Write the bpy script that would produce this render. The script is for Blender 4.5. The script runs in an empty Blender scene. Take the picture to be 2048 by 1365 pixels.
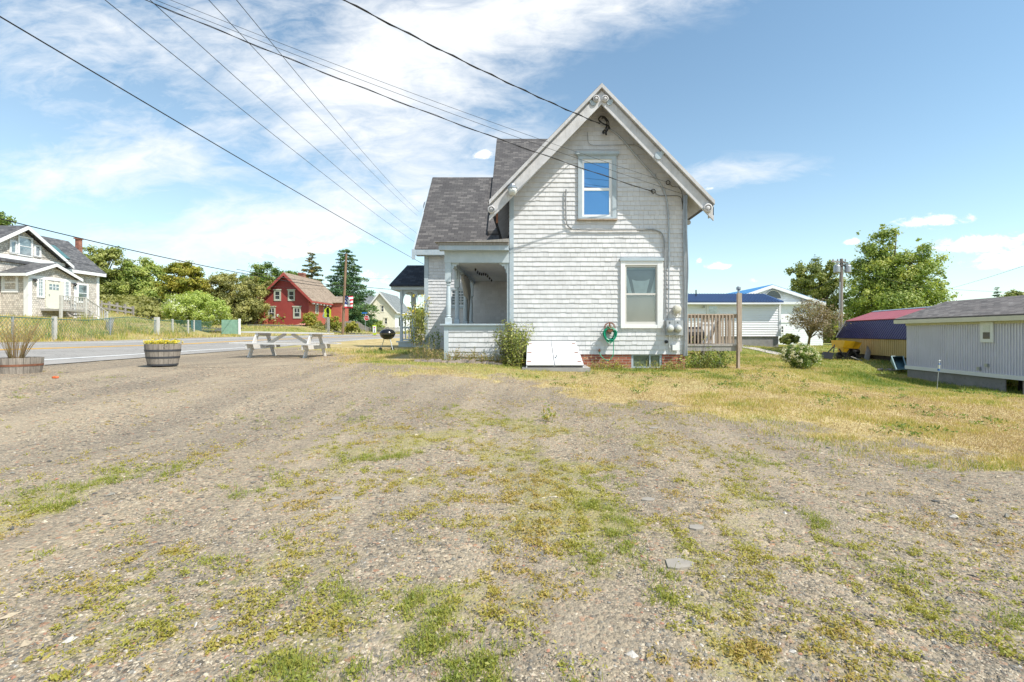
import bpy, math, random
import numpy as np
from mathutils import Vector, Matrix
R = math.radians
random.seed(7); rng = np.random.default_rng(11)
scene = bpy.context.scene; COL = scene.collection

# ------------------------------------------------------------------ camera
F = 930.0; CX = 1060.0; CY = 667.0; CH = 1.35
cam = bpy.data.cameras.new('camera'); camo = bpy.data.objects.new('camera', cam); COL.objects.link(camo)
cam.sensor_width = 36; cam.lens = F/2048*36
cam.shift_x = -(CX-1024)/2048; cam.shift_y = -(682.5-CY)/2048
cam.clip_start = 0.05; cam.clip_end = 3000
camo.location = (0, 0, CH); camo.rotation_euler = (R(90), 0, 0)
scene.camera = camo
# ------------------------------------------------------------------ sun + sky
SUN = Vector((0.86, -0.56, 1.34)).normalized()
EL = math.asin(SUN.z); AZ = math.atan2(SUN.x, SUN.y)
sl = bpy.data.lights.new('sun', 'SUN'); sl.energy = 5.0; sl.angle = R(0.53); sl.color = (1.0, 0.95, 0.87)
so = bpy.data.objects.new('sun', sl); COL.objects.link(so)
so.rotation_euler = SUN.to_track_quat('Z', 'Y').to_euler(); so.location = (20, -10, 40)
scene.view_settings.view_transform = 'Standard'; scene.view_settings.look = 'None'
scene.view_settings.exposure = 0.28; scene.view_settings.gamma = 1
scene.view_settings.use_curve_mapping = False
scene.cycles.max_bounces = 6; scene.cycles.transparent_max_bounces = 8
scene.cycles.sample_clamp_indirect = 6

class NT:
    """tiny node helper"""
    def __init__(s, tree): s.t = tree; s.n = tree.nodes; s.l = tree.links
    def node(s, typ, **kw):
        nd = s.n.new(typ)
        for k, v in kw.items():
            if k.startswith('i_'):
                k2 = k[2:]; k2 = int(k2) if k2.isdigit() else k2.replace('_', ' ')
                s.put(nd.inputs[k2], v)
            else: setattr(nd, k, v)
        return nd
    def put(s, inp, v):
        if isinstance(v, bpy.types.NodeSocket): s.l.new(v, inp)
        else: inp.default_value = v
    def m(s, op, a, b=None, c=None, clamp=False):
        nd = s.n.new('ShaderNodeMath'); nd.operation = op; nd.use_clamp = clamp
        s.put(nd.inputs[0], a)
        if b is not None: s.put(nd.inputs[1], b)
        if c is not None: s.put(nd.inputs[2], c)
        return nd.outputs[0]
    def mix(s, f, a, b, mode='MIX'):
        nd = s.n.new('ShaderNodeMix'); nd.data_type = 'RGBA'; nd.blend_type = mode
        s.put(nd.inputs[0], f); s.put(nd.inputs[6], c4(a)); s.put(nd.inputs[7], c4(b))
        return nd.outputs[2]
    def ramp(s, f, stops, interp='LINEAR'):
        nd = s.n.new('ShaderNodeValToRGB'); cr = nd.color_ramp; cr.interpolation = interp
        while len(cr.elements) < len(stops): cr.elements.new(0.5)
        for e, (p, c) in zip(cr.elements, stops):
            e.position = p; e.color = c4(c) if not isinstance(c, (int, float)) else (c, c, c, 1)
        s.put(nd.inputs[0], f); return nd.outputs[0]
    def noise(s, vec, scale, detail=3, rough=0.55, dist=0.0):
        nd = s.node('ShaderNodeTexNoise'); s.put(nd.inputs['Vector'], vec)
        nd.inputs['Scale'].default_value = scale; nd.inputs['Detail'].default_value = detail
        nd.inputs['Roughness'].default_value = rough; nd.inputs['Distortion'].default_value = dist
        return nd.outputs[0]
    def mapping(s, vec, scale=(1, 1, 1), rot=(0, 0, 0), loc=(0, 0, 0)):
        nd = s.n.new('ShaderNodeMapping'); s.put(nd.inputs[0], vec)
        nd.inputs['Location'].default_value = loc; nd.inputs['Rotation'].default_value = rot
        nd.inputs['Scale'].default_value = scale; return nd.outputs[0]
def c4(c):
    if isinstance(c, bpy.types.NodeSocket): return c
    return tuple(c) if len(c) == 4 else (c[0], c[1], c[2], 1)

world = bpy.data.worlds.new('World'); scene.world = world; world.use_nodes = True
W = NT(world.node_tree); W.n.clear()
sky = W.node('ShaderNodeTexSky'); sky.sky_type = 'NISHITA'; sky.sun_disc = False
sky.sun_elevation = EL; sky.sun_rotation = AZ; sky.air_density = 1.0; sky.dust_density = 0.6; sky.ozone_density = 1.2
def build_clouds():
    tc = W.node('ShaderNodeTexCoord').outputs['Generated']
    sp = W.node('ShaderNodeSeparateXYZ'); W.l.new(tc, sp.inputs[0])
    x, y, z = sp.outputs
    ay = W.m('MAXIMUM', W.m('ABSOLUTE', y), 0.25)
    u = W.m('DIVIDE', x, ay); v = W.m('DIVIDE', z, ay)
    def lobe(px, py, sx, sy, ang, amp):
        u0 = (px-CX)/F; v0 = (CY-py)/F; sx /= F; sy /= F; ca, sa = math.cos(R(ang)), math.sin(R(ang))
        du = W.m('SUBTRACT', u, u0); dv = W.m('SUBTRACT', v, v0)
        a = W.m('DIVIDE', W.m('ADD', W.m('MULTIPLY', du, ca), W.m('MULTIPLY', dv, sa)), sx)
        b = W.m('DIVIDE', W.m('SUBTRACT', W.m('MULTIPLY', dv, ca), W.m('MULTIPLY', du, sa)), sy)
        r = W.m('ADD', W.m('MULTIPLY', a, a), W.m('MULTIPLY', b, b))
        return W.m('MULTIPLY', W.m('EXPONENT', W.m('MULTIPLY', r, -1)), amp)
    def total(L):
        t = None
        for a in L:
            o = lobe(*a); t = o if t is None else W.m('ADD', t, o)
        return t
    comb = W.node('ShaderNodeCombineXYZ'); W.l.new(u, comb.inputs[0]); W.l.new(v, comb.inputs[1])
    # high thin cloud
    thin = total([(800, 170, 230, 170, 20, 1.05), (930, 60, 330, 80, 18, .95), (1270, -10, 300, 60, 12, .8), (520, 120, 190, 110, -30, .55),
                  (620, 440, 400, 60, 8, .75), (250, 330, 260, 60, 12, .95), (150, 180, 260, 120, -25, .35), (500, 480, 340, 60, 10, .6), (60, 360, 160, 45, 0, .5), (900, 300, 200, 80, 0, .5),
                  (1460, 350, 170, 32, 3, .85), (300, 470, 400, 40, 0, .35), (700, 600, 700, 70, 0, .4), (250, 60, 120, 70, -30, .4),
                  (1900, 520, 300, 60, 5, .3), (1500, 470, 140, 14, 25, .22), (700, -300, 900, 250, 15, .7)])
    m1 = W.mapping(comb.outputs[0], (1.6, 3.2, 1), (0, 0, R(-20)))
    n1 = W.noise(m1, 2.6, 9, .62, .5)
    m2 = W.mapping(comb.outputs[0], (3, 9, 1), (0, 0, R(-35)))
    n2 = W.noise(m2, 3.2, 7, .65, .8)
    nn = W.m('ADD', W.m('MULTIPLY', n1, .65), W.m('MULTIPLY', n2, .35))
    cov = W.m('ADD', W.m('MULTIPLY', thin, .62), W.m('MULTIPLY', W.m('SUBTRACT', nn, .5), 3.0))
    cir = W.m('MULTIPLY', W.m('SMOOTH_MIN', W.m('MAXIMUM', cov, 0), .95, .2), W.m('MINIMUM', W.m('MULTIPLY', thin, 2.2), 1))
    # small heaped clouds with harder edges
    puff = total([(660, 490, 105, 27, 8, 1.05), (520, 500, 60, 22, 0, .95), (420, 480, 45, 16, 0, .75), (965, 308, 26, 13, 10, 1.1), (1440, 532, 36, 9, 2, 1.15),
                  (1397, 522, 12, 7, 40, 1.0), (1507, 560, 14, 7, 0, .7), (1870, 441, 85, 15, 2, 1.2), (1930, 488, 100, 20, 3, 1.25), (2010, 520, 80, 18, 5, 1.1),
                  (1700, 484, 30, 7, 5, .9), (2080, 470, 60, 12, 0, .8), (760, 560, 120, 26, 0, .8), (1420, 377, 20, 6, 0, .8), (2300, 520, 260, 40, 0, 1.1), (-200, 520, 300, 50, 0, 1.1)])
    n3 = W.noise(W.mapping(comb.outputs[0], (1, 1.9, 1)), 17, 10, .68, .5)
    pc = W.m('ADD', puff, W.m('MULTIPLY', W.m('SUBTRACT', n3, .5), 2.6))
    pcl = W.node('ShaderNodeMapRange'); pcl.interpolation_type = 'SMOOTHSTEP'
    W.put(pcl.inputs[0], pc); pcl.inputs[1].default_value = .42; pcl.inputs[2].default_value = 1.15
    pm = W.m('MULTIPLY', pcl.outputs[0], W.m('MINIMUM', W.m('MULTIPLY', puff, 3), 1))
    # pale band of haze low over the horizon
    up = W.m('MAXIMUM', v, 0)
    hz = W.m('MULTIPLY', W.m('EXPONENT', W.m('MULTIPLY', up, -5.0)), .42)
    left = W.m('MULTIPLY', W.m('SUBTRACT', .25, u), .35, clamp=True)
    hz = W.m('ADD', hz, W.m('MULTIPLY', W.m('MULTIPLY', left, .3), W.m('EXPONENT', W.m('MULTIPLY', up, -1.0))))
    a = W.m('MAXIMUM', W.m('MAXIMUM', cir, pm), hz, clamp=True)
    blue = W.mix(1.0, sky.outputs[0], SKYTINT, 'MULTIPLY')
    shade = W.mix(W.m('MULTIPLY', pm, W.m('MULTIPLY', n3, 1.6), clamp=True), CLOUDC, (11.5, 11.5, 11.6))
    return W.mix(a, blue, shade)
SKYTINT = (1.62, 1.84, 1.70); CLOUDC = (8.9, 9.1, 9.3)
bg = W.node('ShaderNodeBackground'); W.l.new(build_clouds(), bg.inputs[0]); bg.inputs[1].default_value = 0.1
wo = W.node('ShaderNodeOutputWorld'); W.l.new(bg.outputs[0], wo.inputs[0])

# ------------------------------------------------------------------ helpers: coordinates
def X(px, d): return (px-CX)/F*d
def Z(py, d): return CH+(CY-py)/F*d
def P(px, py, d): return Vector((X(px, d), d, Z(py, d)))

# ------------------------------------------------------------------ terrain height
CTRL = np.array([
 (0,0,0),(-3,2,0),(3,2,0),(0,4,.03),(-4,5,.12),(5,5,-.03),(0,8,.15),(3,9,.13),(-5.5,8.5,.38),(-8.2,10.2,.65),(-9.1,8.3,.51),(-7.5,5,.3),(-7,2,.15),
 (-7.7,14.7,.61),(-5.3,17.5,.66),(-4.5,13,.60),(1,12.6,.38),(4.5,12.6,.36),(-4.3,18.4,.72),(-6,20.5,.8),(-8,22,.72),(-2,19,.7),(2,22,.6),(-9,30,.6),
 (6.1,13.7,.31),(9,10,.02),(12,12,-.25),(14,8,-.35),(9,6,-.15),(10.3,17.7,0),(13,25,.12),(16,38,.32),(22,40,.25),(18.4,23.5,-.82),(17.6,20,-.9),(17.0,16.5,-.95),(14,14.5,-.6),(16,10,-.8),(18,4,-.8),
 (20,31,-.35),(24,36,-.1),(8,25,.35),(12,45,.5),(20,60,.4),(40,60,-.4),(60,100,-1.5),(35,25,-1.2),(30,5,-1.2),(0,60,.5),(0,120,.4),(-14,70,1.0),
 (-20,18,1.15),(-23.5,23,1.22),(-26.5,33,1.35),(-24,45,1.3),(-27,29,2.2),(-34,30,2.4),(-36,22,2.3),(-30,38,2.4),(-45,45,3.6),(-53,60,4.8),(-60,80,6.0),(-80,60,8),
 (-31,65,2.5),(-40,66,2.9),(-24,60,1.35),(-30,52,2.0),(-33,100,1.6),(-20,100,1.2),(-45,110,4),(-60,120,5),(-90,140,7),(-30,180,1.5),(-27,38,1.1),(-28,44,1.15),(-25,44,1.1),(-31,44,1.5),(-28,40,1.15),(-36,63,2.5),(-31.5,63,2.45),(-34,58,2.2),(-29.5,61,1.9),(-29,70,2.4),(-22,70,1.15),(-18,55,1.0),(-22,57,1.15),(-24,66,1.15),(-20,76,1.1),(-14,42,.9),(-18,46,1.05),(-26,80,1.3),(-24,90,1.5),(-28,96,1.6),(.5,11.5,.40),(3,11.5,.37),(1,10.3,.28),(-3,12.5,.66),(-1.6,12.4,.64),(-2,11.4,.50),(-.6,12.5,.50),(60,200,-2),(0,300,0),(150,100,-4),(-200,200,14),(200,300,-3),(-30,0,1.4),(-30,-30,1.4),(0,-30,-.3),(30,-30,-1.2)], float)
RK = 0.2366; RD = 0.0075      # road: X = s - RK*Y, falls RD per metre
RS = [-17.2, -16.9, -16.3, -12.75, -9.15, -8.5]; RZ = [1.12, 1.09, 1.03, .955, .785, .715]
def bend(y):
    y = np.asarray(y, float); q = np.clip(y-24, 0, 48); return .0083*q*q+np.clip(y-72, 0, None)*.797
def fall(y):
    y = np.asarray(y, float); return RD*np.minimum(y, 25)-.008*np.clip(y-25, 0, 40)
def RS_(x, y): return x+RK*y-bend(y)      # distance across the road
def hgt(x, y):
    x = np.asarray(x, float); y = np.asarray(y, float); sh = x.shape
    xf = x.ravel(); yf = y.ravel(); out = np.empty_like(xf)
    for i in range(0, len(xf), 20000):
        a = xf[i:i+20000, None]; b = yf[i:i+20000, None]
        r2 = (a-CTRL[:, 0])**2+(b-CTRL[:, 1])**2
        w = 1/(r2+1.2+.0004*(CTRL[:, 0]**2+CTRL[:, 1]**2))**1.9
        out[i:i+20000] = (w*CTRL[:, 2]).sum(1)/w.sum(1)
    s = RS_(xf, yf)
    rz = np.interp(s, RS, RZ)-fall(yf)-.03
    dn = np.maximum(np.maximum(s-(-8.5), -17.2-s), 0)
    t = np.clip(1-dn/4.0, 0, 1); t = t*t*(3-2*t)
    t = np.where(dn <= 0.35, 1, t)*np.clip((150-yf)/30, 0, 1)
    rz = rz+np.clip(dn/.25, 0, 1)*.034
    return (out*(1-t)+rz*t).reshape(sh)
def H(x, y): return float(hgt(np.array([x]), np.array([y]))[0])
def G(px, py, off=0.0):
    """where the ray of a photo point meets the ground"""
    d = np.concatenate([np.arange(1.2, 30, .03), np.arange(30, 200, .25)])
    x = (px-CX)/F*d; z = CH+(CY-py)/F*d; h = hgt(x, d)
    k = np.argmax(z < h) if (z < h).any() else len(d)-1
    return Vector((x[k], d[k], h[k]+off))

def vnoise(x, y, seed=0):
    x = np.asarray(x, float); y = np.asarray(y, float)
    xi = np.floor(x).astype(np.int64); yi = np.floor(y).astype(np.int64); fx = x-xi; fy = y-yi
    fx = fx*fx*(3-2*fx); fy = fy*fy*(3-2*fy)
    def h(a, b):
        n = (a*374761393+b*668265263+seed*1442695041) & 0xffffffff
        n = ((n ^ (n >> 13))*1274126177) & 0xffffffff
        return ((n ^ (n >> 16)) & 0xffff)/65535.0
    return (h(xi, yi)*(1-fx)+h(xi+1, yi)*fx)*(1-fy)+(h(xi, yi+1)*(1-fx)+h(xi+1, yi+1)*fx)*fy
def fbm(x, y, o=4, seed=0):
    s = 0; a = .5; t = 0
    for k in range(o):
        s = s+a*vnoise(x*2**k, y*2**k, seed+k*17); t += a; a *= .5
    return s/t

# ------------------------------------------------------------------ helpers: objects
ORG = {}
def tag(o, label=None, cat=None, group=None, kind=None):
    if label: o['label'] = label
    if cat: o['category'] = cat
    if group: o['group'] = group
    if kind: o['kind'] = kind
    return o
def thing(name, label, cat, loc, group=None, rz=0, world=True):
    o = bpy.data.objects.new(name, None); COL.objects.link(o); o.location = loc; o.rotation_euler = (0, 0, rz)
    o.empty_display_size = .2
    if world and rz == 0: ORG[o] = Vector(loc)
    return tag(o, label, cat, group)
def root_of(o):
    while o.parent: o = o.parent
    return o
def raw_mesh(name, V, Fc, mat, rnd=None, smooth=False):
    me = bpy.data.meshes.new(name); me.from_pydata([tuple(v) for v in V], [], Fc)
    me.materials.append(mat)
    n = len(me.polygons)
    if rnd is not None and len(rnd) == n:
        at = me.attributes.new('rnd', 'FLOAT', 'FACE'); at.data.foreach_set('value', np.array(rnd, np.float32))
    # metric uv: u level in the face, v up the slope
    nl = len(me.loops)
    if nl:
        nor = np.empty(n*3, np.float32); me.polygons.foreach_get('normal', nor); nor = nor.reshape(-1, 3)
        co = np.empty(len(me.vertices)*3, np.float32); me.vertices.foreach_get('co', co); co = co.reshape(-1, 3)
        li = np.empty(nl, np.int32); me.loops.foreach_get('vertex_index', li)
        tot = np.empty(n, np.int32); me.polygons.foreach_get('loop_total', tot)
        pf = np.repeat(np.arange(n), tot)
        u = np.stack([-nor[:, 1], nor[:, 0], np.zeros(n)], 1); ln = np.linalg.norm(u, axis=1)
        flat = ln < .02; u[flat] = (1, 0, 0); ln[flat] = 1; u = u/ln[:, None]
        v = np.cross(nor, u)
        p = co[li]; uv = np.stack([(p*u[pf]).sum(1), (p*v[pf]).sum(1)], 1)
        ul = me.uv_layers.new(name='UVMap'); ul.data.foreach_set('uv', uv.astype(np.float32).ravel())
    if smooth: me.polygons.foreach_set('use_smooth', [True]*n)
    return me
class MB:
    def __init__(s): s.v = []; s.f = []; s.r = []
    def face(s, pts, r=None):
        b = len(s.v); s.v += [Vector(p) for p in pts]; s.f.append(tuple(range(b, b+len(pts)))); s.r.append(random.random() if r is None else r); return s
    def mesh(s, V, Fs, r=None):
        b = len(s.v); s.v += [Vector(p) for p in V]; r = random.random() if r is None else r
        for f in Fs: s.f.append(tuple(b+i for i in f)); s.r.append(r)
        return s
    def box(s, x0, x1, y0, y1, z0, z1, r=None):
        V = [(x0,y0,z0),(x1,y0,z0),(x1,y1,z0),(x0,y1,z0),(x0,y0,z1),(x1,y0,z1),(x1,y1,z1),(x0,y1,z1)]
        return s.mesh(V, [(3,2,1,0),(4,5,6,7),(0,1,5,4),(1,2,6,5),(2,3,7,6),(3,0,4,7)], r)
    def prism(s, poly, vec, r=None):
        poly = [Vector(p) for p in poly]; vec = Vector(vec); n = len(poly)
        nr = Vector((0, 0, 0))
        for i in range(n): nr += poly[i].cross(poly[(i+1) % n])
        if nr.dot(vec) > 0: poly = poly[::-1]
        V = poly+[p+vec for p in poly]
        return s.mesh(V, [tuple(range(n)), tuple(range(2*n-1, n-1, -1))]+[((i+1) % n, i, i+n, (i+1) % n+n) for i in range(n)], r)
    def bar(s, p, q, w, h, up=(0, 0, 1), r=None):
        p = Vector(p); q = Vector(q); d = (q-p); L = d.length; d.normalize(); up = Vector(up)
        if abs(d.dot(up)) > .98: up = Vector((0, 1, 0))
        a = d.cross(up).normalized(); b = a.cross(d).normalized()
        V = [p+a*i*w/2+b*j*h/2 for i, j in ((-1,-1),(1,-1),(1,1),(-1,1))]; V += [v+d*L for v in V]
        return s.mesh(V, [(0,1,2,3),(7,6,5,4),(1,0,4,5),(2,1,5,6),(3,2,6,7),(0,3,7,4)], r)
    def tube(s, pts, rad, n=7, r=None, cap=True):
        pts = [Vector(p) for p in pts]; m = len(pts)
        rads = [rad]*m if isinstance(rad, (int, float)) else list(rad)
        V = []; a = None
        for i, p in enumerate(pts):
            d = (pts[min(i+1, m-1)]-pts[max(i-1, 0)])
            d = d.normalized() if d.length > 1e-9 else Vector((0, 0, 1))
            if a is None: a = d.cross(Vector((0, 0, 1)) if abs(d.z) < .9 else Vector((1, 0, 0))).normalized()
            else:
                a = (a-d*a.dot(d)); a = a.normalized() if a.length > 1e-6 else d.orthogonal().normalized()
            b = d.cross(a)
            for k in range(n):
                t = 2*math.pi*k/n; V.append(p+(a*math.cos(t)+b*math.sin(t))*rads[i])
        Fs = [(i*n+k, i*n+(k+1) % n, (i+1)*n+(k+1) % n, (i+1)*n+k) for i in range(m-1) for k in range(n)]
        if cap: Fs += [tuple(range(n-1, -1, -1)), tuple((m-1)*n+k for k in range(n))]
        return s.mesh(V, Fs, r)
    def lathe(s, c, prof, n=14, axis='z', r=None):
        c = Vector(c); V = []; m = len(prof)
        for (rr, h) in prof:
            for k in range(n):
                t = 2*math.pi*k/n; a, b = rr*math.cos(t), rr*math.sin(t)
                V.append(c+(Vector((a, b, h)) if axis == 'z' else Vector((a, h, b)) if axis == 'y' else Vector((h, a, b))))
        Fs = [(i*n+k, i*n+(k+1) % n, (i+1)*n+(k+1) % n, (i+1)*n+k) for i in range(m-1) for k in range(n)]
        Fs += [tuple(range(n-1, -1, -1)), tuple((m-1)*n+k for k in range(n))]
        if axis == 'y': Fs = [f[::-1] for f in Fs]
        return s.mesh(V, Fs, r)
    def build(s, name, mat, parent=None, smooth=False):
        V = s.v
        if parent is not None:
            o_ = ORG.get(root_of(parent))
            if o_ is not None: V = [v-o_ for v in V]
        me = raw_mesh(name, V, s.f, mat, s.r, smooth)
        o = bpy.data.objects.new(name, me); COL.objects.link(o); o.parent = parent
        return o
def solo(mb, name, mat, label, cat, loc, group=None, kind=None, smooth=False):
    """a thing that is one mesh; its origin is put at loc"""
    loc = Vector(loc); mb.v = [v-loc for v in mb.v]
    o = mb.build(name, mat, None, smooth); o.location = loc
    return tag(o, label, cat, group, kind)
def struct(mb, name, mat):
    o = mb.build(name, mat); o['kind'] = 'structure'; return o
def quads_np(name, V, mat, rnd, parent=None, smooth=False, k=4):
    """V: (N,k,3) array of separate faces"""
    V = np.asarray(V, np.float32); N = len(V)
    me = bpy.data.meshes.new(name)
    me.vertices.add(N*k); me.vertices.foreach_set('co', V.reshape(-1))
    me.loops.add(N*k); me.loops.foreach_set('vertex_index', np.arange(N*k, dtype=np.int32))
    me.polygons.add(N); me.polygons.foreach_set('loop_start', np.arange(0, N*k, k, dtype=np.int32))
    try: me.polygons.foreach_set('loop_total', np.full(N, k, np.int32))
    except Exception: pass
    me.update(calc_edges=True)
    at = me.attributes.new('rnd', 'FLOAT', 'FACE'); at.data.foreach_set('value', np.asarray(rnd, np.float32))
    me.materials.append(mat)
    o = bpy.data.objects.new(name, me); COL.objects.link(o); o.parent = parent
    return o
def copy_tree(o, parent=None):
    c = o.copy(); COL.objects.link(c); c.parent = parent
    for ch in list(o.children): copy_tree(ch, c)
    return c

# ------------------------------------------------------------------ materials
MATS = {}
def newmat(name):
    m = bpy.data.materials.new(name); m.use_nodes = True; t = NT(m.node_tree); t.n.clear()
    out = t.node('ShaderNodeOutputMaterial'); b = t.node('ShaderNodeBsdfPrincipled'); t.l.new(b.outputs[0], out.inputs[0])
    MATS[name] = m
    return m, t, b, out
def bump(t, b, h, st=.3, dist=.01):
    n = t.node('ShaderNodeBump'); n.inputs['Strength'].default_value = st; n.inputs['Distance'].default_value = dist
    t.put(n.inputs['Height'], h); t.l.new(n.outputs[0], b.inputs['Normal'])
def paint(name, col, var=.12, rough=.6, scale=3.0, dirt=None, dirt_amt=.3, metal=0, streak=False, bmp=.15, rv=.08):
    """painted / plain surface with blotches, streaks and per piece variation"""
    m, t, b, out = newmat(name)
    co = t.node('ShaderNodeTexCoord').outputs['Object']
    n = t.noise(co, scale, 6, .6)
    v = t.mapping(co, (6, 6, .7) if streak else (2.5, 2.5, 2.5)); n2 = t.noise(v, scale*1.5, 6, .65)
    lo = tuple(c*(1-var) for c in col); hi = tuple(min(c*(1+var), .95) for c in col)
    c = t.ramp(n, [(.3, lo), (.7, hi)])
    at = t.node('ShaderNodeAttribute'); at.attribute_name = 'rnd'
    c = t.mix(1.0, c, t.ramp(at.outputs['Fac'], [(0, (1-rv,)*3), (1, (1, 1, 1))]), 'MULTIPLY')
    if dirt is not None:
        f = t.ramp(n2, [(.52, 0.0), (.72, 1.0)])
        c = t.mix(t.m('MULTIPLY', f, dirt_amt), c, dirt)
    t.put(b.inputs['Base Color'], c); b.inputs['Roughness'].default_value = rough; b.inputs['Metallic'].default_value = metal
    if bmp: bump(t, b, t.noise(co, scale*12, 4), bmp, .004)
    return m
def wood(name, col, col2, rough=.75, sc=1.0):
    m, t, b, out = newmat(name)
    uv = t.node('ShaderNodeTexCoord').outputs['Object']
    n = t.noise(t.mapping(uv, (14*sc, 14*sc, 1.3*sc)), 2.2, 7, .65, .4)
    n2 = t.noise(uv, 1.7*sc, 4)
    c = t.ramp(t.m('ADD', t.m('MULTIPLY', n, .7), t.m('MULTIPLY', n2, .3)), [(.32, col2), (.62, col)])
    at = t.node('ShaderNodeAttribute'); at.attribute_name = 'rnd'
    c = t.mix(1.0, c, t.ramp(at.outputs['Fac'], [(0, (.82,)*3), (1, (1.05,)*3)]), 'MULTIPLY')
    t.put(b.inputs['Base Color'], c); b.inputs['Roughness'].default_value = rough
    bump(t, b, n, .35, .004); return m
def shingles(name, cols, w=.2, h=.13, mortar=(.03, .03, .03), msz=.006, rough=.85, big=.6, bmp=.5, patch=(.8, 1.1), off=.5):
    """courses of shingles / bricks laid in the metric uv"""
    m, t, b, out = newmat(name)
    uv = t.node('ShaderNodeTexCoord').outputs['UV']
    br = t.node('ShaderNodeTexBrick'); t.l.new(uv, br.inputs['Vector']); br.offset = off
    br.inputs['Color1'].default_value = (0, 0, 0, 1); br.inputs['Color2'].default_value = (1, 1, 1, 1); br.inputs['Mortar'].default_value = (.5, .5, .5, 1)
    br.inputs['Scale'].default_value = 1; br.inputs['Mortar Size'].default_value = msz; br.inputs['Mortar Smooth'].default_value = .3
    br.inputs['Bias'].default_value = 0; br.inputs['Brick Width'].default_value = w; br.inputs['Row Height'].default_value = h
    n = t.noise(uv, big, 5); n2 = t.noise(uv, 40, 3)
    k = len(cols); c = t.ramp(br.outputs['Color'], [(i/(k-1), cols[i]) for i in range(k)])
    c = t.mix(1.0, c, t.ramp(n, [(.3, (patch[0],)*3), (.7, (patch[1],)*3)]), 'MULTIPLY')
    c = t.mix(.35, c, t.mix(1.0, c, t.ramp(n2, [(.3, (.6,)*3), (.7, (1.3,)*3)]), 'MULTIPLY'))
    c = t.mix(br.outputs['Fac'], c, mortar)
    t.put(b.inputs['Base Color'], c); b.inputs['Roughness'].default_value = rough
    bump(t, b, t.m('SUBTRACT', t.m('ADD', t.m('MULTIPLY', br.outputs['Color'], .3), t.m('MULTIPLY', n2, .15)), br.outputs['Fac']), bmp, .012)
    return m
def glass(name, tint=(.02, .03, .045), refl=.35, rough=.03, inside=None, gc=(.9, .95, 1, 1)):
    m, t, b, out = newmat(name)
    co = t.node('ShaderNodeTexCoord').outputs['Object']
    if inside:
        n = t.noise(t.mapping(co, (1, 1, 1.4)), 2.4, 5, .6, .6); c = t.ramp(n, [(.38, tint), (.62, inside)]); t.put(b.inputs['Base Color'], c)
    else: b.inputs['Base Color'].default_value = c4(tint)
    b.inputs['Roughness'].default_value = .6
    g = t.node('ShaderNodeBsdfGlossy'); g.inputs['Roughness'].default_value = rough; g.inputs['Color'].default_value = gc
    lw = t.node('ShaderNodeFresnel'); lw.inputs[0].default_value = 1.5
    f = t.m('ADD', lw.outputs[0], refl, clamp=True)
    mx = t.node('ShaderNodeMixShader'); t.l.new(f, mx.inputs[0]); t.l.new(b.outputs[0], mx.inputs[1]); t.l.new(g.outputs[0], mx.inputs[2])
    nb = t.node('ShaderNodeBump'); nb.inputs['Strength'].default_value = .04; nb.inputs['Distance'].default_value = .02
    t.put(nb.inputs['Height'], t.noise(co, 2.0, 2)); t.l.new(nb.outputs[0], g.inputs['Normal'])
    t.l.new(mx.outputs[0], out.inputs[0]); return m
def leafmat(name, cols, rough=.55, trans=.35):
    m, t, b, out = newmat(name)
    at = t.node('ShaderNodeAttribute'); at.attribute_name = 'rnd'
    k = len(cols); c = t.ramp(at.outputs['Fac'], [(i/(k-1), cols[i]) for i in range(k)])
    t.put(b.inputs['Base Color'], c); b.inputs['Roughness'].default_value = rough
    tr = t.node('ShaderNodeBsdfTranslucent'); t.put(tr.inputs[0], t.mix(1.0, c, (1.3, 1.35, .7), 'MULTIPLY'))
    mx = t.node('ShaderNodeMixShader'); mx.inputs[0].default_value = trans
    t.l.new(b.outputs[0], mx.inputs[1]); t.l.new(tr.outputs[0], mx.inputs[2]); t.l.new(mx.outputs[0], out.inputs[0])
    return m
def ribbed(name, col, pitch=.2, depth=.6, rough=.45, vertical=True, lap=False):
    m, t, b, out = newmat(name)
    uv = t.node('ShaderNodeSeparateXYZ'); t.l.new(t.node('ShaderNodeTexCoord').outputs['UV'], uv.inputs[0])
    a = uv.outputs[0] if vertical else uv.outputs[1]
    fr = t.m('FRACT', t.m('DIVIDE', a, pitch))
    hgt_ = fr if lap else t.ramp(fr, [(0, 0.0), (.08, 1.0), (.2, 1.0), (.3, 0.0)])
    if lap: hgt_ = t.m('SUBTRACT', 1.0, fr)
    n = t.noise(t.node('ShaderNodeTexCoord').outputs['Object'], 1.2, 5)
    c = t.ramp(n, [(.3, tuple(x*.9 for x in col)), (.7, tuple(min(x*1.06, .95) for x in col))])
    if lap: c = t.mix(t.ramp(fr, [(.86, 0.0), (.95, .55)]), c, tuple(x*.45 for x in col))
    t.put(b.inputs['Base Color'], c); b.inputs['Roughness'].default_value = rough
    bump(t, b, hgt_, depth, .03); return m

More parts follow.
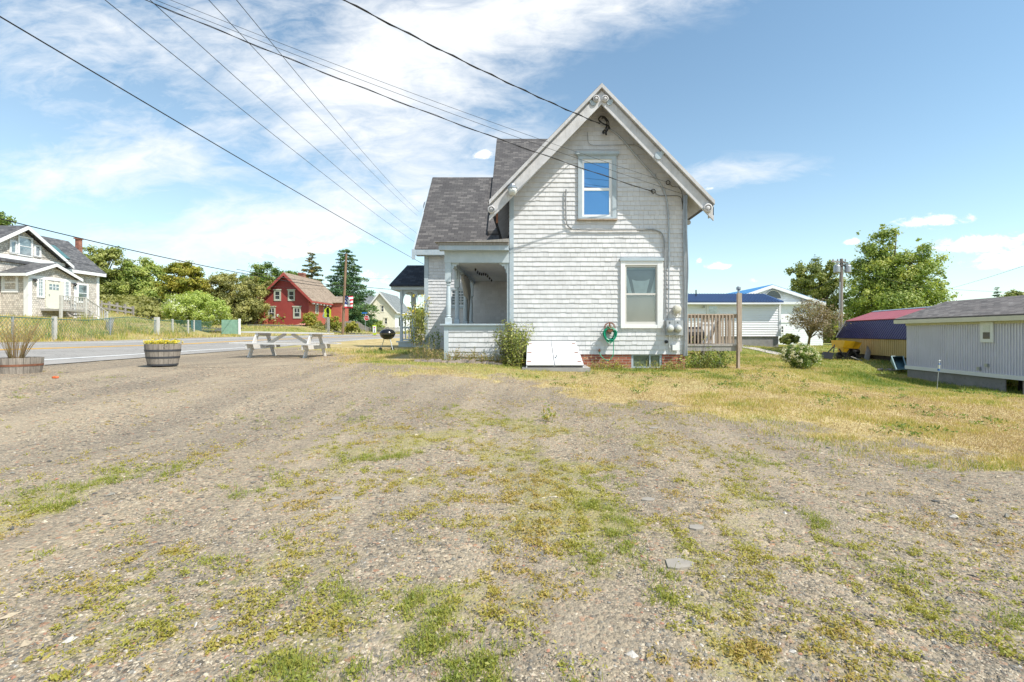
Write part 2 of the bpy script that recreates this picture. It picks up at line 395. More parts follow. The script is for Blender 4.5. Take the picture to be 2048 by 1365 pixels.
M_white = paint('white_paint', (.66, .655, .66), .06, .6, 2.5, (.42, .40, .37), .30, streak=True, rv=.12)
M_whitec = paint('clean_white', (.80, .80, .80), .03, .5, 2, (.6, .6, .58), .2)
M_trim = paint('weathered_bluegrey_trim', (.40, .47, .52), .12, .7, 3, (.56, .54, .50), .5, streak=True)
M_rake = paint('weathered_rake_paint', (.54, .53, .535), .16, .75, 4, (.36, .33, .29), .6, streak=True)
M_post = paint('pale_blue_paint', (.46, .53, .57), .08, .6, 3, (.62, .64, .62), .4)
M_roof = shingles('grey_asphalt_shingles', [(.065, .06, .061), (.082, .076, .076), (.10, .093, .091), (.15, .138, .132)], .26, .125, (.022, .02, .02), .006, patch=(.92, 1.06))
M_roofdark = shingles('dark_slate_and_shade_shingles', [(.018, .023, .035), (.03, .037, .052), (.05, .058, .075)], .24, .125, (.01, .01, .012), .006)  # real slate on the side porch roof; paints shade on the wing's side wall
M_rooftan = shingles('tan_asphalt_shingles', [(.24, .18, .13), (.30, .23, .17), (.36, .28, .21)], .3, .14, (.15, .11, .08), .005)
M_roofgrey = shingles('pale_grey_shingles', [(.15, .17, .17), (.21, .23, .23), (.26, .28, .28)], .3, .14, (.1, .1, .1), .005)
M_roofL = shingles('mid_grey_shingles', [(.07, .07, .075), (.11, .11, .115), (.17, .165, .165)], .3, .15, (.03, .03, .03), .008)
M_cedar = shingles('weathered_cedar_shingles', [(.44, .39, .34), (.58, .53, .47), (.68, .62, .55), (.74, .68, .60)], .16, .15, (.20, .17, .15), .008, bmp=.8)
M_brick = shingles('red_brick', [(.22, .06, .035), (.32, .09, .05), (.42, .15, .09), (.26, .07, .05)], .21, .075, (.40, .33, .28), .007, big=1.5)
M_redclap = ribbed('red_clapboard', (.31, .05, .042), .14, .5, .7, False, True)
M_redside = ribbed('sunlit_side_and_bin_red', (.42, .11, .07), .14, .5, .7, False, True)  # sunlight painted into the red house's side walls; the bin's own orange red
M_cream = ribbed('cream_clapboard', (.78, .74, .60), .16, .4, .7, False, True)
M_vinyl = ribbed('white_vinyl_siding', (.82, .83, .84), .19, 1.0, .5, False, True)
M_vinyl2 = ribbed('white_vinyl_far', (.82, .83, .85), .19, .3, .5, False, True)
M_mh = paint('ribbed_grey_metal', (.70, .68, .78), .05, .5, 1.3, (.5, .5, .52), .4, streak=True, rv=.02)
M_mhcream = ribbed('ribbed_cream_metal', (.66, .60, .44), .115, .8, .45)
M_bluemetal = paint('blue_metal_roof', (.035, .07, .17), .08, .4, 1.5, rv=.03)
M_bluemetal2 = ribbed('bright_blue_roof', (.03, .22, .50), .3, .4, .4)
M_navy = paint('navy_metal_roof', (.045, .04, .125), .12, .4, 1.5, (.10, .09, .13), .4, streak=True, rv=.03)
M_redmetal = ribbed('red_metal_roof', (.40, .09, .10), .3, .5, .45)
M_yellowrib = paint('yellow_ribbed_metal', (.50, .37, .17), .10, .5, 1.5, (.32, .24, .13), .5, streak=True, rv=.04)
M_conc = paint('concrete', (.34, .32, .30), .15, .9, 2, (.2, .18, .17), .4, bmp=.4)
M_concd = paint('dark_foundation', (.27, .26, .26), .15, .9, 2, (.1, .1, .1), .4, bmp=.4)
M_deck = wood('weathered_deck_wood', (.46, .37, .29), (.26, .20, .15))
M_greywood = wood('grey_weathered_wood', (.40, .38, .35), (.22, .20, .18))
M_barrel = wood('barrel_staves', (.36, .31, .26), (.17, .145, .12), sc=1.5)
M_tablew = paint('white_table_paint', (.66, .64, .61), .08, .6, 4, (.36, .31, .26), .6, streak=True)
M_pole = wood('pole_wood', (.27, .17, .10), (.13, .08, .05), sc=.4)
M_polegrey = wood('grey_pole_wood', (.34, .30, .26), (.2, .17, .14), sc=.4)
M_black = paint('black_rubber', (.012, .012, .013), .1, .5, 5, bmp=0)
M_gloss = paint('black_enamel', (.012, .012, .014), .1, .18, 5, bmp=0)
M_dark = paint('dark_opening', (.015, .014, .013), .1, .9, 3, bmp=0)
M_metal = paint('galvanised_metal', (.42, .44, .46), .12, .4, 6, metal=.6)
M_metalgrey = paint('grey_enclosure', (.36, .38, .39), .08, .5, 4)
M_rust = paint('rusty_iron', (.22, .09, .05), .3, .85, 8)
M_conduit = paint('painted_conduit', (.27, .28, .29), .12, .6, 8)
M_green = paint('green_hose', (.0, .30, .16), .15, .35, 6, bmp=0)
M_teal = paint('teal_plastic', (.09, .17, .19), .15, .5, 3, (.2, .26, .27), .4)
M_tealL = paint('pale_teal_plastic', (.30, .42, .44), .1, .5, 3)
M_yellow = paint('yellow_machine_paint', (.80, .42, .01), .08, .4, 3)
M_bulk = paint('white_bulkhead_metal', (.66, .66, .67), .04, .45, 2, (.42, .38, .33), .55, streak=True)
M_glassblue = glass('blue_reflecting_glass', (.012, .06, .17), .45, gc=(.30, .58, .85, 1))
M_glass = glass('window_glass', (.05, .07, .08), .18, .04, (.20, .25, .26))
M_glasslow = glass('screened_window_glass', (.07, .06, .05), .10, .08, (.24, .24, .25))
M_glassup = glass('curtained_window_glass', (.06, .11, .13), .12, .05, (.13, .23, .25))
M_glassdk = glass('dark_window_glass', (.03, .035, .04), .02)
M_skyl = glass('skylight_glass', (.05, .16, .14), .15)
M_fence = wood('grey_picket_wood', (.34, .31, .28), (.2, .18, .16))
M_yelsign = paint('yellow_green_sign', (.52, .62, .03), .03, .4, 2, bmp=0)
M_redsign = paint('red_sign', (.55, .02, .03), .03, .4, 2, bmp=0)
M_bluesign = paint('blue_sign', (.02, .15, .48), .03, .4, 2, bmp=0)
M_whitesign = paint('white_sign', (.8, .8, .8), .02, .4, 2, bmp=0)
M_flagblue = paint('flag_blue', (.03, .05, .20), .1, .7, 2, bmp=0)
M_tarp = paint('grey_tarp', (.36, .34, .31), .2, .8, 3)
M_orange = paint('orange_scrap', (.62, .12, .03), .1, .6, 9)
M_lens = paint('lamp_glass', (.58, .58, .54), .05, .3, 4, bmp=0)
M_stone = paint('edging_stone', (.30, .24, .21), .25, .9, 4, bmp=.5)
M_bark = wood('bark', (.20, .16, .12), (.09, .07, .05), sc=.6)
M_doorw = paint('cream_door', (.72, .70, .58), .04, .5, 3)
M_linkpost = paint('fence_post_wood', (.52, .50, .46), .12, .8, 5)
# ------------------------------------------------------------------ ground zones
BX = np.array([-12, -9, -7.2, -5.6, -4.6, -3.6, -1.8, .37, 1.84, 3.3, 4.2, 5.0, 5.6, 8, 14]); BY = np.array([24, 19.5, 16.8, 14.6, 12.6, 11.3, 10.4, 8.9, 7.5, 7.0, 6.3, 5.6, 4.8, 2.2, -4])
def lawn(x, y):
    """0 on the gravel lot, 1 on grass; ragged edge"""
    d = y-np.interp(x, BX, BY)
    d = d+3.4*(fbm(x*.8, y*.8, 4, 3)-.5)+3.2*(fbm(x*3, y*3, 3, 9)-.5)
    s = RS_(x, y)
    g = 1/(1+np.exp(-d*1.25))
    g = np.where(s < -16.9, 1.0, g)
    return np.where((s > -17.0) & (s < -8.3), 0, g)
def lush(x, y):
    n = fbm(x*.35+5, y*.35, 4, 21)
    l = np.clip((n-.44)*4, 0, 1)*.55
    hs = np.exp(-((y-12.1)/.75)**2)*((x > -4.5) & (x < 4.5))
    s = RS_(x, y)
    l = np.maximum(l, hs*.95)
    l = np.maximum(l, np.clip((x-4.6)*.22, 0, 1)*np.clip((y-8.3)*.3, 0, 1)*.8*(.35+1.2*n))
    l = np.maximum(l, .55*np.exp(-((y-11)/1.6)**2)*((x > -5) & (x < 6))*(.3+1.3*n))
    l = np.maximum(l, np.exp(-((x-14.8)/2.6)**2)*np.clip((y-14)*.5, 0, 1)*.95)
    l = np.maximum(l, (y > 26)*.6*(x > 0))
    l = np.where(s < -17, .35+.9*(fbm(x*.3, y*.3, 4, 5)-.35), l)
    l = np.maximum(l, np.exp(-(((x+5)/1.6)**2+((y-16.5)/1.0)**2))*.9)
    return np.clip(l, 0, 1)
def grade(a, b, lo, hi, step, g=1.13):
    mid = list(np.arange(a, b+1e-6, step)); s = step; x = b; R_ = []
    while x < hi: s *= g; x += s; R_.append(x)
    s = step; x = a; L_ = []
    while x > lo: s *= g; x -= s; L_.append(x)
    return np.array(L_[::-1]+mid+R_)
WB = [(40,1045,.5,.9),(130,1000,.45,.9),(230,965,.45,.8),(330,925,.35,.5),(180,950,.35,.5),(450,960,.35,.45),(560,940,.3,.4),(620,915,.5,.9),(680,950,.5,.95),(745,945,.5,.9),(830,930,.5,.8),(880,960,.5,.8),(760,995,.45,.7),(700,985,.4,.7),
 (870,1000,.5,.8),(950,890,.6,.6),(860,880,.6,.5),(760,870,.6,.5),(980,960,.55,.85),(1060,960,.5,.8),(1140,1000,.5,.9),(1230,960,.6,.85),(1330,950,.55,.7),(1400,960,.5,.7),(1060,1020,.5,.8),(960,1040,.5,.8),(1250,1030,.5,.85),
 (1330,1040,.5,.8),(1420,1030,.45,.7),(1370,1110,.45,.7),(1290,1110,.4,.7),(1180,1060,.4,.8),(1100,1080,.45,.7),(1000,1110,.45,.75),(900,1080,.45,.7),(820,1060,.4,.6),(760,1110,.45,.6),(450,1085,.25,1.1),(400,1075,.3,.7),(560,1120,.3,.7),(640,1150,.4,.6),
 (700,1190,.4,.7),(850,1180,.45,.7),(950,1200,.4,.7),(1080,1170,.4,.7),(1200,1160,.4,.7),(1100,1250,.35,.7),(1240,1230,.4,.8),(1350,1230,.45,.8),(620,1330,.28,1.2),(570,1340,.22,1.0),(700,1300,.25,.9),(880,1310,.22,1.1),(800,1340,.25,.9),(960,1340,.25,.8),(1090,1330,.25,.9),
 (1250,1300,.3,.8),(1370,1290,.35,.9),(1450,1330,.3,.8),(380,1300,.25,.8),(300,1260,.25,.7),(150,1310,.2,.8),(210,1240,.2,.7),(470,1270,.25,.7),(400,1200,.3,.6),(300,1170,.3,.5),(1500,1080,.5,.5),(1600,1150,.4,.5),(1760,1060,.4,.4),(1850,1230,.35,.7),(1980,1290,.35,.8),(2030,1280,.3,.8),
 (1900,1310,.3,.6),(1550,1250,.35,.5),(1660,1290,.3,.6),(1300,870,.5,.4),(1500,900,.5,.5),(1440,985,.4,.7),(1550,1040,.35,.4),(900,850,.8,.35),(1050,860,.7,.4),(560,905,.6,.3),(120,950,.5,.25)]
WC = [(G(a, b_), r*1.15, w) for a, b_, r, w in WB]
def weed_density(x, y):
    D_ = np.zeros_like(x)
    for g, r, w in WC: D_ = np.maximum(D_, w*np.exp(-((x-g.x)**2+((y-g.y)/1.0)**2)/(r*r*1.3)))
    # broad thin cover over the middle of the lot
    e = 1.15*np.exp(-(((x+.35)/2.6)**2+((y-5.3)/2.3)**2)**1.5)+.55*np.exp(-(((x-.3)/2.6)**2+((y-2.9)/1.3)**2)**1.5)+.25*np.exp(-(((x-2.2)/1.6)**2+((y-4)/2)**2))
    return np.maximum(D_*.9, e*.62)
def moss(x, y): return weed_density(x, y)*np.clip(fbm(x*2.2, y*2.2, 4, 15)*3-.8, .25, 1.2)*(y > 0)*(y < 13)
def make_ground():
    gx = grade(-13, 12, -700, 700, .16); gy = grade(1, 22, -120, 1500, .16)
    xx, yy = np.meshgrid(gx, gy); zz = hgt(xx, yy)
    near = np.clip(1-np.hypot(xx, yy-4)/40, 0, 1)
    s = RS_(xx, yy); off = ~((s > -17.6) & (s < -8.0))
    zz = zz+off*near*(.05*(fbm(xx*.6, yy*.6, 3, 2)-.5)+.022*(fbm(xx*3.1, yy*3.1, 3, 4)-.5))
    ny, nx = xx.shape
    V = np.stack([xx.ravel(), yy.ravel(), zz.ravel()], 1)
    i = np.arange(ny*nx).reshape(ny, nx)
    Fq = np.stack([i[:-1, :-1].ravel(), i[:-1, 1:].ravel(), i[1:, 1:].ravel(), i[1:, :-1].ravel()], 1)
    me = bpy.data.meshes.new('ground'); N = len(Fq)
    me.vertices.add(len(V)); me.vertices.foreach_set('co', V.astype(np.float32).ravel())
    me.loops.add(N*4); me.loops.foreach_set('vertex_index', Fq.astype(np.int32).ravel())
    me.polygons.add(N); me.polygons.foreach_set('loop_start', np.arange(0, N*4, 4, dtype=np.int32))
    me.update(calc_edges=True); me.polygons.foreach_set('use_smooth', [True]*N)
    for nm, fn in (('lawn', lawn), ('lush', lush), ('moss', moss)):
        at = me.attributes.new(nm, 'FLOAT', 'POINT'); at.data.foreach_set('value', fn(V[:, 0], V[:, 1]).astype(np.float32))
    # material
    m, t, b, out = newmat('ground')
    co = t.node('ShaderNodeTexCoord').outputs['Object']
    def att(n):
        a = t.node('ShaderNodeAttribute'); a.attribute_name = n; return a.outputs['Fac']
    def vor(scale, feat='F1'):
        v = t.node('ShaderNodeTexVoronoi'); t.l.new(co, v.inputs['Vector']); v.inputs['Scale'].default_value = scale; v.feature = feat; return v
    stops = [(0, (0.084, 0.076, 0.063)), (.14, (0.160, 0.139, 0.109)), (.32, (0.252, 0.210, 0.151)), (.5, (0.344, 0.286, 0.202)), (.66, (0.193, 0.181, 0.151)), (.78, (0.395, 0.323, 0.227)), (.9, (0.487, 0.412, 0.302)), (.97, (0.353, 0.193, 0.118))]
    v1 = vor(38); v2 = vor(85)
    sx = t.node('ShaderNodeSeparateColor'); t.l.new(v1.outputs['Color'], sx.inputs[0])
    sy = t.node('ShaderNodeSeparateColor'); t.l.new(v2.outputs['Color'], sy.inputs[0])
    c1 = t.ramp(sx.outputs[0], stops); c2 = t.ramp(sy.outputs[0], stops)
    big = t.noise(co, .7, 6, .6); med = t.noise(co, 5, 6, .7)
    grav = t.mix(t.ramp(med, [(.4, 0.0), (.6, 1.0)]), c1, c2)
    sand = t.mix(t.noise(co, 60, 3), (.32, .265, .19), (.41, .35, .26))
    fs = t.ramp(t.m('ADD', t.m('MULTIPLY', big, .6), t.m('MULTIPLY', med, .4)), [(.46, .0), (.66, .72)])
    grav = t.mix(fs, grav, sand)
    grav = t.mix(1.0, grav, t.ramp(t.noise(co, .25, 5), [(.3, (.9, .9, .92)), (.7, (1.12, 1.08, 1.04))]), 'MULTIPLY')
    gn = t.noise(t.mapping(co, (1, 1, 1)), 9, 6, .75); gn2 = t.noise(co, 1.1, 5, .6)
    dry = t.ramp(t.m('ADD', t.m('MULTIPLY', gn, .6), t.m('MULTIPLY', gn2, .4)), [(.36, (.26, .20, .10)), (.5, (.45, .35, .16)), (.64, (.57, .47, .27))])
    grn = t.ramp(gn, [(.35, (.12, .14, .03)), (.55, (.23, .26, .06)), (.7, (.38, .34, .11))])
    gf = t.ramp(t.m('ADD', att('lush'), t.m('MULTIPLY', t.m('SUBTRACT', gn2, .5), .7)), [(.3, 0.0), (.75, 1.0)])
    gr = t.mix(gf, dry, grn)
    lf = t.ramp(t.m('ADD', att('lawn'), t.m('MULTIPLY', t.m('SUBTRACT', gn, .5), .9)), [(.42, 0.0), (.62, 1.0)])
    mo = t.m('MULTIPLY', t.ramp(t.m('ADD', att('moss'), t.m('MULTIPLY', t.m('SUBTRACT', t.noise(co, 14, 6, .75), .5), 1.7)), [(.42, 0.0), (.78, 1.0)]), .62)
    grav = t.mix(mo, grav, t.ramp(t.noise(co, 6, 5, .7), [(.35, (.21, .22, .06)), (.65, (.34, .29, .10))]))
    rut = t.noise(t.mapping(co, (1.6, .22, 1), (0, 0, R(18))), 1.0, 5, .6); grav = t.mix(1.0, grav, t.ramp(rut, [(.38, (.84, .84, .85)), (.62, (1.10, 1.09, 1.06))]), 'MULTIPLY')
    t.put(b.inputs['Base Color'], t.mix(lf, grav, gr)); b.inputs['Roughness'].default_value = .95
    b.inputs['Specular IOR Level'].default_value = .2
    h = t.m('ADD', t.m('MULTIPLY', v1.outputs['Distance'], -.6), t.m('ADD', t.m('MULTIPLY', v2.outputs['Distance'], -.3), t.m('MULTIPLY', med, .5)))
    bump(t, b, h, .8, .02)
    me.materials.append(m)
    o = bpy.data.objects.new('ground', me); COL.objects.link(o); o['kind'] = 'structure'
make_ground()
GN = lambda x, y: hgt(x, y)+np.clip(1-np.hypot(x, y-4)/40, 0, 1)*(.05*(fbm(x*.6, y*.6, 3, 2)-.5)+.022*(fbm(x*3.1, y*3.1, 3, 4)-.5))

def GF(px, py, dmax):
    g = G(px, py)
    if g.y > dmax: x = X(px, dmax); g = Vector((x, dmax, H(x, dmax)))
    return g
# ------------------------------------------------------------------ road
def asphalt(name, base):
    m, t, b, out = newmat(name)
    co = t.node('ShaderNodeTexCoord').outputs['Object']
    n = t.noise(co, 90, 3, .7); n2 = t.noise(t.mapping(co, (1.2, .12, 1), (0, 0, R(-13.3))), .8, 6, .6); cr = t.noise(co, .6, 8, .75, 1.5)
    c = t.ramp(n2, [(.3, tuple(x*.86 for x in base)), (.7, tuple(x*1.12 for x in base))])
    c = t.mix(.5, c, t.mix(1.0, c, t.ramp(n, [(.3, (.6,)*3), (.7, (1.4,)*3)]), 'MULTIPLY'))
    c = t.mix(t.ramp(cr, [(.485, 0.0), (.5, .55), (.515, 0.0)]), c, (.05, .05, .05))
    t.put(b.inputs['Base Color'], c); b.inputs['Roughness'].default_value = .9; bump(t, b, n, .4, .006); return m
M_asph = asphalt('asphalt', (.31, .29, .265)); M_drive = asphalt('dark_asphalt', (.09, .09, .09))
M_wline = paint('white_road_line', (.72, .72, .70), .08, .7, 6, (.3, .3, .29), .35)
M_yline = paint('yellow_road_line', (.80, .44, .05), .08, .7, 6, (.35, .28, .18), .35)
M_walk = paint('pale_pavement', (.46, .42, .38), .08, .9, 1.5)
def road_strip(name, mat, s0, s1, dz, y0=-25, y1=128, kerb=0):
    mb = MB(); ys = np.concatenate([np.arange(y0, 40, 1.5), np.arange(40, y1, 4)])
    ss = [s0]+[s for s in RS if s0 < s < s1]+[s1]
    zf = lambda s, y: float(np.interp(s, RS, RZ))-float(fall(y))+dz
    for a, b_ in zip(ys[:-1], ys[1:]):
        for p, q in zip(ss[:-1], ss[1:]):
            A_, B_ = -RK*a+float(bend(a)), -RK*b_+float(bend(b_)); mb.face([(p+A_, a, zf(p, a)), (q+A_, a, zf(q, a)), (q+B_, b_, zf(q, b_)), (p+B_, b_, zf(p, b_))], .5)
    return struct(mb, name, mat)
road_strip('road', M_asph, -17.2, -8.5, 0)
road_strip('road_marking', M_wline, -9.21, -9.09, .006)
road_strip('road_marking', M_yline, -12.68, -12.50, .006)
road_strip('road_marking', M_yline, -13.0, -12.82, .006)
road_strip('road_marking', M_wline, -16.36, -16.24, .006)
def drape(name, mat, pts, w, dz=.03, step=.8):
    """a path laid on the ground along world points"""
    pts = [Vector((p[0], p[1])) for p in pts]; L = []
    for a, b_ in zip(pts[:-1], pts[1:]):
        n = max(2, int((b_-a).length/step)); L += [a.lerp(b_, i/n) for i in range(n)]
    L.append(pts[-1]); mb = MB(); row = []
    for i, p in enumerate(L):
        d = (L[min(i+1, len(L)-1)]-L[max(i-1, 0)]).normalized(); nn = Vector((-d.y, d.x))
        row.append([Vector((q.x, q.y, H(q.x, q.y)+dz)) for q in (p+nn*w/2, p+nn*w/6, p-nn*w/6, p-nn*w/2)])
    for a, b_ in zip(row[:-1], row[1:]):
        for k in range(3): mb.face([a[k], b_[k], b_[k+1], a[k+1]], .5)
    return struct(mb, name, mat)
g1 = [G(235, 606), G(285, 612), G(340, 627)]
drape('path', M_drive, [(-62, 62), (-52, 58), (-44, 54), (-37, 50), (-31, 48)], 3.4, .05)
drape('path', M_walk, [(15.6, 36.5), (18, 33.5), (19.8, 31.2), (21.2, 30.5)], 1.2, .04)
drape('path', M_drive, [(-21.5, 60), (-27, 64), (-33, 61), (-41, 60), (-60, 63)], 3.0, .05)

# ------------------------------------------------------------------ siding of real shingles
def siding(mb, ux, org, nrm, z0, z1, spans, e=.127, proj=.020, wmin=.10, wmax=.20, seed=1, rough=.0022):
    """courses of single shingles on a vertical wall. ux: unit level dir, org: point at u=0, spans(z)->[(u0,u1)..]"""
    rd = random.Random(seed); ux = Vector(ux); org = Vector(org); nrm = Vector(nrm); z = z0
    while z < z1-.01:
        zt = min(z+e, z1); wob = rd.uniform(-rough, rough)
        for (a, b_) in spans((z+zt)/2):
            u = a
            while u < b_-.004:
                w = rd.uniform(wmin, wmax); u2 = min(u+w, b_)
                if b_-u2 < .04: u2 = b_
                dz = rd.uniform(-rough, rough)+wob; p = proj+rd.uniform(-.003, .004)
                if rd.random() < .02: dz += rd.uniform(.005, .018)
                A = org+ux*(u+.0018); B = org+ux*(u2-.0018)
                zb = z+dz; zz = zt+.006
                f0 = [Vector((A.x, A.y, zb)), Vector((B.x, B.y, zb))]
                r = rd.random()
                V = [f0[0], f0[1], f0[1]+nrm*p, f0[0]+nrm*p, Vector((A.x, A.y, zz))+nrm*.002, Vector((B.x, B.y, zz))+nrm*.002]
                mb.mesh(V, [(0, 1, 2, 3), (3, 2, 5, 4), (0, 3, 4), (1, 5, 2)] if ux.cross(Vector((0,0,1))).dot(nrm) > 0 else [(3, 2, 1, 0), (4, 5, 2, 3), (4, 3, 0), (2, 5, 1)], r)
                u = u2
        z = zt
    return mb

# ================================================================== MAIN HOUSE
D = 12.7
HX0, HX1 = X(1019, D), X(1373, D)          # corners
HB = .34                                    # bottom of brick
house = thing('shingled_house', 'white shingled old house with steep front gable, open side porch and brown asphalt roofs', 'house', (1.9, D, HB))
zs = Z(709, D)                              # bottom of siding
AP = Vector((X(1202, D), D, 0)); OH = .47; DF = D-OH
# roof line: passes (1203,168) at the front of the overhang
ZR = Z(168, DF); XR = X(1203, DF)
EXL, EZL = X(979, DF), Z(400, DF); EXR, EZR = X(1426, DF), Z(400, DF)
slp = (ZR-EZL)/((EXR-EXL)/2); XR = (EXL+EXR)/2
TH = .17
def under(x): return ZR-TH*1.5-slp*abs(x-XR)   # underside of the roof
YB = 19.0
mb = MB()
body = [(HX0, zs), (HX1, zs), (HX1, under(HX1)+.02), (XR, under(XR)+.02), (HX0, under(HX0)+.02)]
mb.prism([(x, D+.02, z) for x, z in body], (0, YB-D, 0))
wall = mb.build('wall', M_white, house)
mb = MB()
holes = [(X(1157, D), X(1237, D), Z(441, D), Z(303, D)), (X(1242, D), X(1326, D), Z(657, D), Z(523, D))]
def fspan(z):
    k = (ZR-TH*1.5-z)/slp; a = max(HX0+.1, XR-k); b_ = min(HX1-.06, XR+k); S = [(a, b_)]
    for (h0, h1, hz0, hz1) in holes:
        if hz0 < z < hz1:
            S = [q for (p, r_) in S for q in ((p, min(r_, h0+.03)), (max(p, h1-.03), r_)) if q[1]-q[0] > .02]
    return S if b_ > a else []
siding(mb, (1, 0, 0), (0, D+.018, 0), (0, -1, 0), zs, under(XR), fspan, seed=3)
sd = mb.build('shingle_siding', M_white, wall)
sideL = MB(); siding(sideL, (0, 1, 0), (HX0+.0, D+.1, 0), (-1, 0, 0), zs, under(HX0), lambda z: [(0, YB-D-.2)], seed=4); sideL.build('shingle_siding', M_white, wall)
sideR = MB(); siding(sideR, (0, 1, 0), (HX1+.0, D+.1, 0), (1, 0, 0), zs, under(HX1), lambda z: [(0, YB-D-.2)], seed=5); sideR.build('shingle_siding', M_white, wall)
# brick foundation
mb = MB(); mb.box(HX0+.03, X(1263, D), D+.03, YB-.1, HB-.4, zs+.004); mb.box(X(1325, D), HX1-.03, D+.03, YB-.1, HB-.4, zs+.004)
mb.box(X(1263, D), X(1325, D), D+.12, D+.3, HB-.4, Z(737, D)); mb.box(X(1263, D), X(1325, D), D+.3, YB-.2, HB-.4, zs)
mb.build('brick_foundation', M_brick, house)
# corner boards
mb = MB(); mb.box(HX0, HX0+.115, D-.015, D+.1, zs-.02, under(HX0)+.05); mb.build('corner_board', M_trim, house)
mb = MB(); mb.box(HX1-.075, HX1+.02, D-.015, D+.1, zs-.02, under(HX1)+.05); mb.build('corner_board', M_rake, house)
# roof slabs, rakes with stepped mouldings
rf = MB()
for s in (-1, 1):
    ex = EXL-.03 if s < 0 else EXR+.03; ez = ZR-slp*abs(ex-XR)
    n = Vector((s*slp, 0, 1)).normalized()*.035
    poly = [Vector((XR, DF-.03, ZR)), Vector((ex, DF-.03, ez)), Vector((ex, DF-.03, ez))+Vector((0, 0, -.05)), Vector((XR, DF-.03, ZR-.05))]
    rf.prism(poly, (0, YB-DF+2.2, 0))
roof = rf.build('roof', M_roof, house)
so_ = MB()
for s in (-1, 1):
    ex = EXL+.05 if s < 0 else EXR-.05; ez = ZR-slp*abs(ex-XR)
    so_.prism([(XR, DF+.04, ZR-.08), (ex, DF+.04, ez-.08), (ex, DF+.04, ez-.11), (XR, DF+.04, ZR-.11)], (0, YB-DF, 0))
so_.build('soffit', M_rake, roof)
for s in (-1, 1):
    rk = MB(); ex = EXL if s < 0 else EXR; ez = ZR-slp*abs(ex-XR)
    for (a, b_, y0, th) in ((.045, .155, -.13, .14), (.155, .215, -.01, .03), (.215, .56, -.05, .05)):
        xx = ex
        rk.prism([(XR, DF+y0, ZR-a), (xx, DF+y0, ez-a), (xx, DF+y0, ez-b_), (XR, DF+y0, ZR-b_)], (0, th, 0))
    # cap of the rake foot
    rk.box(min(ex, ex-s*.02), max(ex, ex-s*.02), DF-.05, DF+.3, ez-.42, ez-.05)
    rb = rk.build('rake_board', M_rake, roof)
def roundel(px, py, r):
    mb = MB(); c = P(px, py, DF-.06); r *= 1.15
    mb.lathe(c, [(r, .02), (r, -.05), (r*.75, -.065), (r*.66, -.02), (r*.5, -.02), (r*.42, -.06), (r*.15, -.07)], 14, 'y')
    mb.build('roundel', M_rake, roof)
for a in ((1192, 199, .075), (1210, 199, .075), (983, 420, .085), (1415, 417, .10)): roundel(*a)
def scroll(px, py, r, sgn=1):
    mb = MB(); c = P(px, py, DF-.055)
    mb.lathe(c, [(r, 0), (r, -.018), (r*.4, -.022)], 12, 'y'); mb.lathe(c+Vector((sgn*r*.9, 0, r*.7)), [(r*.6, 0), (r*.6, -.015), (r*.2, -.02)], 10, 'y')
    mb.build('scroll_ornament', M_trim, roof)
scroll(1186, 207, .07, -1); scroll(1219, 206, .07, 1); scroll(1317, 312, .10, 1)
# brackets under right eave
for i, (px, py, dd) in enumerate(((1375, 452, 13.3), (1380, 440, 13.0), (1372, 462, 13.9))):
    mb = MB(); c = Vector((HX1+.14, dd, EZR-.42)); mb.lathe(c, [(.06, 0), (.075, -.03), (.06, -.06)], 10, 'y'); mb.bar(c, c+Vector((-.16, 0, .0)), .05, .06); mb.build('eave_bracket', M_rake, roof)
mb = MB(); mb.bar((EXL+.18, DF+.25, EZL-.30), (EXL+.18, DF+.25, EZL-.55), .05, .06); mb.build('drip_spout', M_rust, roof)

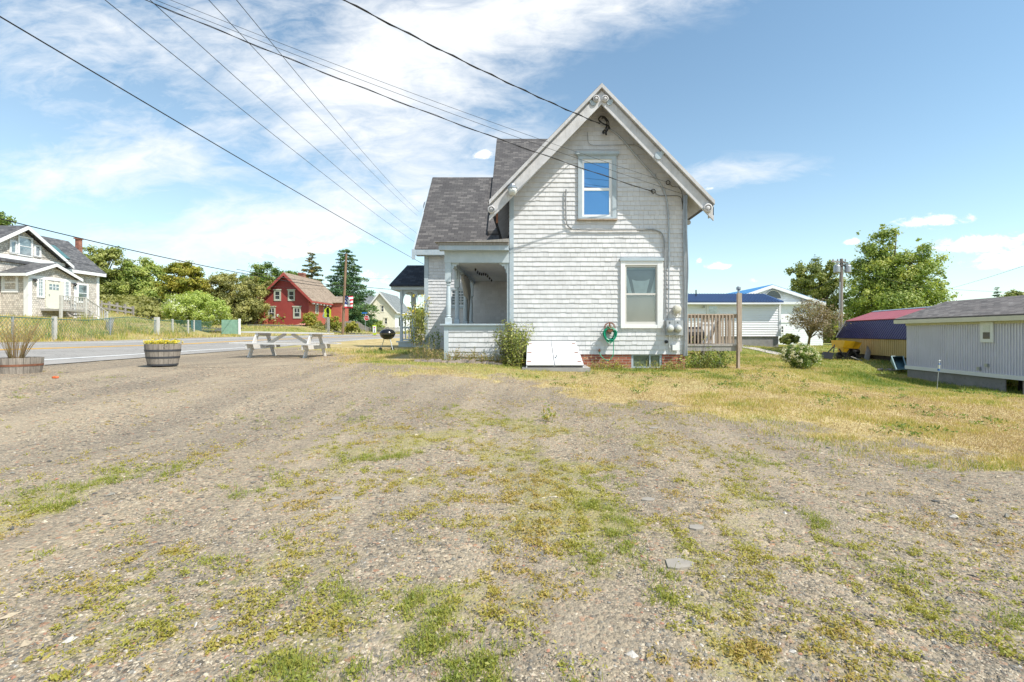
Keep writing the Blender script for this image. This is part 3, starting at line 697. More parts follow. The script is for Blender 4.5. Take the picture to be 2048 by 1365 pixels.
def window(parent, px, d, casing, sash, glassb, mats, rail=None, head=0, sill=.05, depth=.05, gy=0, name='window', muntin=None):
    """frame (casing), sash, panes. boxes given in photo px (x0,x1,y0,y1)"""
    cm, sm, gm, gm2 = mats
    c0, c1, cz1, cz0 = X(casing[0], d), X(casing[1], d), Z(casing[2], d), Z(casing[3], d)
    s0, s1, sz1, sz0 = X(sash[0], d), X(sash[1], d), Z(sash[2], d), Z(sash[3], d)
    g0, g1_, gz1, gz0 = X(glassb[0], d), X(glassb[1], d), Z(glassb[2], d), Z(glassb[3], d)
    y = d
    mb = MB(); mb.box(c0, s0, y-depth, y+.06, cz0, cz1); mb.box(s1, c1, y-depth, y+.06, cz0, cz1)
    mb.box(s0, s1, y-depth+.004, y+.06, sz1, cz1); mb.box(s0, s1, y-depth+.004, y+.06, cz0, sz0)
    w = mb.build(name, cm, parent)
    if head: mb = MB(); mb.box(c0-head, c1+head, y-depth-.05, y+.03, cz1, cz1+head*.9); mb.box(c0-head*.5, c1+head*.5, y-depth-.025, y+.03, cz1-.03, cz1-.002); mb.build('window_head', cm, w)
    if sill: mb = MB(); mb.box(c0-.03, c1+.03, y-depth-.04, y+.02, cz0-sill, cz0-.002); mb.build('sill', cm if cm is not M_trim else M_deck, w)
    mb = MB(); mb.box(s0, g0, y-.02, y+.05, sz0, sz1); mb.box(g1_, s1, y-.02, y+.05, sz0, sz1); mb.box(g0, g1_, y-.018, y+.05, gz1, sz1); mb.box(g0, g1_, y-.018, y+.05, sz0, gz0)
    if rail: r0, r1 = Z(rail[0], d), Z(rail[1], d); mb.box(g0, g1_, y-.016, y+.05, r1, r0)
    if muntin:
        nx, nz = muntin
        for i in range(1, nx): xx = g0+(g1_-g0)*i/nx; mb.box(xx-.012, xx+.012, y-.008, y+.03, gz0, gz1)
        for i in range(1, nz): zz = gz0+(gz1-gz0)*i/nz; mb.box(g0, g1_, y-.007, y+.03, zz-.012, zz+.012)
    mb.build('sash', sm, w)
    if rail:
        mb = MB(); mb.box(g0, g1_, y+.012, y+.02, r0, gz1); mb.build('pane', gm, w); mb = MB(); mb.box(g0, g1_, y+.004, y+.012, gz0, r1); mb.build('pane', gm2, w)
    else: mb = MB(); mb.box(g0, g1_, y+.008, y+.014, gz0, gz1); mb.build('pane', gm, w)
    return w
m_, t_, b_s, o_s = newmat('clear_reflecting_glass'); tr = t_.node('ShaderNodeBsdfTransparent'); gl_ = t_.node('ShaderNodeBsdfGlossy'); gl_.inputs['Roughness'].default_value = .02; mx_ = t_.node('ShaderNodeMixShader'); mx_.inputs[0].default_value = .13
t_.l.new(tr.outputs[0], mx_.inputs[1]); t_.l.new(gl_.outputs[0], mx_.inputs[2]); t_.l.new(mx_.outputs[0], o_s.inputs[0]); M_clear = m_
def lowcurtain():
    dk_ = paint('dim_room', (.045, .07, .08), .4, .9, 2, bmp=0); cu_ = paint('grey_green_curtain', (.15, .21, .22), .15, .8, 5, streak=True); sc_ = paint('insect_screen_and_blind', (.14, .135, .125), .35, .8, 2.2)
    mb = MB(); mb.box(X(1253, D), X(1311, D), D+.0165, D+.0195, Z(644, D), Z(535, D)); cb = mb.build('window_interior', dk_, house)
    mb = MB(); q = lambda L: [(X(p, D), D+.0155, Z(r, D)) for p, r in L]
    mb.face(q([(1264, 559), (1272, 562), (1290, 562), (1300, 558), (1293, 587), (1270, 587)])); mb.face(q([(1253, 545), (1258, 560), (1264, 587), (1257, 587), (1253, 570)])); mb.face(q([(1311, 548), (1307, 565), (1301, 587), (1311, 587)])); mb.face(q([(1253, 535), (1311, 535), (1311, 539), (1253, 540)])); mb.build('curtain', cu_, cb)
    mb = MB(); mb.box(X(1253, D), X(1311, D), D+.014, D+.0158, Z(644, D), Z(590, D)); mb.build('screen', sc_, cb)
window(house, 0, D, (1156, 1232, 311, 439), (1164, 1224, 319.5, 434.5), (1168, 1218, 326, 430), (M_trim, M_whitec, M_glassblue, M_glassblue), (376.5, 382), head=.075, sill=.04)
window(house, 0, D, (1241, 1325.5, 523, 657), (1249.5, 1314, 530.5, 650), (1252.5, 1311.5, 535, 644), (M_whitec, paint('almond_sash', (.62, .60, .56), .04), M_clear, M_clear), (587, 590.5), head=.0, sill=0)
lowcurtain()
mb = MB(); mb.box(X(1239.5, D), X(1326.5, D), D-.08, D, Z(522.8, D), Z(517, D)); mb.build('drip_cap', M_trim, house)
# cellar window
mb = MB(); y = D+.05
for a in ((1263, 1325, 709, 711.5), (1263, 1325, 734, 737), (1263, 1267.5, 711.5, 734), (1320.5, 1325, 711.5, 734), (1299.5, 1302, 711.5, 734)):
    mb.box(X(a[0], D), X(a[1], D), y, y+.06, Z(a[3], D), Z(a[2], D))
cw = mb.build('cellar_window', M_trim, house)
mb = MB(); mb.box(X(1267, D), X(1321, D), y+.03, y+.04, Z(734, D), Z(711, D)); mb.build('pane', paint('dusty_pane', (.12, .15, .10), .5, .3, 7), cw)
# chimney-less cross wings -------------------------------------------------
# lower wing
WX0, WX1, WY = -4.16, HX0+.2, 18.4
we_z, wr_z, we_y, wr_y = Z(498, 18.05), Z(355, 21.5), 18.05, 21.5
wsl = (wr_z-we_z)/(wr_y-we_y)
mb = MB(); mb.prism([(WX0, WY+.02, .6), (WX0, 24.6, .6), (WX0, 24.6, we_z), (WX0, wr_y, wr_z-.25), (WX0, WY+.02, we_z+.1)], (WX1-WX0, 0, 0)); ww = mb.build('wing_wall', M_white, house)
mb = MB()
def wspan(z):
    S = [(WX0+.13, WX1)]; a, b_ = X(899, WY), X(932, WY)
    return [(WX0+.13, a+.03), (b_-.03, WX1)] if Z(617, WY) < z < Z(578, WY) else S
siding(mb, (1, 0, 0), (0, WY+.018, 0), (0, -1, 0), .75, we_z, wspan, seed=8, wmin=.12, wmax=.24); mb.build('shingle_siding', M_white, ww)
mb = MB(); mb.box(WX0-.02, WX0+.14, WY-.02, WY+.12, .6, we_z); mb.build('corner_board', M_post, house)
window(house, 0, WY, (899, 932, 578, 617), (903, 929, 580, 612), (904.5, 927.5, 582, 610), (M_post, M_whitec, M_glassdk, M_glassdk), None, muntin=(4, 5), sill=0)
mb = MB()
vx = X(828, we_y)
mb.prism([(vx, we_y, we_z), (vx, wr_y, wr_z), (vx, wr_y, wr_z-.12), (vx, we_y+.02, we_z-.12)], (X(985, wr_y)-vx+3.2, 0, 0))
mb.prism([(vx, 24.95, we_z), (vx, 24.95, we_z-.12), (vx, wr_y+.001, wr_z-.12), (vx, wr_y+.001, wr_z)], (6.0, 0, 0))
wroof = mb.build('roof', M_roof, house)
mb = MB(); mb.box(vx, WX1, we_y-.03, we_y, we_z-.24, we_z-.04); mb.box(vx+.05, WX1, we_y, WY, we_z-.24, we_z-.2); mb.build('fascia', M_trim, wroof)
mb = MB(); mb.prism([(vx-.04, we_y-.05, we_z-.03), (vx-.04, wr_y, wr_z-.03), (vx-.04, wr_y, wr_z-.25), (vx-.04, we_y-.05, we_z-.28)], (.06, 0, 0)); mb.box(vx-.06, vx+.06, we_y-.12, we_y-.03, we_z-.42, we_z-.04); mb.build('rake_board', M_trim, wroof)
mb = MB(); c = Vector((vx-.05, 20.3, Z(420, 20.3))); mb.lathe(c, [(.10, 0), (.12, .15), (.08, .3), (.03, .36)], 10); mb.bar(c+Vector((0, 0, .2)), c+Vector((.25, 0, .2)), .03, .03); mb.build('eave_lamp', M_metal, wroof)
# taller cross block
ux0 = -1.66; ur_y = 23.7; ur_z = Z(278, 23.7); ue_y = 18.6; ue_z = ur_z-wsl*(ur_y-ue_y)
mb = MB(); mb.prism([(ux0, ue_y, ue_z), (ux0, ur_y, ur_z), (ux0, ur_y, ur_z-.15), (ux0, ue_y, ue_z-.15)], (6.2, 0, 0))
mb.prism([(ux0, 29, ue_z), (ux0, 29, ue_z-.15), (ux0, ur_y+.001, ur_z-.15), (ux0, ur_y+.001, ur_z)], (6.2, 0, 0)); uroof = mb.build('roof', M_roof, house)
mb = MB(); wx = ux0+.15; mb.prism([(wx, 18.9, 3.2), (wx, 28.7, 3.2), (wx, 28.7, ue_z-.05), (wx, ur_y, ur_z-.2), (wx, 18.9, ue_z-.05)], (5.6, 0, 0)); mb.build('upper_wall', M_white, house)
mb = MB(); wx = X(1002, 17.6); mb.box(wx, WX1-.05, 17.6, 20, 3.75, Z(420, 17.6)); mb.build('painted_shade_side_wall', M_roofdark, house)  # shade of the eave and front roof put into the wall colour
mb = MB(); mb.box(ux0-.03, ux0+.0, ue_y-.02, ue_y+.1, ue_z-.2, ue_z-.02); mb.prism([(ux0-.035, ue_y-.02, ue_z-.02), (ux0-.035, ur_y, ur_z-.02), (ux0-.035, ur_y, ur_z-.2), (ux0-.035, ue_y-.02, ue_z-.2)], (.04, 0, 0)); mb.build('rake_board', M_roof, uroof)

# ------------------------------------------------------------------ side porch
PX0, PX1 = X(888, D), HX0-.01
pr_t, pr_b = Z(648, D), Z(714, D)
mb = MB(); mb.box(PX0+.12, PX1-.02, D+.03, D+.12, pr_b-.1, pr_t-.16); mb.box(PX0+.03, PX0+.12, D+.13, WY-.05, pr_b-.1, pr_t-.16)
pw = mb.build('porch_rail_wall', M_white, house)
mb = MB(); siding(mb, (1, 0, 0), (0, D+.028, 0), (0, -1, 0), pr_b, pr_t-.16, lambda z: [(PX0+.12, PX1-.03)], e=.135, seed=12)
siding(mb, (0, 1, 0), (PX0+.03, D+.13, 0), (-1, 0, 0), pr_b, pr_t-.16, lambda z: [(0, WY-D-.3)], e=.135, seed=13); mb.build('shingle_siding', M_white, pw)
mb = MB(); mb.box(PX0, PX0+.12, D, D+.13, pr_b-.1, pr_t-.05); mb.box(PX0+.12, PX1-.02, D+.01, D+.1, pr_t-.16, pr_t-.05); mb.box(PX0+.02, PX0+.12, D+.13, WY-.05, pr_t-.16, pr_t-.05)
mb.build('porch_rail_trim', M_post, house)
mb = MB(); mb.box(PX0-.10, PX1-.02, D-.06, D+.20, pr_t-.045, pr_t); mb.box(PX0-.10, PX0+.2, D+.2, WY-.05, pr_t-.045, pr_t); mb.build('rail_cap', M_trim, house)
beam_b = Z(526, D); beam_t = Z(503.5, D)
def porch_post(x, y, zb, zt, r=.06):
    mb = MB(); h = zt-zb
    mb.box(x-r*1.05, x+r*1.05, y-r*1.05, y+r*1.05, zb, zb+h*.10)
    prof = [(r*.95, .10), (r*.7, .115), (r*1.0, .13), (r*.75, .145), (r*.85, .16), (r*.95, .3), (r*.8, .5), (r*.62, .62), (r*.9, .635), (r*.6, .65), (r*.95, .665), (r*.7, .68)]
    mb.lathe((x, y, zb), [(a, b_*h) for a, b_ in prof], 12)
    mb.box(x-r*1.05, x+r*1.05, y-r*1.05, y+r*1.05, zb+h*.68, zt)
    return mb.build('porch_post', M_post, house)
px_ = X(896, D)+.0
PD = [D+.07, 14.3, 16.1, 17.7]
for y in PD: porch_post(px_, y, pr_t, beam_b+.02, .075)
mb = MB(); mb.box(X(1014, D), X(1018.4, D), D+.02, D+.12, pr_t, beam_b); mb.build('porch_post', M_post, house)
mb = MB(); mb.box(X(889, D), PX1, D-.02, D+.13, beam_b, beam_t); mb.box(px_-.07, px_+.07, D+.13, WY-.03, beam_b+.01, beam_t-.02); mb.build('porch_beam', M_post, house)
mb = MB(); mb.box(px_+.07, PX1, D+.13, WY-.03, beam_b+.12, beam_b+.15); mb.build('porch_ceiling', M_white, house)
mb = MB(); mb.box(X(879, D), PX1, D-.28, WY-.03, beam_t+.13, beam_t+.19)
mb.prism([(X(874, D), D-.33, beam_t+.195), (PX1, D-.33, beam_t+.195), (PX1, D-.33, beam_t+.29), (X(962, D), D-.33, beam_t+.23)], (0, .5, 0)); mb.build('porch_roof', M_greywood, house)
mb = MB(); mb.box(X(881, D), PX1, D-.25, D-.22, beam_t+.0, beam_t+.128); mb.box(X(881, D), PX1, D-.22, D-.02, beam_t-.0, beam_t+.03); mb.build('porch_fascia', M_trim, house)
mb = MB(); mb.box(PX0+.1, PX1-.02, D+.12, WY-.03, .75, .82); mb.build('porch_floor', M_greywood, house)
# scroll brackets at post tops
for sx, xx, yy, ax in ((1, px_+.075, PD[0], 0), (-1, X(1014, D), D+.07, 0), (1, px_, PD[0]+.075, 1), (-1, px_, PD[1]-.075, 1), (1, px_, PD[1]+.075, 1), (-1, px_, PD[2]-.075, 1)):
    mb = MB(); prof = [(0, 0), (.21, 0), (.21, -.035), (.15, -.045), (.14, -.09), (.08, -.08), (.07, -.15), (.035, -.17), (.035, -.26), (0, -.28)]
    if ax == 0: mb.prism([(xx+sx*a, yy-.02, beam_b+b_) for a, b_ in prof], (0, .04, 0))
    else: mb.prism([(xx-.02, yy+sx*a, beam_b+b_) for a, b_ in prof], (.04, 0, 0))
    mb.build('scroll_bracket', M_post, house)
# gathered tarp tied to the third post, string of lights
mb = MB()
for k in range(9):
    a = k/8; p0 = Vector((px_+.02+.05*math.sin(k*2.1), 15.3+a*1.1, beam_b-.02)); p1 = Vector((px_+.06+.05*math.cos(k*1.7), 16.15+a*.22, pr_t+.9)); p2 = Vector((px_+.03, 16.2+a*.15, pr_t+.02))
    mb.tube([p0, p0.lerp(p1, .5)+Vector((.02, 0, -.02)), p1, p2], [.07, .07, .05, .06], 6)
solo(mb, 'porch_curtain', M_tarp, 'grey gathered canvas curtain hanging between the porch posts', 'curtain', (px_, 15.9, pr_t))
mb = MB(); ls = [Vector((X(951+(x-951), 14.2+k*.32), 14.2+k*.32, beam_b+.06-.05*math.sin(k*.9))) for k, x in enumerate(range(951, 986, 4))]
mb.tube(ls, .008, 4)
for p in ls: mb.lathe(p-Vector((0, 0, .09)), [(.01, 0), (.028, .03), (.022, .07), (.01, .09)], 6)
solo(mb, 'string_lights', M_black, 'black string of small lights under the porch ceiling', 'string lights', ls[0])
# ------------------------------------------------------------------ small side porch on the wing gable
sx0, sx1, sy0, sy1 = -5.95, WX0-.02, 20.0, 22.6
ez_ = Z(571, 20.0); rz_ = Z(531, 21.1)
mb = MB()
mb.prism([(sx0, 19.85, ez_), (sx0+.35, 21.2, rz_), (sx0+.35, 21.2, rz_-.07), (sx0, 19.85, ez_-.07)], (0, 0, 0.001)) if False else None
V = [(sx0-.05, 19.8, ez_), (sx1, 19.8, ez_), (sx1, 21.1, rz_), (sx0+.38, 21.1, rz_), (sx0-.05, 22.7, ez_), (sx1, 22.7, ez_)]
V2 = [(a, b_, c-.06) for a, b_, c in V]
mb.mesh(V+V2, [(0, 1, 2, 3), (3, 2, 5, 4), (0, 3, 4), (6, 9, 8, 7), (9, 10, 11, 8), (6, 10, 9), (0, 6, 7, 1), (4, 10, 6, 0), (5, 11, 10, 4)])
sp = mb.build('side_porch_roof', M_roofdark, house)
mb = MB(); mb.box(sx0, sx1, 19.9, 22.6, ez_-.20, ez_-.065); mb.build('side_porch_fascia', M_post, house)
gz = Z(690, 20.0)
for (px, y) in ((803, 20.1), (803, 22.4), (825, 20.1+1.6)):
    xx = X(px, y) if y < 21 or px > 820 else X(803, 20.1)
    mb = MB(); r = .055; zt = ez_-.2; h = zt-gz-.1; zb = gz+.1
    mb.box(xx-r, xx+r, y-r, y+r, zb, zb+h*.4); mb.lathe((xx, y, zb), [(a*r, b_*h) for a, b_ in ((1, .4), (.7, .41), (1, .42), (.75, .44), (.85, .55), (.7, .72), (1, .73), (.7, .745))], 10); mb.box(xx-r, xx+r, y-r, y+r, zb+h*.745, zt); mb.build('porch_post', M_post, house)
def arch(x0, x1, y, zt, w=.05):
    mb = MB(); n = 12; hw = (x1-x0)/2; top = [(x0+(x1-x0)*i/n, zt) for i in range(n+1)]
    bot = [(x0+hw-hw*math.cos(math.pi*i/n), zt-.50+.44*math.sin(math.pi*i/n)) for i in range(n+1)]
    for i in range(n): mb.prism([(top[i][0], y, top[i][1]), (top[i+1][0], y, top[i+1][1]), (bot[i+1][0], y, bot[i+1][1]), (bot[i][0], y, bot[i][1])], (0, w, 0))
    mb.build('arched_bracket', M_post, house)
xa = X(803, 20.1)+.055; arch(xa, xa+.62, 20.1, ez_-.2)
mb = MB(); mb.box(sx0+.3, sx1, 19.95, 22.6, gz-.3, gz+.1); mb.box(sx0+.22, sx1, 19.9, 22.65, gz+.1, gz+.16); mb.build('side_porch_base', M_post, house)
mb = MB(); mb.box(xa, xa+.7, 20.07, 20.13, gz+.7, gz+.78); mb.box(xa, xa+.7, 20.07, 20.13, gz+.2, gz+.26)
for k in range(4): mb.box(xa+.1+.15*k, xa+.14+.15*k, 20.08, 20.12, gz+.26, gz+.7)
mb.build('side_porch_rail', M_post, house)

# ------------------------------------------------------------------ things on the facade
def wpath(pts, d): return [Vector((X(a, D), d, Z(b_, D))) for a, b_ in pts]
def smooth_pts(pts, n=5):
    out = []
    for i in range(len(pts)-1):
        p0 = pts[max(i-1, 0)]; p1 = pts[i]; p2 = pts[i+1]; p3 = pts[min(i+2, len(pts)-1)]
        for k in range(n):
            t = k/n; out.append(.5*((2*p1)+(p2-p0)*t+(2*p0-5*p1+4*p2-p3)*t*t+(3*p1-p0-3*p2+p3)*t**3))
    return out+[pts[-1]]
mb = MB(); p = wpath([(1132, 380), (1131, 405), (1132, 438)], D-.04)+smooth_pts(wpath([(1132, 438), (1135, 452), (1146, 460)], D-.04))[1:]+wpath([(1200, 461), (1305, 460)], D-.04)+smooth_pts(wpath([(1305, 460), (1322, 467), (1328, 484)], D-.04))[1:]+wpath([(1329, 560), (1326, 640)], D-.04)
mb.tube(p, .019, 8); solo(mb, 'electric_conduit', M_conduit, 'painted conduit bending down beside the small upper window then right above the lower one', 'conduit', p[0], 'conduits on the gable wall', smooth=False)
mb = MB(); p = smooth_pts(wpath([(1218, 260), (1240, 276), (1273, 315), (1306, 352), (1325, 378), (1334, 410), (1337, 460)], D-.045))+wpath([(1336.5, 560), (1336, 640)], D-.045)
mb.tube(p, .021, 8)
for a in ((1240, 277), (1273, 313), (1308, 352), (1337, 438), (1337, 530), (1336, 577)): mb.lathe(wpath([a], D-.045)[0]-Vector((0, 0, .012)), [(.032, 0), (.032, .024)], 8)
solo(mb, 'electric_conduit', M_metal, 'grey conduit curving down under the right rake to the electric meters', 'conduit', p[0], 'conduits on the gable wall')
mb = MB(); p = smooth_pts(wpath([(1175, 266), (1175, 280), (1180, 290), (1200, 292), (1240, 291), (1270, 292), (1300, 310)], D-.03)); mb.tube(p, .007, 5)
solo(mb, 'loose_cable', M_conduit, 'thin pale cable drooping over the upper window head', 'cable', p[0])
for dx, rr in ((0, .017), (3, .011), (-3.5, .012)):
    pass
mb = MB(); rd = random.Random(5)
for k in range(6):
    x0 = 1366+k*1.5; p = smooth_pts(wpath([(x0+rd.uniform(-1, 1), 392), (x0+rd.uniform(-1.5, 1.5), 460), (x0+rd.uniform(-1.5, 1.5), 540), (x0+rd.uniform(-2, 2), 610), (x0+rd.uniform(-2, 2), 680), (x0-1, 712)], D-.045-.012*(k % 2)))
    mb.tube(p, .009+.004*(k % 3), 5)
solo(mb, 'cable_bundle', M_metal, 'bundle of grey cables running down the right corner board of the white gable', 'cables', p[0])
# service drop gooseneck
mb = MB()
for k in range(5):
    o = rd.uniform(-3, 3); p = smooth_pts([Vector((X(a, D), D-.12-.05*math.sin(k), Z(b_, D))) for a, b_ in ((1200+k*.6, 237+k), (1207+o*.4, 240), (1213+o, 250), (1211+o*1.4, 262), (1206+o*1.6, 270-k))]); mb.tube(p, .012, 5)
    mb.lathe(p[-1]-Vector((0, 0, .06)), [(.022, 0), (.028, .03), (.015, .07)], 6)
p = smooth_pts([Vector((X(a, D), D-.1, Z(b_, D))) for a, b_ in ((1201, 236), (1196, 243), (1205, 251), (1216, 256), (1218, 262))]); mb.tube(p, .02, 6)
solo(mb, 'service_wires', M_black, 'black tangle of service wires and splices under the gable peak', 'wires', p[0])
for (cx_, cy_) in ((1305.5, 384), (1335, 367)):
    mb = MB(); pts = [Vector((X(cx_+4*math.cos(t), D), D-.05, Z(cy_+4*math.sin(t), D))) for t in np.linspace(0, 6.28, 14)]; mb.tube(pts, .012, 5, cap=False)
    mb.tube(smooth_pts(wpath([(cx_+3, cy_), (cx_+8, cy_+7), (cx_+22, cy_+9), (1357, cy_+10), (1363, cy_+22), (1364, 420)], D-.05)), .008, 5)
    solo(mb, 'cable_coil', M_black, ('lower small black cable loop with its wire running right to the corner of the gable', 'upper small black cable hook tucked close under the right rake')[cx_ > 1320], 'cable', pts[0])
# meters
mt = thing('electric_meter_box', 'grey two-dial electric meter box low on the right of the shingled wall', 'electric meter', P(1346, 671, D-.02))
mb = MB(); mb.box(X(1330, D), X(1346, D), D-.16, D-.02, Z(671, D), Z(641.5, D)); mb.box(X(1346.4, D), X(1362.5, D), D-.165, D-.02, Z(671, D), Z(641.5, D)); mb.build('enclosure', M_metalgrey, mt)
for px in (1339.5, 1355.5):
    mb = MB(); c = P(px, 657.5, D-.165); c.y = D-.165
    mb.lathe(c, [(.105, 0), (.105, -.03), (.09, -.035)], 16, 'y'); h = mb.build('meter_ring', M_metal, mt)
    mb = MB(); mb.lathe(c+Vector((0, -.035, 0)), [(.082, 0), (.082, -.07), (.06, -.10), (.02, -.105)], 16, 'y'); mb.build('dial_glass', M_lens, mt, smooth=True)
    mb = MB(); mb.box(c.x-.05, c.x+.05, c.y-.109, c.y-.106, c.z-.015, c.z+.03); mb.build('dial_plate', M_dark, mt)
def text(body, size, loc, mat, parent, rot=(R(90), 0, 0), name='lettering'):
    cu = bpy.data.curves.new(name, 'FONT'); cu.body = body; cu.size = size; cu.align_x = 'CENTER'; cu.align_y = 'CENTER'; cu.extrude = .001; cu.materials.append(mat)
    o = bpy.data.objects.new(name, cu); COL.objects.link(o); o.parent = parent; L = Vector(loc)
    if parent is not None and root_of(parent) in ORG: L = L-ORG[root_of(parent)]
    bpy.context.view_layer.update(); dg = bpy.context.evaluated_depsgraph_get(); me = bpy.data.meshes.new_from_object(o.evaluated_get(dg)); bpy.data.objects.remove(o)
    o = bpy.data.objects.new(name, me); COL.objects.link(o); o.parent = parent; o.location = L; o.rotation_euler = rot; return o
text('B', .075, P(1339.5, 646, D-.163), M_dark, mt); text('A', .075, P(1355.5, 646, D-.168), M_dark, mt)
for o in mt.children:
    if o.name.startswith('lettering'): o.location.y = (D-.1665)-mt.location.y
mb = MB(); c = P(1352, 619, D-.02); mb.lathe(c, [(.10, 0), (.115, -.05), (.11, -.13), (.08, -.17), (.04, -.18)], 14, 'y'); mb.box(c.x-.085, c.x+.085, D-.14, D-.02, c.z-.12, c.z+.02)
mb.tube(smooth_pts([c+Vector((-.07, -.1, -.1)), c+Vector((-.04, -.1, -.2)), c+Vector((.04, -.1, -.21)), c+Vector((.08, -.08, -.1))]), .014, 5)
solo(mb, 'cable_terminal', paint('beige_plastic', (.55, .52, .44), .06, .5, 3), 'rounded beige cable terminal above the electric meters', 'terminal box', c)
mb = MB(); mb.box(X(1343, D), X(1357, D), D-.10, D-.02, Z(701, D), Z(690, D)); mb.tube(wpath([(1338, 671), (1338, 690), (1340, 703)], D-.04), .012, 5)
mb.tube(smooth_pts(wpath([(1352, 690), (1353, 680), (1352, 672)], D-.06)), .01, 5)
solo(mb, 'junction_box', M_whitec, 'small white box on the wall below the electric meters', 'junction box', P(1350, 701, D-.02))
mb = MB(); c = P(1332, 684, D-.02); mb.lathe(c, [(.045, 0), (.045, -.05), (.03, -.06)], 10, 'y'); solo(mb, 'dryer_vent', M_black, 'small round black vent left of the white box', 'vent', c)
# hose reel + hose
c = P(1218, 660, D-.02)
hr = thing('hose_reel', 'rusty wall hose reel with curved wire hoop', 'hose reel', c)
mb = MB(); mb.tube([c+Vector((.135*math.cos(t), -.20, .06+.13*math.sin(t))) for t in np.linspace(-.2, 3.34, 12)], .010, 6); mb.tube([c+Vector((.135*math.cos(t), -.04, .06+.13*math.sin(t))) for t in np.linspace(-.2, 3.34, 12)], .010, 6); mb.build('hoop', M_rust, hr)
mb = MB(); mb.lathe(c+Vector((0, 0, .02)), [(.085, -.03), (.085, -.19)], 12, 'y'); mb.bar(c+Vector((0, -.1, .02)), c+Vector((0, -.1, .19)), .04, .02, up=(0, 1, 0)); mb.build('drum', M_rust, hr)
mb = MB(); mb.box(c.x-.06, c.x+.06, c.y-.03, c.y+.005, c.z-.12, c.z+.12); mb.build('wall_plate', M_greywood, hr)
mb = MB(); pts = []
for k in range(13):
    rx = .115+.095*rd.random(); rz2 = .15+.12*rd.random(); yo = -.06-.011*k; ox = rd.uniform(-.02, .02)
    for t in np.linspace(0, 6.28, 26, endpoint=False):
        sq = 1-.30*max(0, math.cos(t))
        pts.append(c+Vector((ox+rx*math.sin(t)*(1-.12*max(0, -math.cos(t))), yo-.011*t/6.28+rd.uniform(-.003, .003), -.10+rz2*math.cos(t)*(.72 if math.cos(t) > 0 else 1.0))))
mb.tube(pts, .0105, 6)
tail = smooth_pts([c+Vector((.10, -.12, -.30)), P(1227, 695, D-.14), P(1226, 710, D-.16), P(1221, 719, D-.18), P(1213, 721, D-.2), P(1204, 715, D-.15), P(1199, 706, D-.06), P(1198.5, 702, D-.03)], 6)
mb.tube(tail, .0115, 6); solo(mb, 'garden_hose', M_green, 'green garden hose coiled on the reel with a loop hanging to the tap', 'hose', c)
mb = MB(); c2 = P(1198.5, 702, D-.02); mb.lathe(c2, [(.03, 0), (.022, -.05), (.03, -.06), (.02, -.09)], 8, 'y'); mb.lathe(c2+Vector((0, -.04, .0)), [(.01, 0), (.01, .04), (.03, .045), (.03, .055)], 8); solo(mb, 'outdoor_tap', M_rust, 'small brass wall tap just above the brick foundation', 'tap', c2)
# security light on left rake
wl = thing('yard_light', 'grey security light hanging at the left foot of the gable rake', 'lamp', P(1025, 392, DF-.12)); c = P(1025, 391, DF-.15)
mb = MB(); mb.lathe(c, [(.075, .0), (.10, .05), (.118, .17)], 16); mb.build('diffuser', M_lens, wl, smooth=True)
mb = MB(); mb.lathe(c, [(.125, .17), (.125, .205), (.085, .225), (.06, .29), (.03, .30)], 16); mb.bar(c+Vector((0, 0, .22)), c+Vector((0, .12, .22)), .04, .04); mb.build('lamp_housing', M_metal, wl)
# bulkhead
bk = thing('cellar_bulkhead', 'white sloping steel cellar door on a concrete kerb against the house', 'cellar door', P(1110, 736, D-.9))
yb0, yb1 = D-1.0, D-.02; zb = Z(741, D-1.0)
bx0, bx1 = X(1051, 11.8), X(1168, 11.8); tx0, tx1 = X(1056, 12.55), X(1152, 12.55); zt_, zb_ = Z(685, 12.55), Z(731.5, 11.75)
A = Vector((bx0+.02, yb0, zb_)); B = Vector((bx1-.02, yb0, zb_)); C_ = Vector((tx1, yb1, zt_)); D_ = Vector((tx0-.02, yb1, zt_))
def lerp4(u, v): return A.lerp(B, u).lerp(D_.lerp(C_, u), v)
nr = (B-A).cross(D_-A).normalized()
for (u0, u1) in ((0, .485), (.50, 1.0)):
    mb = MB(); q = [lerp4(u0, 0), lerp4(u1, 0), lerp4(u1, 1), lerp4(u0, 1)]; mb.prism([a-nr*.0 for a in q], nr*.03)
    dl = mb.build('door_leaf', M_bulk, bk)
    if u0 > .1: mb = MB(); h = lerp4(.545, .28)+nr*.03; mb.bar(h, h+Vector((0, 0, .07)), .03, .03); mb.lathe(h, [(.04, 0), (.03, .012)], 8); mb.build('handle', M_metal, dl)
for u in (.012, .97):
    for v in (.12, .5, .88):
        mb = MB(); h = lerp4(u, v)+nr*.032; mb.bar(h, h+Vector((.11 if u < .5 else -.09, 0, 0)), .035, .008, up=nr); mb.build('hinge', M_rust, bk)
mb = MB(); mb.bar(lerp4(.49, 0)-nr*.01, lerp4(.49, 1)-nr*.01, .04, .03); mb.build('centre_channel', M_metal, bk)
mb = MB(); mb.prism([A-Vector((0, 0, .01)), D_-Vector((0, 0, .01)), Vector((D_.x, yb1, zb_-.05)), Vector((A.x, yb0, zb_-.05))], (.02, 0, 0)); mb.prism([B-Vector((.02, 0, .01)), C_-Vector((.02, 0, .01)), Vector((C_.x, yb1, zb_-.05)), Vector((B.x-.02, yb0, zb_-.05))], (.02, 0, 0))
mb.prism([A-nr*.003, B-nr*.003, C_-nr*.003, D_-nr*.003], nr*-.01); mb.build('side_cheek', M_bulk, bk)
mb = MB(); mb.box(bx0-.08, bx1+.14, yb0-.06, yb1, zb_-.45, zb_-.05); mb.build('concrete_kerb', M_conc, bk)

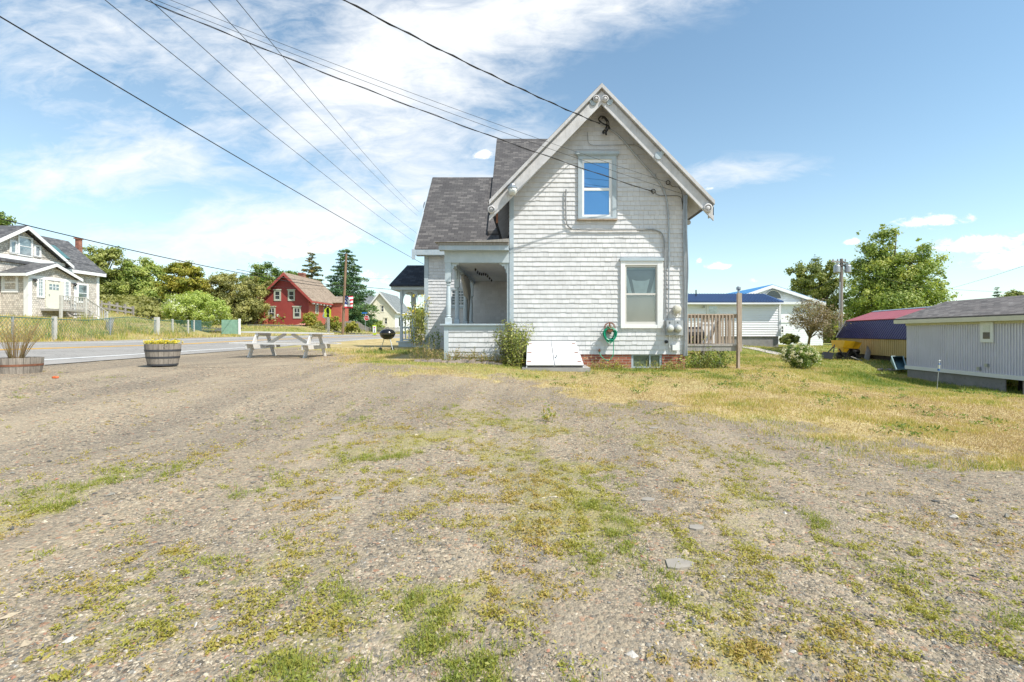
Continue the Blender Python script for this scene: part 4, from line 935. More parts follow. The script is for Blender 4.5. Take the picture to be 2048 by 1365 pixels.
# ------------------------------------------------------------------ deck on the right
DX0, DX1, DY = HX1+.03, X(1482, 13.7), 13.7
dk = thing('wooden_deck', 'weathered wooden deck with baluster railing on the right side of the house', 'deck', (5.2, DY, .35))
fz = Z(689.5, DY); rt = Z(628.5, DY)
mb = MB()
for k in range(20): mb.box(DX0, DX1-.02, DY+.03+k*.145, DY+.165+k*.145, fz-.04, fz, None)
mb.build('deck_boards', M_deck, dk)
mb = MB(); mb.box(DX0, DX1+.02, DY-.03, DY+.02, fz-.19, fz-.045); mb.box(DX0, DX1+.05, DY-.05, DY+.05, fz-.042, fz+.006); mb.box(DX1-.03, DX1+.02, DY+.02, DY+2.9, fz-.19, fz-.045); mb.build('rim_joist', M_greywood, dk)
mb = MB(); xp = X(1478, DY-.06); mb.box(xp-.06, xp+.055, DY-.13, DY-.03, fz-.2, Z(587, DY-.06)); mb.box(xp-.06, xp+.0, DY-.13, DY-.0, H(xp, DY)-.3, fz-.2); mb.build('post', M_deck, dk)
for y in (DY+1.4, DY+2.8): mb = MB(); mb.box(xp-.05, xp+.05, y-.05, y+.05, H(xp, y)-.3, fz+.95); mb.build('post', M_greywood, dk)
mb = MB(); mb.box(DX0, xp-.06, DY-.06, DY+.02, rt-.035, rt); mb.box(DX0, xp-.06, DY-.02, DY+.02, rt-.12, rt-.036); mb.box(xp-.05, xp+.05, DY, DY+2.8, rt-.035, rt+.0); mb.build('top_rail', M_deck, dk)
n = 15
for k in range(n):
    px = 1375.5+k*7.0*1.0
    if px > 1470: break
    xx = X(px, DY-.05); mb = MB(); mb.box(xx-.018, xx+.020, DY-.06-.002, DY-.022, fz+.03, rt-.038); mb.build('baluster', M_deck, dk)
for k in range(13):
    y = DY+.2+k*.19; xx = xp; mb = MB(); mb.box(xx-.055, xx-.02, y, y+.035, fz+.03, rt-.038); mb.build('baluster', M_deck, dk)
mb = MB(); mb.bar((X(1418, 14.9), 14.9, fz+.05), (X(1440, 14.9), 14.9, rt-.05), .09, .04); mb.build('brace', M_deck, dk)
c = Vector((X(1386, 14.8), 14.8, fz))
mb = MB(); mb.lathe(c+Vector((-.0, 0, .27)), [(.0, -.3), (.2, -.29), (.27, -.24), (.27, .24), (.2, .29), (0, .3)], 16, 'x')
mb.box(c.x-.2, c.x-.12, c.y-.2, c.y+.2, fz, fz+.12); mb.box(c.x+.12, c.x+.2, c.y-.2, c.y+.2, fz, fz+.12)
solo(mb, 'black_drum', M_black, 'black drum lying on the deck behind the railing', 'drum', c)
c = Vector((X(1412, 15.1), 15.1, fz)); ch = thing('storage_box', 'white storage box standing on the deck behind the railing', 'box', c)
mb = MB(); mb.box(c.x-.2, c.x+.2, c.y-.2, c.y+.2, fz+.01, fz+.62); mb.build('box_body', M_whitec, ch); mb = MB(); mb.box(c.x-.22, c.x+.22, c.y-.22, c.y+.22, fz+.62, fz+.68); mb.build('lid', M_whitec, ch)
# weathered board high on the right corner
mb = MB(); yy = 13.6; mb.box(HX1+.02, HX1+.10, yy, yy+.5, Z(562, yy), Z(514, yy)); mb.box(HX1+.02, HX1+.16, yy-.03, yy+.5, Z(514, yy), Z(512, yy)); solo(mb, 'wall_cabinet', M_greywood, 'narrow weathered wooden box high on the right side wall above the deck', 'wall box', (HX1+.05, yy, Z(560, yy)))
# edging stones of the bed before the porch
for k in range(13):
    px = 836+k*13.5; g = GF(px, 718, 12.2); mb = MB(); w = rd.uniform(.16, .24); h = rd.uniform(.07, .11)
    V = [(w/2*a*rd.uniform(.8, 1), .09*b_*rd.uniform(.8, 1), h*c_*rd.uniform(.8, 1)) for a, b_, c_ in ((-1,-1,0),(1,-1,0),(1,1,0),(-1,1,0),(-.85,-.8,1),(.85,-.8,1),(.8,.8,1),(-.85,.8,1))]
    mb.mesh([Vector(v)+g-Vector((0, 0, .02)) for v in V], [(3,2,1,0),(4,5,6,7),(0,1,5,4),(1,2,6,5),(2,3,7,6),(3,0,4,7)])
    solo(mb, 'edging_stone', M_stone, 'reddish grey edging stone, %s from the left in the row before the porch flower bed' % ['first','second','third','fourth','fifth','sixth','seventh','eighth','ninth','tenth','eleventh','twelfth','last'][k], 'stone', g, 'edging stones of the flower bed')
# ================================================================== VEGETATION builders
def unit(v): return v/np.maximum(np.linalg.norm(v, axis=-1, keepdims=True), 1e-9)
def leaf_quads(c, nrm, size, asp=.62, rg=rng):
    """bent-free leaf quads round centres c with normals nrm"""
    n = len(c); t = unit(np.cross(nrm, rg.normal(size=(n, 3)))); b_ = np.cross(nrm, t)
    s = np.asarray(size)[:, None]; a = t*s; b_ = b_*s*asp
    return np.stack([c-a, c-b_*.9+a*.1, c+a, c+b_*.9+a*.1], 1)
def foliage(parent, mat, ells, n, size, nclump=90, rc=.22, seed=1, name='crown', inner=.35, flat=1.0, streak=None):
    rg = np.random.default_rng(seed); E = np.array(ells, float)
    if parent is not None and root_of(parent) in ORG: E[:, :3] -= np.array(ORG[root_of(parent)])
    vol = (E[:, 3]*E[:, 4]*E[:, 5])**.75; k = rg.choice(len(E), nclump, p=vol/vol.sum())
    d = unit(rg.normal(size=(nclump, 3))); r = inner+(1-inner)*rg.random(nclump)**.6
    cc = E[k, :3]+d*E[k, 3:]*r[:, None]
    cr = rc*E[k, 3:].mean(1)*rg.uniform(.5, 1.3, nclump); ct = rg.random(nclump)
    w = cr**1.6; j = rg.choice(nclump, n, p=w/w.sum())
    off = rg.normal(size=(n, 3))*.55; off[:, 2] *= .75*flat
    if streak is not None: off += np.array(streak)*rg.normal(size=(n, 1))*.8
    p = cc[j]+off*cr[j][:, None]
    nr = unit(unit(off)*.7+unit(p-E[k[j], :3])*.5+rg.normal(size=(n, 3))*.55+np.array([0, 0, .35]))
    V = leaf_quads(p, nr, size*rg.uniform(.55, 1.3, n), rg=rg)
    rn = np.clip(ct[j]*.55+rg.random(n)*.45+rg.normal(size=n)*.05, 0, 1)
    return quads_np(name, V, mat, rn, parent), cc, cr
def tree(name, label, cat, base, ells, mat, n, size, tr=.2, nclump=90, rc=.22, seed=1, group=None, limbs=9, barkm=None, inner=.35, flat=1.0, fork=.35, streak=None):
    base = Vector(base); t = thing(name, label, cat, base, group)
    o, cc, cr = foliage(t, mat, ells, n, size, nclump, rc, seed, inner=inner, flat=flat, streak=streak)
    E = np.array(ells); zt = (E[:, 2]).max(); rd_ = random.Random(seed); mb = MB()
    cx_, cy_ = E[:, 0].mean(), E[:, 1].mean(); top = Vector((cx_, cy_, zt)); mid = base.lerp(top, fork)+Vector((rd_.uniform(-.1, .1), 0, 0))
    mb.tube([base-Vector((0, 0, .3)), base+Vector((0, 0, .15)), mid, mid.lerp(top, .6)], [tr*1.35, tr, tr*.7, tr*.2], 8)
    for i in rd_.sample(range(len(cc)), min(limbs, len(cc))):
        e = Vector(cc[i])+base; s0 = base.lerp(top, fork*rd_.uniform(.7, 1.6)); m_ = s0.lerp(e, .5)+Vector((0, 0, .08*(e-s0).length))
        mb.tube([s0, m_, e], [tr*.42, tr*.25, tr*.07], 5)
    mb.build('trunk', barkm or M_bark, t); return t
def conifer(name, label, base, h, r, mat, n, size, seed=1, group=None, tiers=16, shape=1.0, droop=.25, low=.08, ragged=.3):
    rg = np.random.default_rng(seed); base = Vector(base); t = thing(name, label, 'tree', base, group); P_ = []; N_ = []; mb = MB()
    mb.tube([Vector((0, 0, -.3))+base, base+Vector((0, 0, h*.5)), base+Vector((0, 0, h*.98))], [h*.02, h*.012, .02], 7)
    nb = 0; segs = []
    for k in range(tiers):
        f = low+(1-low)*k/tiers; rr = r*(1-f)**shape*rg.uniform(1-ragged, 1+ragged*.4)+.05*r
        m = int(6+5*(1-f))
        for q in range(m):
            a = 2*math.pi*(q+rg.random()*.8)/m; L = rr*rg.uniform(.75, 1.1); z0 = h*(f+rg.uniform(-.3, .3)/tiers)
            e = np.array([math.cos(a)*L, math.sin(a)*L, z0-droop*L+ .12*L]); s = np.array([0, 0, z0]); segs.append((s, e, L))
            if q % 2 == 0: mb.tube([base+Vector(s), base+Vector(e)], [.035*h/10, .01], 4)
    W_ = np.array([s[2]**1.3 for s in segs]); j = rg.choice(len(segs), n, p=W_/W_.sum())
    S = np.array([s[0] for s in segs]); E_ = np.array([s[1] for s in segs]); L = np.array([s[2] for s in segs])
    u = rg.random(n)**.65; p = S[j]*(1-u[:, None])+E_[j]*u[:, None]; p[:, 2] -= .10*L[j]*(u*2-1)**2*0
    sp = (L[j]*.22*(1.15-u))[:, None]; p = p+rg.normal(size=(n, 3))*sp*np.array([1, 1, .35]); p[:, 2] -= np.abs(rg.normal(size=n))*L[j]*.05
    nr = unit(rg.normal(size=(n, 3))*.6+np.array([0, 0, 1.0])); V = leaf_quads(p, nr, size*rg.uniform(.6, 1.3, n), .45, rg)
    ct = rg.random(len(segs)); quads_np('crown', V, mat, np.clip(ct[j]*.5+rg.random(n)*.5, 0, 1), t); mb.build('trunk', M_bark, t); return t
def blades(x, y, z, h, w, lean=.5, rg=rng):
    n = len(x); a = rg.random(n)*6.283; l = lean*rg.random(n)*h; b_ = rg.random(n)*6.283
    dx, dy = np.cos(a)*w/2, np.sin(a)*w/2
    A = np.stack([x-dx, y-dy, z], 1); B = np.stack([x+dx, y+dy, z], 1); T = np.stack([x+np.cos(b_)*l, y+np.sin(b_)*l, z+h], 1)
    return np.stack([A, B, T], 1)
def stems(parent, base, n, h, spread, mat, leaf=.03, seed=1, per=14, name='leaves', stemm=None, top=None, topmat=None, curve=.25, low=.1, r=.006):
    """upright leafy stems; optional flower heads"""
    rg = np.random.default_rng(seed); o_ = np.array(ORG.get(root_of(parent), Vector((0, 0, 0)))); b0 = np.array(base)-o_; L = []; Nn = []; mb = MB(); T = []
    for k in range(n):
        a = rg.random()*6.283; rr = spread*math.sqrt(rg.random()); s = b0+np.array([math.cos(a)*rr*.5, math.sin(a)*rr*.5, 0]); hh = h*rg.uniform(.6, 1.05)
        e = s+np.array([math.cos(a)*rr*(.4+curve*rg.random()), math.sin(a)*rr*(.4+curve*rg.random()), hh]); m_ = (s+e)/2+np.array([0, 0, hh*.08])
        pts = [Vector(s+o_), Vector(m_+o_), Vector(e+o_)]; mb.tube(pts, [r, r*.8, r*.4], 4)
        u = low+(1-low)*rg.random(per); p = s*(1-u[:, None])**1+e*u[:, None]+rg.normal(size=(per, 3))*leaf*1.3; L.append(p); T.append(e)
    mb.build('stem', stemm or mat, parent); L = np.concatenate(L); nn = unit(rg.normal(size=L.shape)+np.array([0, -.3, .8]))
    quads_np(name, leaf_quads(L, nn, leaf*rg.uniform(.6, 1.3, len(L)), .5, rg), mat, rg.random(len(L)), parent)
    if top:
        T = np.array(T); c = np.repeat(T, 10, 0)+rg.normal(size=(len(T)*10, 3))*top*.6
        quads_np('flowers', leaf_quads(c, unit(rg.normal(size=c.shape)+np.array([0, -.5, .8])), np.full(len(c), top*.5), .8, rg), topmat, rg.random(len(c)), parent)['kind'] = 'stuff'

L_green = leafmat('fresh_green_leaves', [(0.135, 0.216, 0.048), (0.249, 0.323, 0.065), (0.383, 0.432, 0.096), (0.564, 0.539, 0.162)])
L_dark = leafmat('dark_green_leaves', [(0.066, 0.113, 0.023), (0.113, 0.189, 0.034), (0.209, 0.283, 0.048), (0.340, 0.378, 0.076)])
L_mid = leafmat('mid_green_leaves', [(0.102, 0.147, 0.043), (0.205, 0.240, 0.055), (0.325, 0.352, 0.082), (0.488, 0.462, 0.167)])
L_olive = leafmat('olive_leaves', [(0.133, 0.133, 0.038), (0.246, 0.246, 0.066), (0.378, 0.360, 0.113), (0.529, 0.473, 0.170)])
L_gold = leafmat('golden_leaves', [(.15, .20, .03), (.28, .30, .04), (.40, .36, .05), (.50, .40, .07)])
L_lilac = leafmat('bright_leaves_with_blossom', [(0.195, 0.274, 0.058), (0.348, 0.434, 0.086), (0.520, 0.579, 0.145), (0.680, 0.680, 0.680)])
L_fir = leafmat('fir_needles', [(0.042, 0.105, 0.042), (0.073, 0.167, 0.073), (0.147, 0.251, 0.084), (0.273, 0.335, 0.105)], trans=.12)
L_firrust = leafmat('fir_needles_browned', [(0.057, 0.116, 0.039), (0.116, 0.174, 0.057), (0.253, 0.232, 0.068), (0.504, 0.290, 0.077)], trans=.12)
L_crab = leafmat('sparse_brown_leaves', [(0.113, 0.102, 0.057), (0.250, 0.193, 0.113), (0.375, 0.284, 0.182), (0.182, 0.216, 0.057)])
L_weed = leafmat('weed_leaves', [(0.449, 0.308, 0.095), (0.419, 0.347, 0.077), (0.370, 0.355, 0.068), (0.273, 0.308, 0.061), (0.234, 0.300, 0.077)])
L_grass = leafmat('grass_blades', [(0.428, 0.298, 0.167), (0.595, 0.456, 0.279), (0.577, 0.446, 0.177), (0.502, 0.428, 0.121), (0.372, 0.363, 0.084), (0.251, 0.298, 0.056), (0.158, 0.233, 0.047)], trans=.3)
L_dryplant = leafmat('dry_plants', [(.30, .20, .10), (.44, .33, .16), (.28, .27, .07), (.16, .20, .03)])
L_yflower = leafmat('yellow_flowers', [(.75, .55, .02), (.85, .68, .04), (.8, .72, .1)], trans=.2)
L_wflower = leafmat('cream_flowers', [(.62, .56, .36), (.75, .70, .50), (.80, .76, .60)], trans=.3)
L_reed = leafmat('dry_grass_plumes', [(.38, .25, .13), (.48, .34, .17), (.30, .27, .09)])

# ------------------------------------------------------------------ gravel stones, weeds, grass
def stones(n, dmin, dmax, smin, smax, seed, mat, big=False):
    rg = np.random.default_rng(seed); d = dmin*(dmax/dmin)**rg.random(n); x = (rg.random(n)*1.25-.63)*2*d*1.1-.04*d
    keep = rg.random(n) > lawn(x, d)*.95; s_ = RS_(x, d); keep &= s_ > -8.45
    pn = fbm(x*1.3, d*1.3, 3, 77); keep &= rg.random(n) < np.clip((pn-.30)*5, .12, 1)
    x, d = x[keep], d[keep]; n = len(x)
    z = GN(x, d); s = smin*(smax/smin)**(rg.random(n)**1.9)
    o = np.array([[1,0,0],[0,1,0],[-1,0,0],[0,-1,0],[0,0,1],[0,0,-1]], float)
    V = np.repeat(o[None], n, 0)*rg.uniform(.65, 1.2, (n, 6, 1)); V += rg.normal(size=V.shape)*.12
    V *= (s[:, None]*np.stack([rg.uniform(.8, 1.4, n), rg.uniform(.6, 1, n), rg.uniform(.3, .62, n)], 1))[:, None, :]
    a = rg.random(n)*6.283; ca, sa = np.cos(a)[:, None], np.sin(a)[:, None]
    V = np.stack([V[..., 0]*ca-V[..., 1]*sa, V[..., 0]*sa+V[..., 1]*ca, V[..., 2]], -1)
    V += np.stack([x, d, z+s*.08], 1)[:, None, :]
    Fi = np.array([[0,1,4],[1,2,4],[2,3,4],[3,0,4],[1,0,5],[2,1,5],[3,2,5],[0,3,5]])[:4]
    T = V[:, Fi].reshape(-1, 3, 3)
    o = quads_np('gravel', T, mat, np.repeat(rg.random(n), 4), k=3)
    return tag(o, kind='stuff')
m, t, b, out = newmat('gravel_stones')
at = t.node('ShaderNodeAttribute'); at.attribute_name = 'rnd'
c = t.ramp(at.outputs['Fac'], [(0, (0.095, 0.090, 0.082)), (.08, (0.163, 0.146, 0.120)), (.22, (0.267, 0.224, 0.163)), (.42, (0.353, 0.292, 0.211)), (.58, (0.215, 0.202, 0.172)), (.68, (0.404, 0.331, 0.232)), (.84, (0.490, 0.417, 0.310)), (.94, (0.344, 0.232, 0.163)), (.965, (0.361, 0.172, 0.112)), (.98, (0.482, 0.447, 0.396))], 'CONSTANT')
co = t.node('ShaderNodeTexCoord').outputs['Object']; c = t.mix(.4, c, t.mix(1.0, c, t.ramp(t.noise(co, 120, 3), [(.3, (.6,)*3), (.7, (1.35,)*3)]), 'MULTIPLY'))
t.put(b.inputs['Base Color'], c); b.inputs['Roughness'].default_value = .85; M_stones = m
stones(170000, 1.5, 11, .003, .0125, 5, M_stones)
stones(1500, 1.9, 13, .012, .034, 6, M_stones)
m, t, b, out = newmat('flat_slab_stone'); co = t.node('ShaderNodeTexCoord').outputs['Object']; t.put(b.inputs['Base Color'], t.ramp(t.noise(co, 9, 5), [(.3, (.26, .235, .20)), (.7, (.36, .32, .265))])); b.inputs['Roughness'].default_value = .9
for i, (px, py, w, l) in enumerate(((1358, 1134, .095, .06), (1296, 1003, .055, .04), (672, 1001, .05, .035), (1393, 1058, .06, .04), (1308, 860, .07, .04))):
    g = G(px, py); mb = MB(); q = [(w*a*random.uniform(.75, 1.05), l*b_*random.uniform(.75, 1.05)) for a, b_ in ((-1,-.7),(-.3,-1),(.8,-.8),(1,.2),(.3,1),(-.7,.8))]
    zg = float(GN(np.array([g.x]), np.array([g.y]))[0]); mb.prism([(g.x+a, g.y+b_, zg-.006) for a, b_ in q], (0, 0, .018))
    solo(mb, 'flat_stone', m, ('broad flat grey stone sunk in the gravel in front of the cellar window', 'small flat stone among weeds nearer than the cellar window', 'small pale stone among green weeds left of the middle', 'grey flat stone just behind the broad flat slab', 'rounded pale stone at the edge of the dry grass')[i], 'stone', (g.x, g.y, zg), 'loose flat stones in the gravel')
g = G(111, 757); mb = MB(); mb.lathe(g, [(.025, -.01), (.038, .01), (.03, .03), (.01, .035)], 7); mb.v = [Vector((g.x+(v.x-g.x)*1.5, v.y, v.z)) for v in mb.v]; solo(mb, 'orange_lump', M_orange, 'small orange lump lying on the gravel between the two barrel planters', 'lump', g)

def weeds():
    rg = np.random.default_rng(31); n = 150000; d = 1.7*(11/1.7)**rg.random(n); x = (rg.random(n)-.5)*2.7*d
    D_ = weed_density(x, d)*.85+.05*(d < 9); f = fbm(x*2.2, d*2.2, 5, 15)*.5+fbm(x*6, d*6, 3, 16)*.5; f2 = fbm(x*16, d*16, 3, 61); pr = D_*np.clip((f-.415)*6, 0, 1)*np.clip((f2-.42)*6, 0, 1)*np.clip(d/5.0, .2, 1)
    k = rg.random(n) < pr*.95; k &= (RS_(x, d) > -8.2); x, d = x[k], d[k]; n = len(x); hue = np.clip(fbm(x*1.7, d*1.7, 4, 8)*1.5-.45, 0, 1)
    per = 14; r = rg.uniform(.010, .036, n); cx_ = np.repeat(x, per)+rg.normal(size=n*per)*np.repeat(r, per)*.8; cy_ = np.repeat(d, per)+rg.normal(size=n*per)*np.repeat(r, per)*.8
    h = np.abs(rg.normal(size=n*per))*np.repeat(r, per)*.45+.003; cz = np.repeat(GN(x, d), per)+h
    c = np.stack([cx_, cy_, cz], 1); nr = unit(rg.normal(size=c.shape)*.7+np.array([0, 0, .9]))
    V = leaf_quads(c, nr, rg.uniform(.005, .0125, len(c)), .45, rg); o = quads_np('weeds', V, L_weed, np.clip(np.repeat(hue, per)*.8+rg.random(len(c))*.35-.08, 0, 1)); tag(o, kind='stuff')
    # fine upright blades in the greener tufts
    k = hue > .55; xs, ds = np.repeat(x[k], 12), np.repeat(d[k], 12); xs = xs+rg.normal(size=len(xs))*.035; ds = ds+rg.normal(size=len(ds))*.035
    T = blades(xs, ds, GN(xs, ds), rg.uniform(.02, .06, len(xs)), .004, 1.1, rg); o = quads_np('grass', T, L_weed, rg.uniform(.45, 1, len(xs)), k=3); tag(o, kind='stuff')
weeds()
def grass(n, dmin, dmax, x0, x1, hmin, hmax, w, seed, cond=None, lean=.9, shift=0):
    rg = np.random.default_rng(seed); d = dmin*(dmax/dmin)**rg.random(n); x = (x0+(x1-x0)*rg.random(n))*d
    a = lawn(x, d); k = rg.random(n) < a**1.3
    if cond is not None: k &= cond(x, d)
    k &= ~((x > HX0) & (x < HX1+.0) & (d > D) & (d < YB)) & ~((x > WX0) & (x < 3) & (d > D) & (d < 24))
    x, d = x[k], d[k]; n = len(x); cl = fbm(x*2.3, d*2.3, 3, 44)
    h = rg.uniform(hmin, hmax, n)*(.5+cl)*(.75+.5*lush(x, d)); l = lush(x, d)
    c2_ = fbm(x*.9+9, d*.9, 4, 47); c = np.clip(.10+l*.58+(cl-.5)*.9+(c2_-.5)*1.1+rg.normal(size=n)*.2+shift, 0, 1); h = h*np.where(c2_*.6+cl*.4 > .57, 1.35, .85)
    T = blades(x, d, GN(x, d)-.003, h, w*np.sqrt(d/8), lean, rg); o = quads_np('grass', T, L_grass, c, k=3); tag(o, kind='stuff'); return o
grass(330000, 4.6, 16, -.5, 1.15, .022, .055, .010, 51, lambda x, y: x > -6.5, shift=-.05)
grass(150000, 15, 60, .28, 1.1, .05, .10, .016, 52)
grass(120000, 15, 100, -1.25, -.2, .08, .2, .022, 53, lambda x, y: RS_(x, y) < -17.2)
grass(26000, 17, 36, -1.25, -.5, .25, .5, .02, 54, lambda x, y: (RS_(x, y) < -17.8) & (RS_(x, y) > -20.5), .7, .1)
grass(9000, 12.6, 19, -.5, -.15, .05, .12, .012, 55, None, .9, .15)
def rosettes():
    rg = np.random.default_rng(91); n = 900; d = rg.uniform(6, 19, n); x = rg.uniform(-.45, 1.05, n)*d; k = (lawn(x, d) > .5) & (fbm(x*.7, d*.7, 3, 12) > .55) & ~((x > -2.6) & (x < 4.4) & (d > 12.3)); x, d = x[k], d[k]; n = len(x); per = 26
    r = rg.uniform(.04, .11, n); cx_ = np.repeat(x, per)+rg.normal(size=n*per)*np.repeat(r, per)*.9; cy_ = np.repeat(d, per)+rg.normal(size=n*per)*np.repeat(r, per)*.7
    P_ = np.stack([cx_, cy_, np.repeat(GN(x, d), per)+rg.uniform(.01, .07, n*per)], 1)
    tag(quads_np('weeds', leaf_quads(P_, unit(rg.normal(size=P_.shape)*.8+np.array([0, 0, .7])), rg.uniform(.012, .028, len(P_)), .5, rg), L_dark, rg.random(len(P_))), kind='stuff')
rosettes()
def far_wood(name, mat, line, hmin, hmax, n, size, seed):
    rg = np.random.default_rng(seed); L = np.array(line, float); k = rg.integers(0, len(L)-1, n); u = rg.random(n); p = L[k]*(1-u[:, None])+L[k+1]*u[:, None]
    p = p+rg.normal(size=p.shape)*np.array([2.5, 4.0]); hm = hmin+(hmax-hmin)*fbm(p[:, 0]*.12, p[:, 1]*.05, 4, seed)*1.3; z = hgt(p[:, 0], p[:, 1])+hm*rg.random(n)**.7
    V = leaf_quads(np.column_stack([p, z]), unit(rg.normal(size=(n, 3))+np.array([0, -.6, .5])), size*rg.uniform(.6, 1.4, n), .7, rg)
    return tag(quads_np(name, V, mat, np.clip(fbm(p[:, 0]*.2, z*.3, 3, 3)*.9+rg.random(n)*.3-.1, 0, 1)), kind='stuff')
far_wood('distant_woods', L_mid, [(-2, 150), (40, 140), (70, 120), (110, 100), (150, 80)], 3, 7, 26000, .6, 61)
far_wood('distant_woods', L_mid, [(-95, 62), (-85, 78), (-72, 92), (-60, 104), (-48, 118), (-36, 130), (-20, 150)], 3, 6.5, 36000, .55, 62)
far_wood('undergrowth', L_olive, [(-52, 55), (-47, 58), (-43, 62), (-40, 66)], .6, 2.4, 9000, .22, 63)

# ------------------------------------------------------------------ trees: (px centre, py centre, half w px, half h px, depth)
def ell(d, *L): return [(X(a, d+dd), d+dd, Z(b_, d), rx*d/F, rx*d/F*.9, rz*d/F) for a, b_, rx, rz, dd in L]
def hb(px, d, py=None):
    x = X(px, d); return (x, d, H(x, d))
tree('tall_maple', 'tall bright green tree leaning with the wind behind the gambrel shed', 'tree', hb(1775, 62), ell(62, (1765, 500, 34, 50, 0), (1745, 540, 48, 50, 1), (1800, 560, 60, 60, 0), (1835, 530, 40, 42, 0), (1858, 585, 38, 30, 1), (1725, 590, 38, 45, 0), (1790, 610, 85, 42, 1), (1778, 470, 20, 24, 0), (1835, 500, 16, 22, 0), (1845, 482, 9, 14, 0), (1758, 455, 12, 14, 0), (1885, 560, 18, 14, 0), (1890, 590, 16, 12, 0), (1722, 480, 12, 16, 0), (1710, 630, 30, 40, 0)), L_green, 60000, .16, .45, 340, .22, 71, inner=.3, limbs=26, streak=(.5, 0, .45))
tree('broad_tree', 'looser dark green tree behind the utility pole with the transformers', 'tree', hb(1640, 68), ell(68, (1625, 560, 44, 36, 0), (1600, 555, 26, 26, 0), (1650, 540, 30, 24, 0), (1665, 600, 34, 45, 0), (1640, 600, 40, 36, 1)), L_mid, 20000, .17, .35, 150, .24, 72, inner=.35, limbs=20)
tree('crab_apple', 'low spreading crab apple with sparse brownish leaves on the right lawn', 'tree', G(1617, 694), ell(34, (1630, 635, 46, 30, 0), (1600, 640, 26, 22, 0), (1655, 650, 26, 26, 0), (1618, 615, 30, 16, 0), (1648, 668, 22, 16, 0)), L_crab, 8000, .055, .11, 150, .26, 73, inner=.15, limbs=34, fork=.3)
conifer('small_spruce', 'dark spruce tip rising behind the mobile home roof', hb(1994, 70), Z(571, 70)-hb(1994, 70)[2], 3.2, L_fir, 7000, .16, 74, tiers=16)
tree('small_tree', 'rounded green treetop behind the mobile home at the right edge', 'tree', hb(2034, 75), ell(75, (2034, 596, 24, 12, 0)), L_mid, 3000, .2, .2, 40, .3, 75)
tree('ash_tree', 'large grey green tree behind the shingled cottage chimney', 'tree', hb(200, 64), ell(64, (205, 530, 44, 34, 0), (180, 520, 30, 26, 0), (235, 560, 36, 40, 0), (195, 575, 40, 40, 0)), L_mid, 22000, .17, .4, 150, .22, 76, inner=.5, group='trees on the hillside')
tree('hillside_tree', 'bushy green tree in the middle of the hillside', 'tree', hb(285, 66), ell(66, (285, 555, 42, 36, 0), (262, 545, 22, 24, 0), (310, 560, 30, 30, 1), (285, 590, 55, 26, 0)), L_green, 22000, .17, .4, 140, .22, 77, inner=.5, group='trees on the hillside')
tree('golden_tree', 'yellowing round topped tree on the hillside', 'tree', hb(366, 60), ell(60, (368, 555, 34, 30, 0), (372, 540, 24, 16, 0), (350, 580, 32, 26, 0), (392, 580, 26, 26, 0)), L_gold, 20000, .14, .35, 130, .22, 78, inner=.5, group='trees on the hillside')
tree('blossoming_shrub', 'big bright green shrub with pale blossoms behind the wire fence', 'shrub', hb(392, 44), ell(44, (395, 618, 58, 30, 0), (365, 620, 38, 28, 0), (430, 628, 34, 26, 0), (385, 600, 34, 18, 0)), L_lilac, 24000, .085, .14, 190, .2, 79, inner=.55)
tree('olive_tree', 'broad olive green tree left of the red house', 'tree', hb(475, 62), ell(62, (470, 580, 52, 34, 0), (440, 590, 36, 34, 0), (500, 605, 34, 36, 0), (475, 620, 55, 28, 0), (515, 575, 26, 24, 0)), L_olive, 30000, .14, .35, 170, .2, 80, inner=.5)
tree('dark_tree', 'dark round tree rising behind the red house gable', 'tree', hb(528, 92), ell(92, (528, 560, 38, 32, 0), (505, 565, 26, 26, 0), (550, 575, 28, 26, 0), (528, 600, 45, 36, 0)), L_dark, 22000, .2, .4, 130, .2, 81, inner=.5)
tree('dark_tree', 'small dark treetop between the red house gable and its chimney', 'tree', hb(582, 98), ell(98, (583, 566, 24, 22, 0), (605, 575, 20, 20, 0)), L_dark, 9000, .2, .4, 60, .25, 82, inner=.5)
conifer('tall_spruce', 'narrow pointed spruce with browned branch tips behind the red house', hb(624, 88), Z(499, 88)-hb(624, 88)[2], 5.2, L_firrust, 22000, .2, 83, tiers=17, shape=.8, droop=.12, ragged=.35)
conifer('big_fir', 'large irregular fir behind the pole with the flag banner', hb(692, 82), Z(496, 82)-hb(692, 82)[2], 5.6, L_fir, 42000, .19, 84, tiers=22, shape=.42, droop=.2, ragged=.4)
tree('edge_tree', 'dark leaf edge of a tree at the far left above the cottage', 'tree', hb(-42, 40), ell(40, (-34, 440, 40, 34, 0)), L_dark, 5000, .12, .2, 40, .25, 85)
tree('round_bush', 'rounded green bush before the cream house', 'bush', hb(752, 92), ell(92, (752, 652, 18, 14, 0), (748, 645, 12, 10, 0)), L_green, 5000, .14, .1, 50, .3, 86)
tree('young_tree', 'small young tree at the corner of the cream house', 'tree', hb(718, 93), ell(93, (716, 636, 10, 12, 0)), L_dark, 1200, .16, .08, 16, .3, 87)
for i, (px, py, rx, rz, d, mt_, lb) in enumerate(((622, 640, 15, 16, 63, L_gold, 'golden bush hiding the side wall of the red house'), (640, 655, 20, 14, 62, L_olive, 'dry tangled bush under the school crossing sign'), (668, 648, 14, 16, 62.5, L_gold, 'yellow green bush left of the flag pole'), (703, 655, 14, 10, 61, L_gold, 'low yellow bush right of the flag pole'), (612, 600, 10, 8, 57, L_olive, ''), (1578, 678, 16, 10, 37, L_mid, 'low green bush against the white building'))):
    if not lb: continue
    tree('roadside_bush', lb, 'bush', hb(px, d), ell(d, (px, py, rx, rz, 0), (px+rx*.6, py+4, rx*.7, rz*.7, 0), (px-rx*.5, py+3, rx*.7, rz*.7, 0)), mt_, 5000, .08, .05, 60, .28, 90+i, group='bushes along the road' if px < 1000 else None)
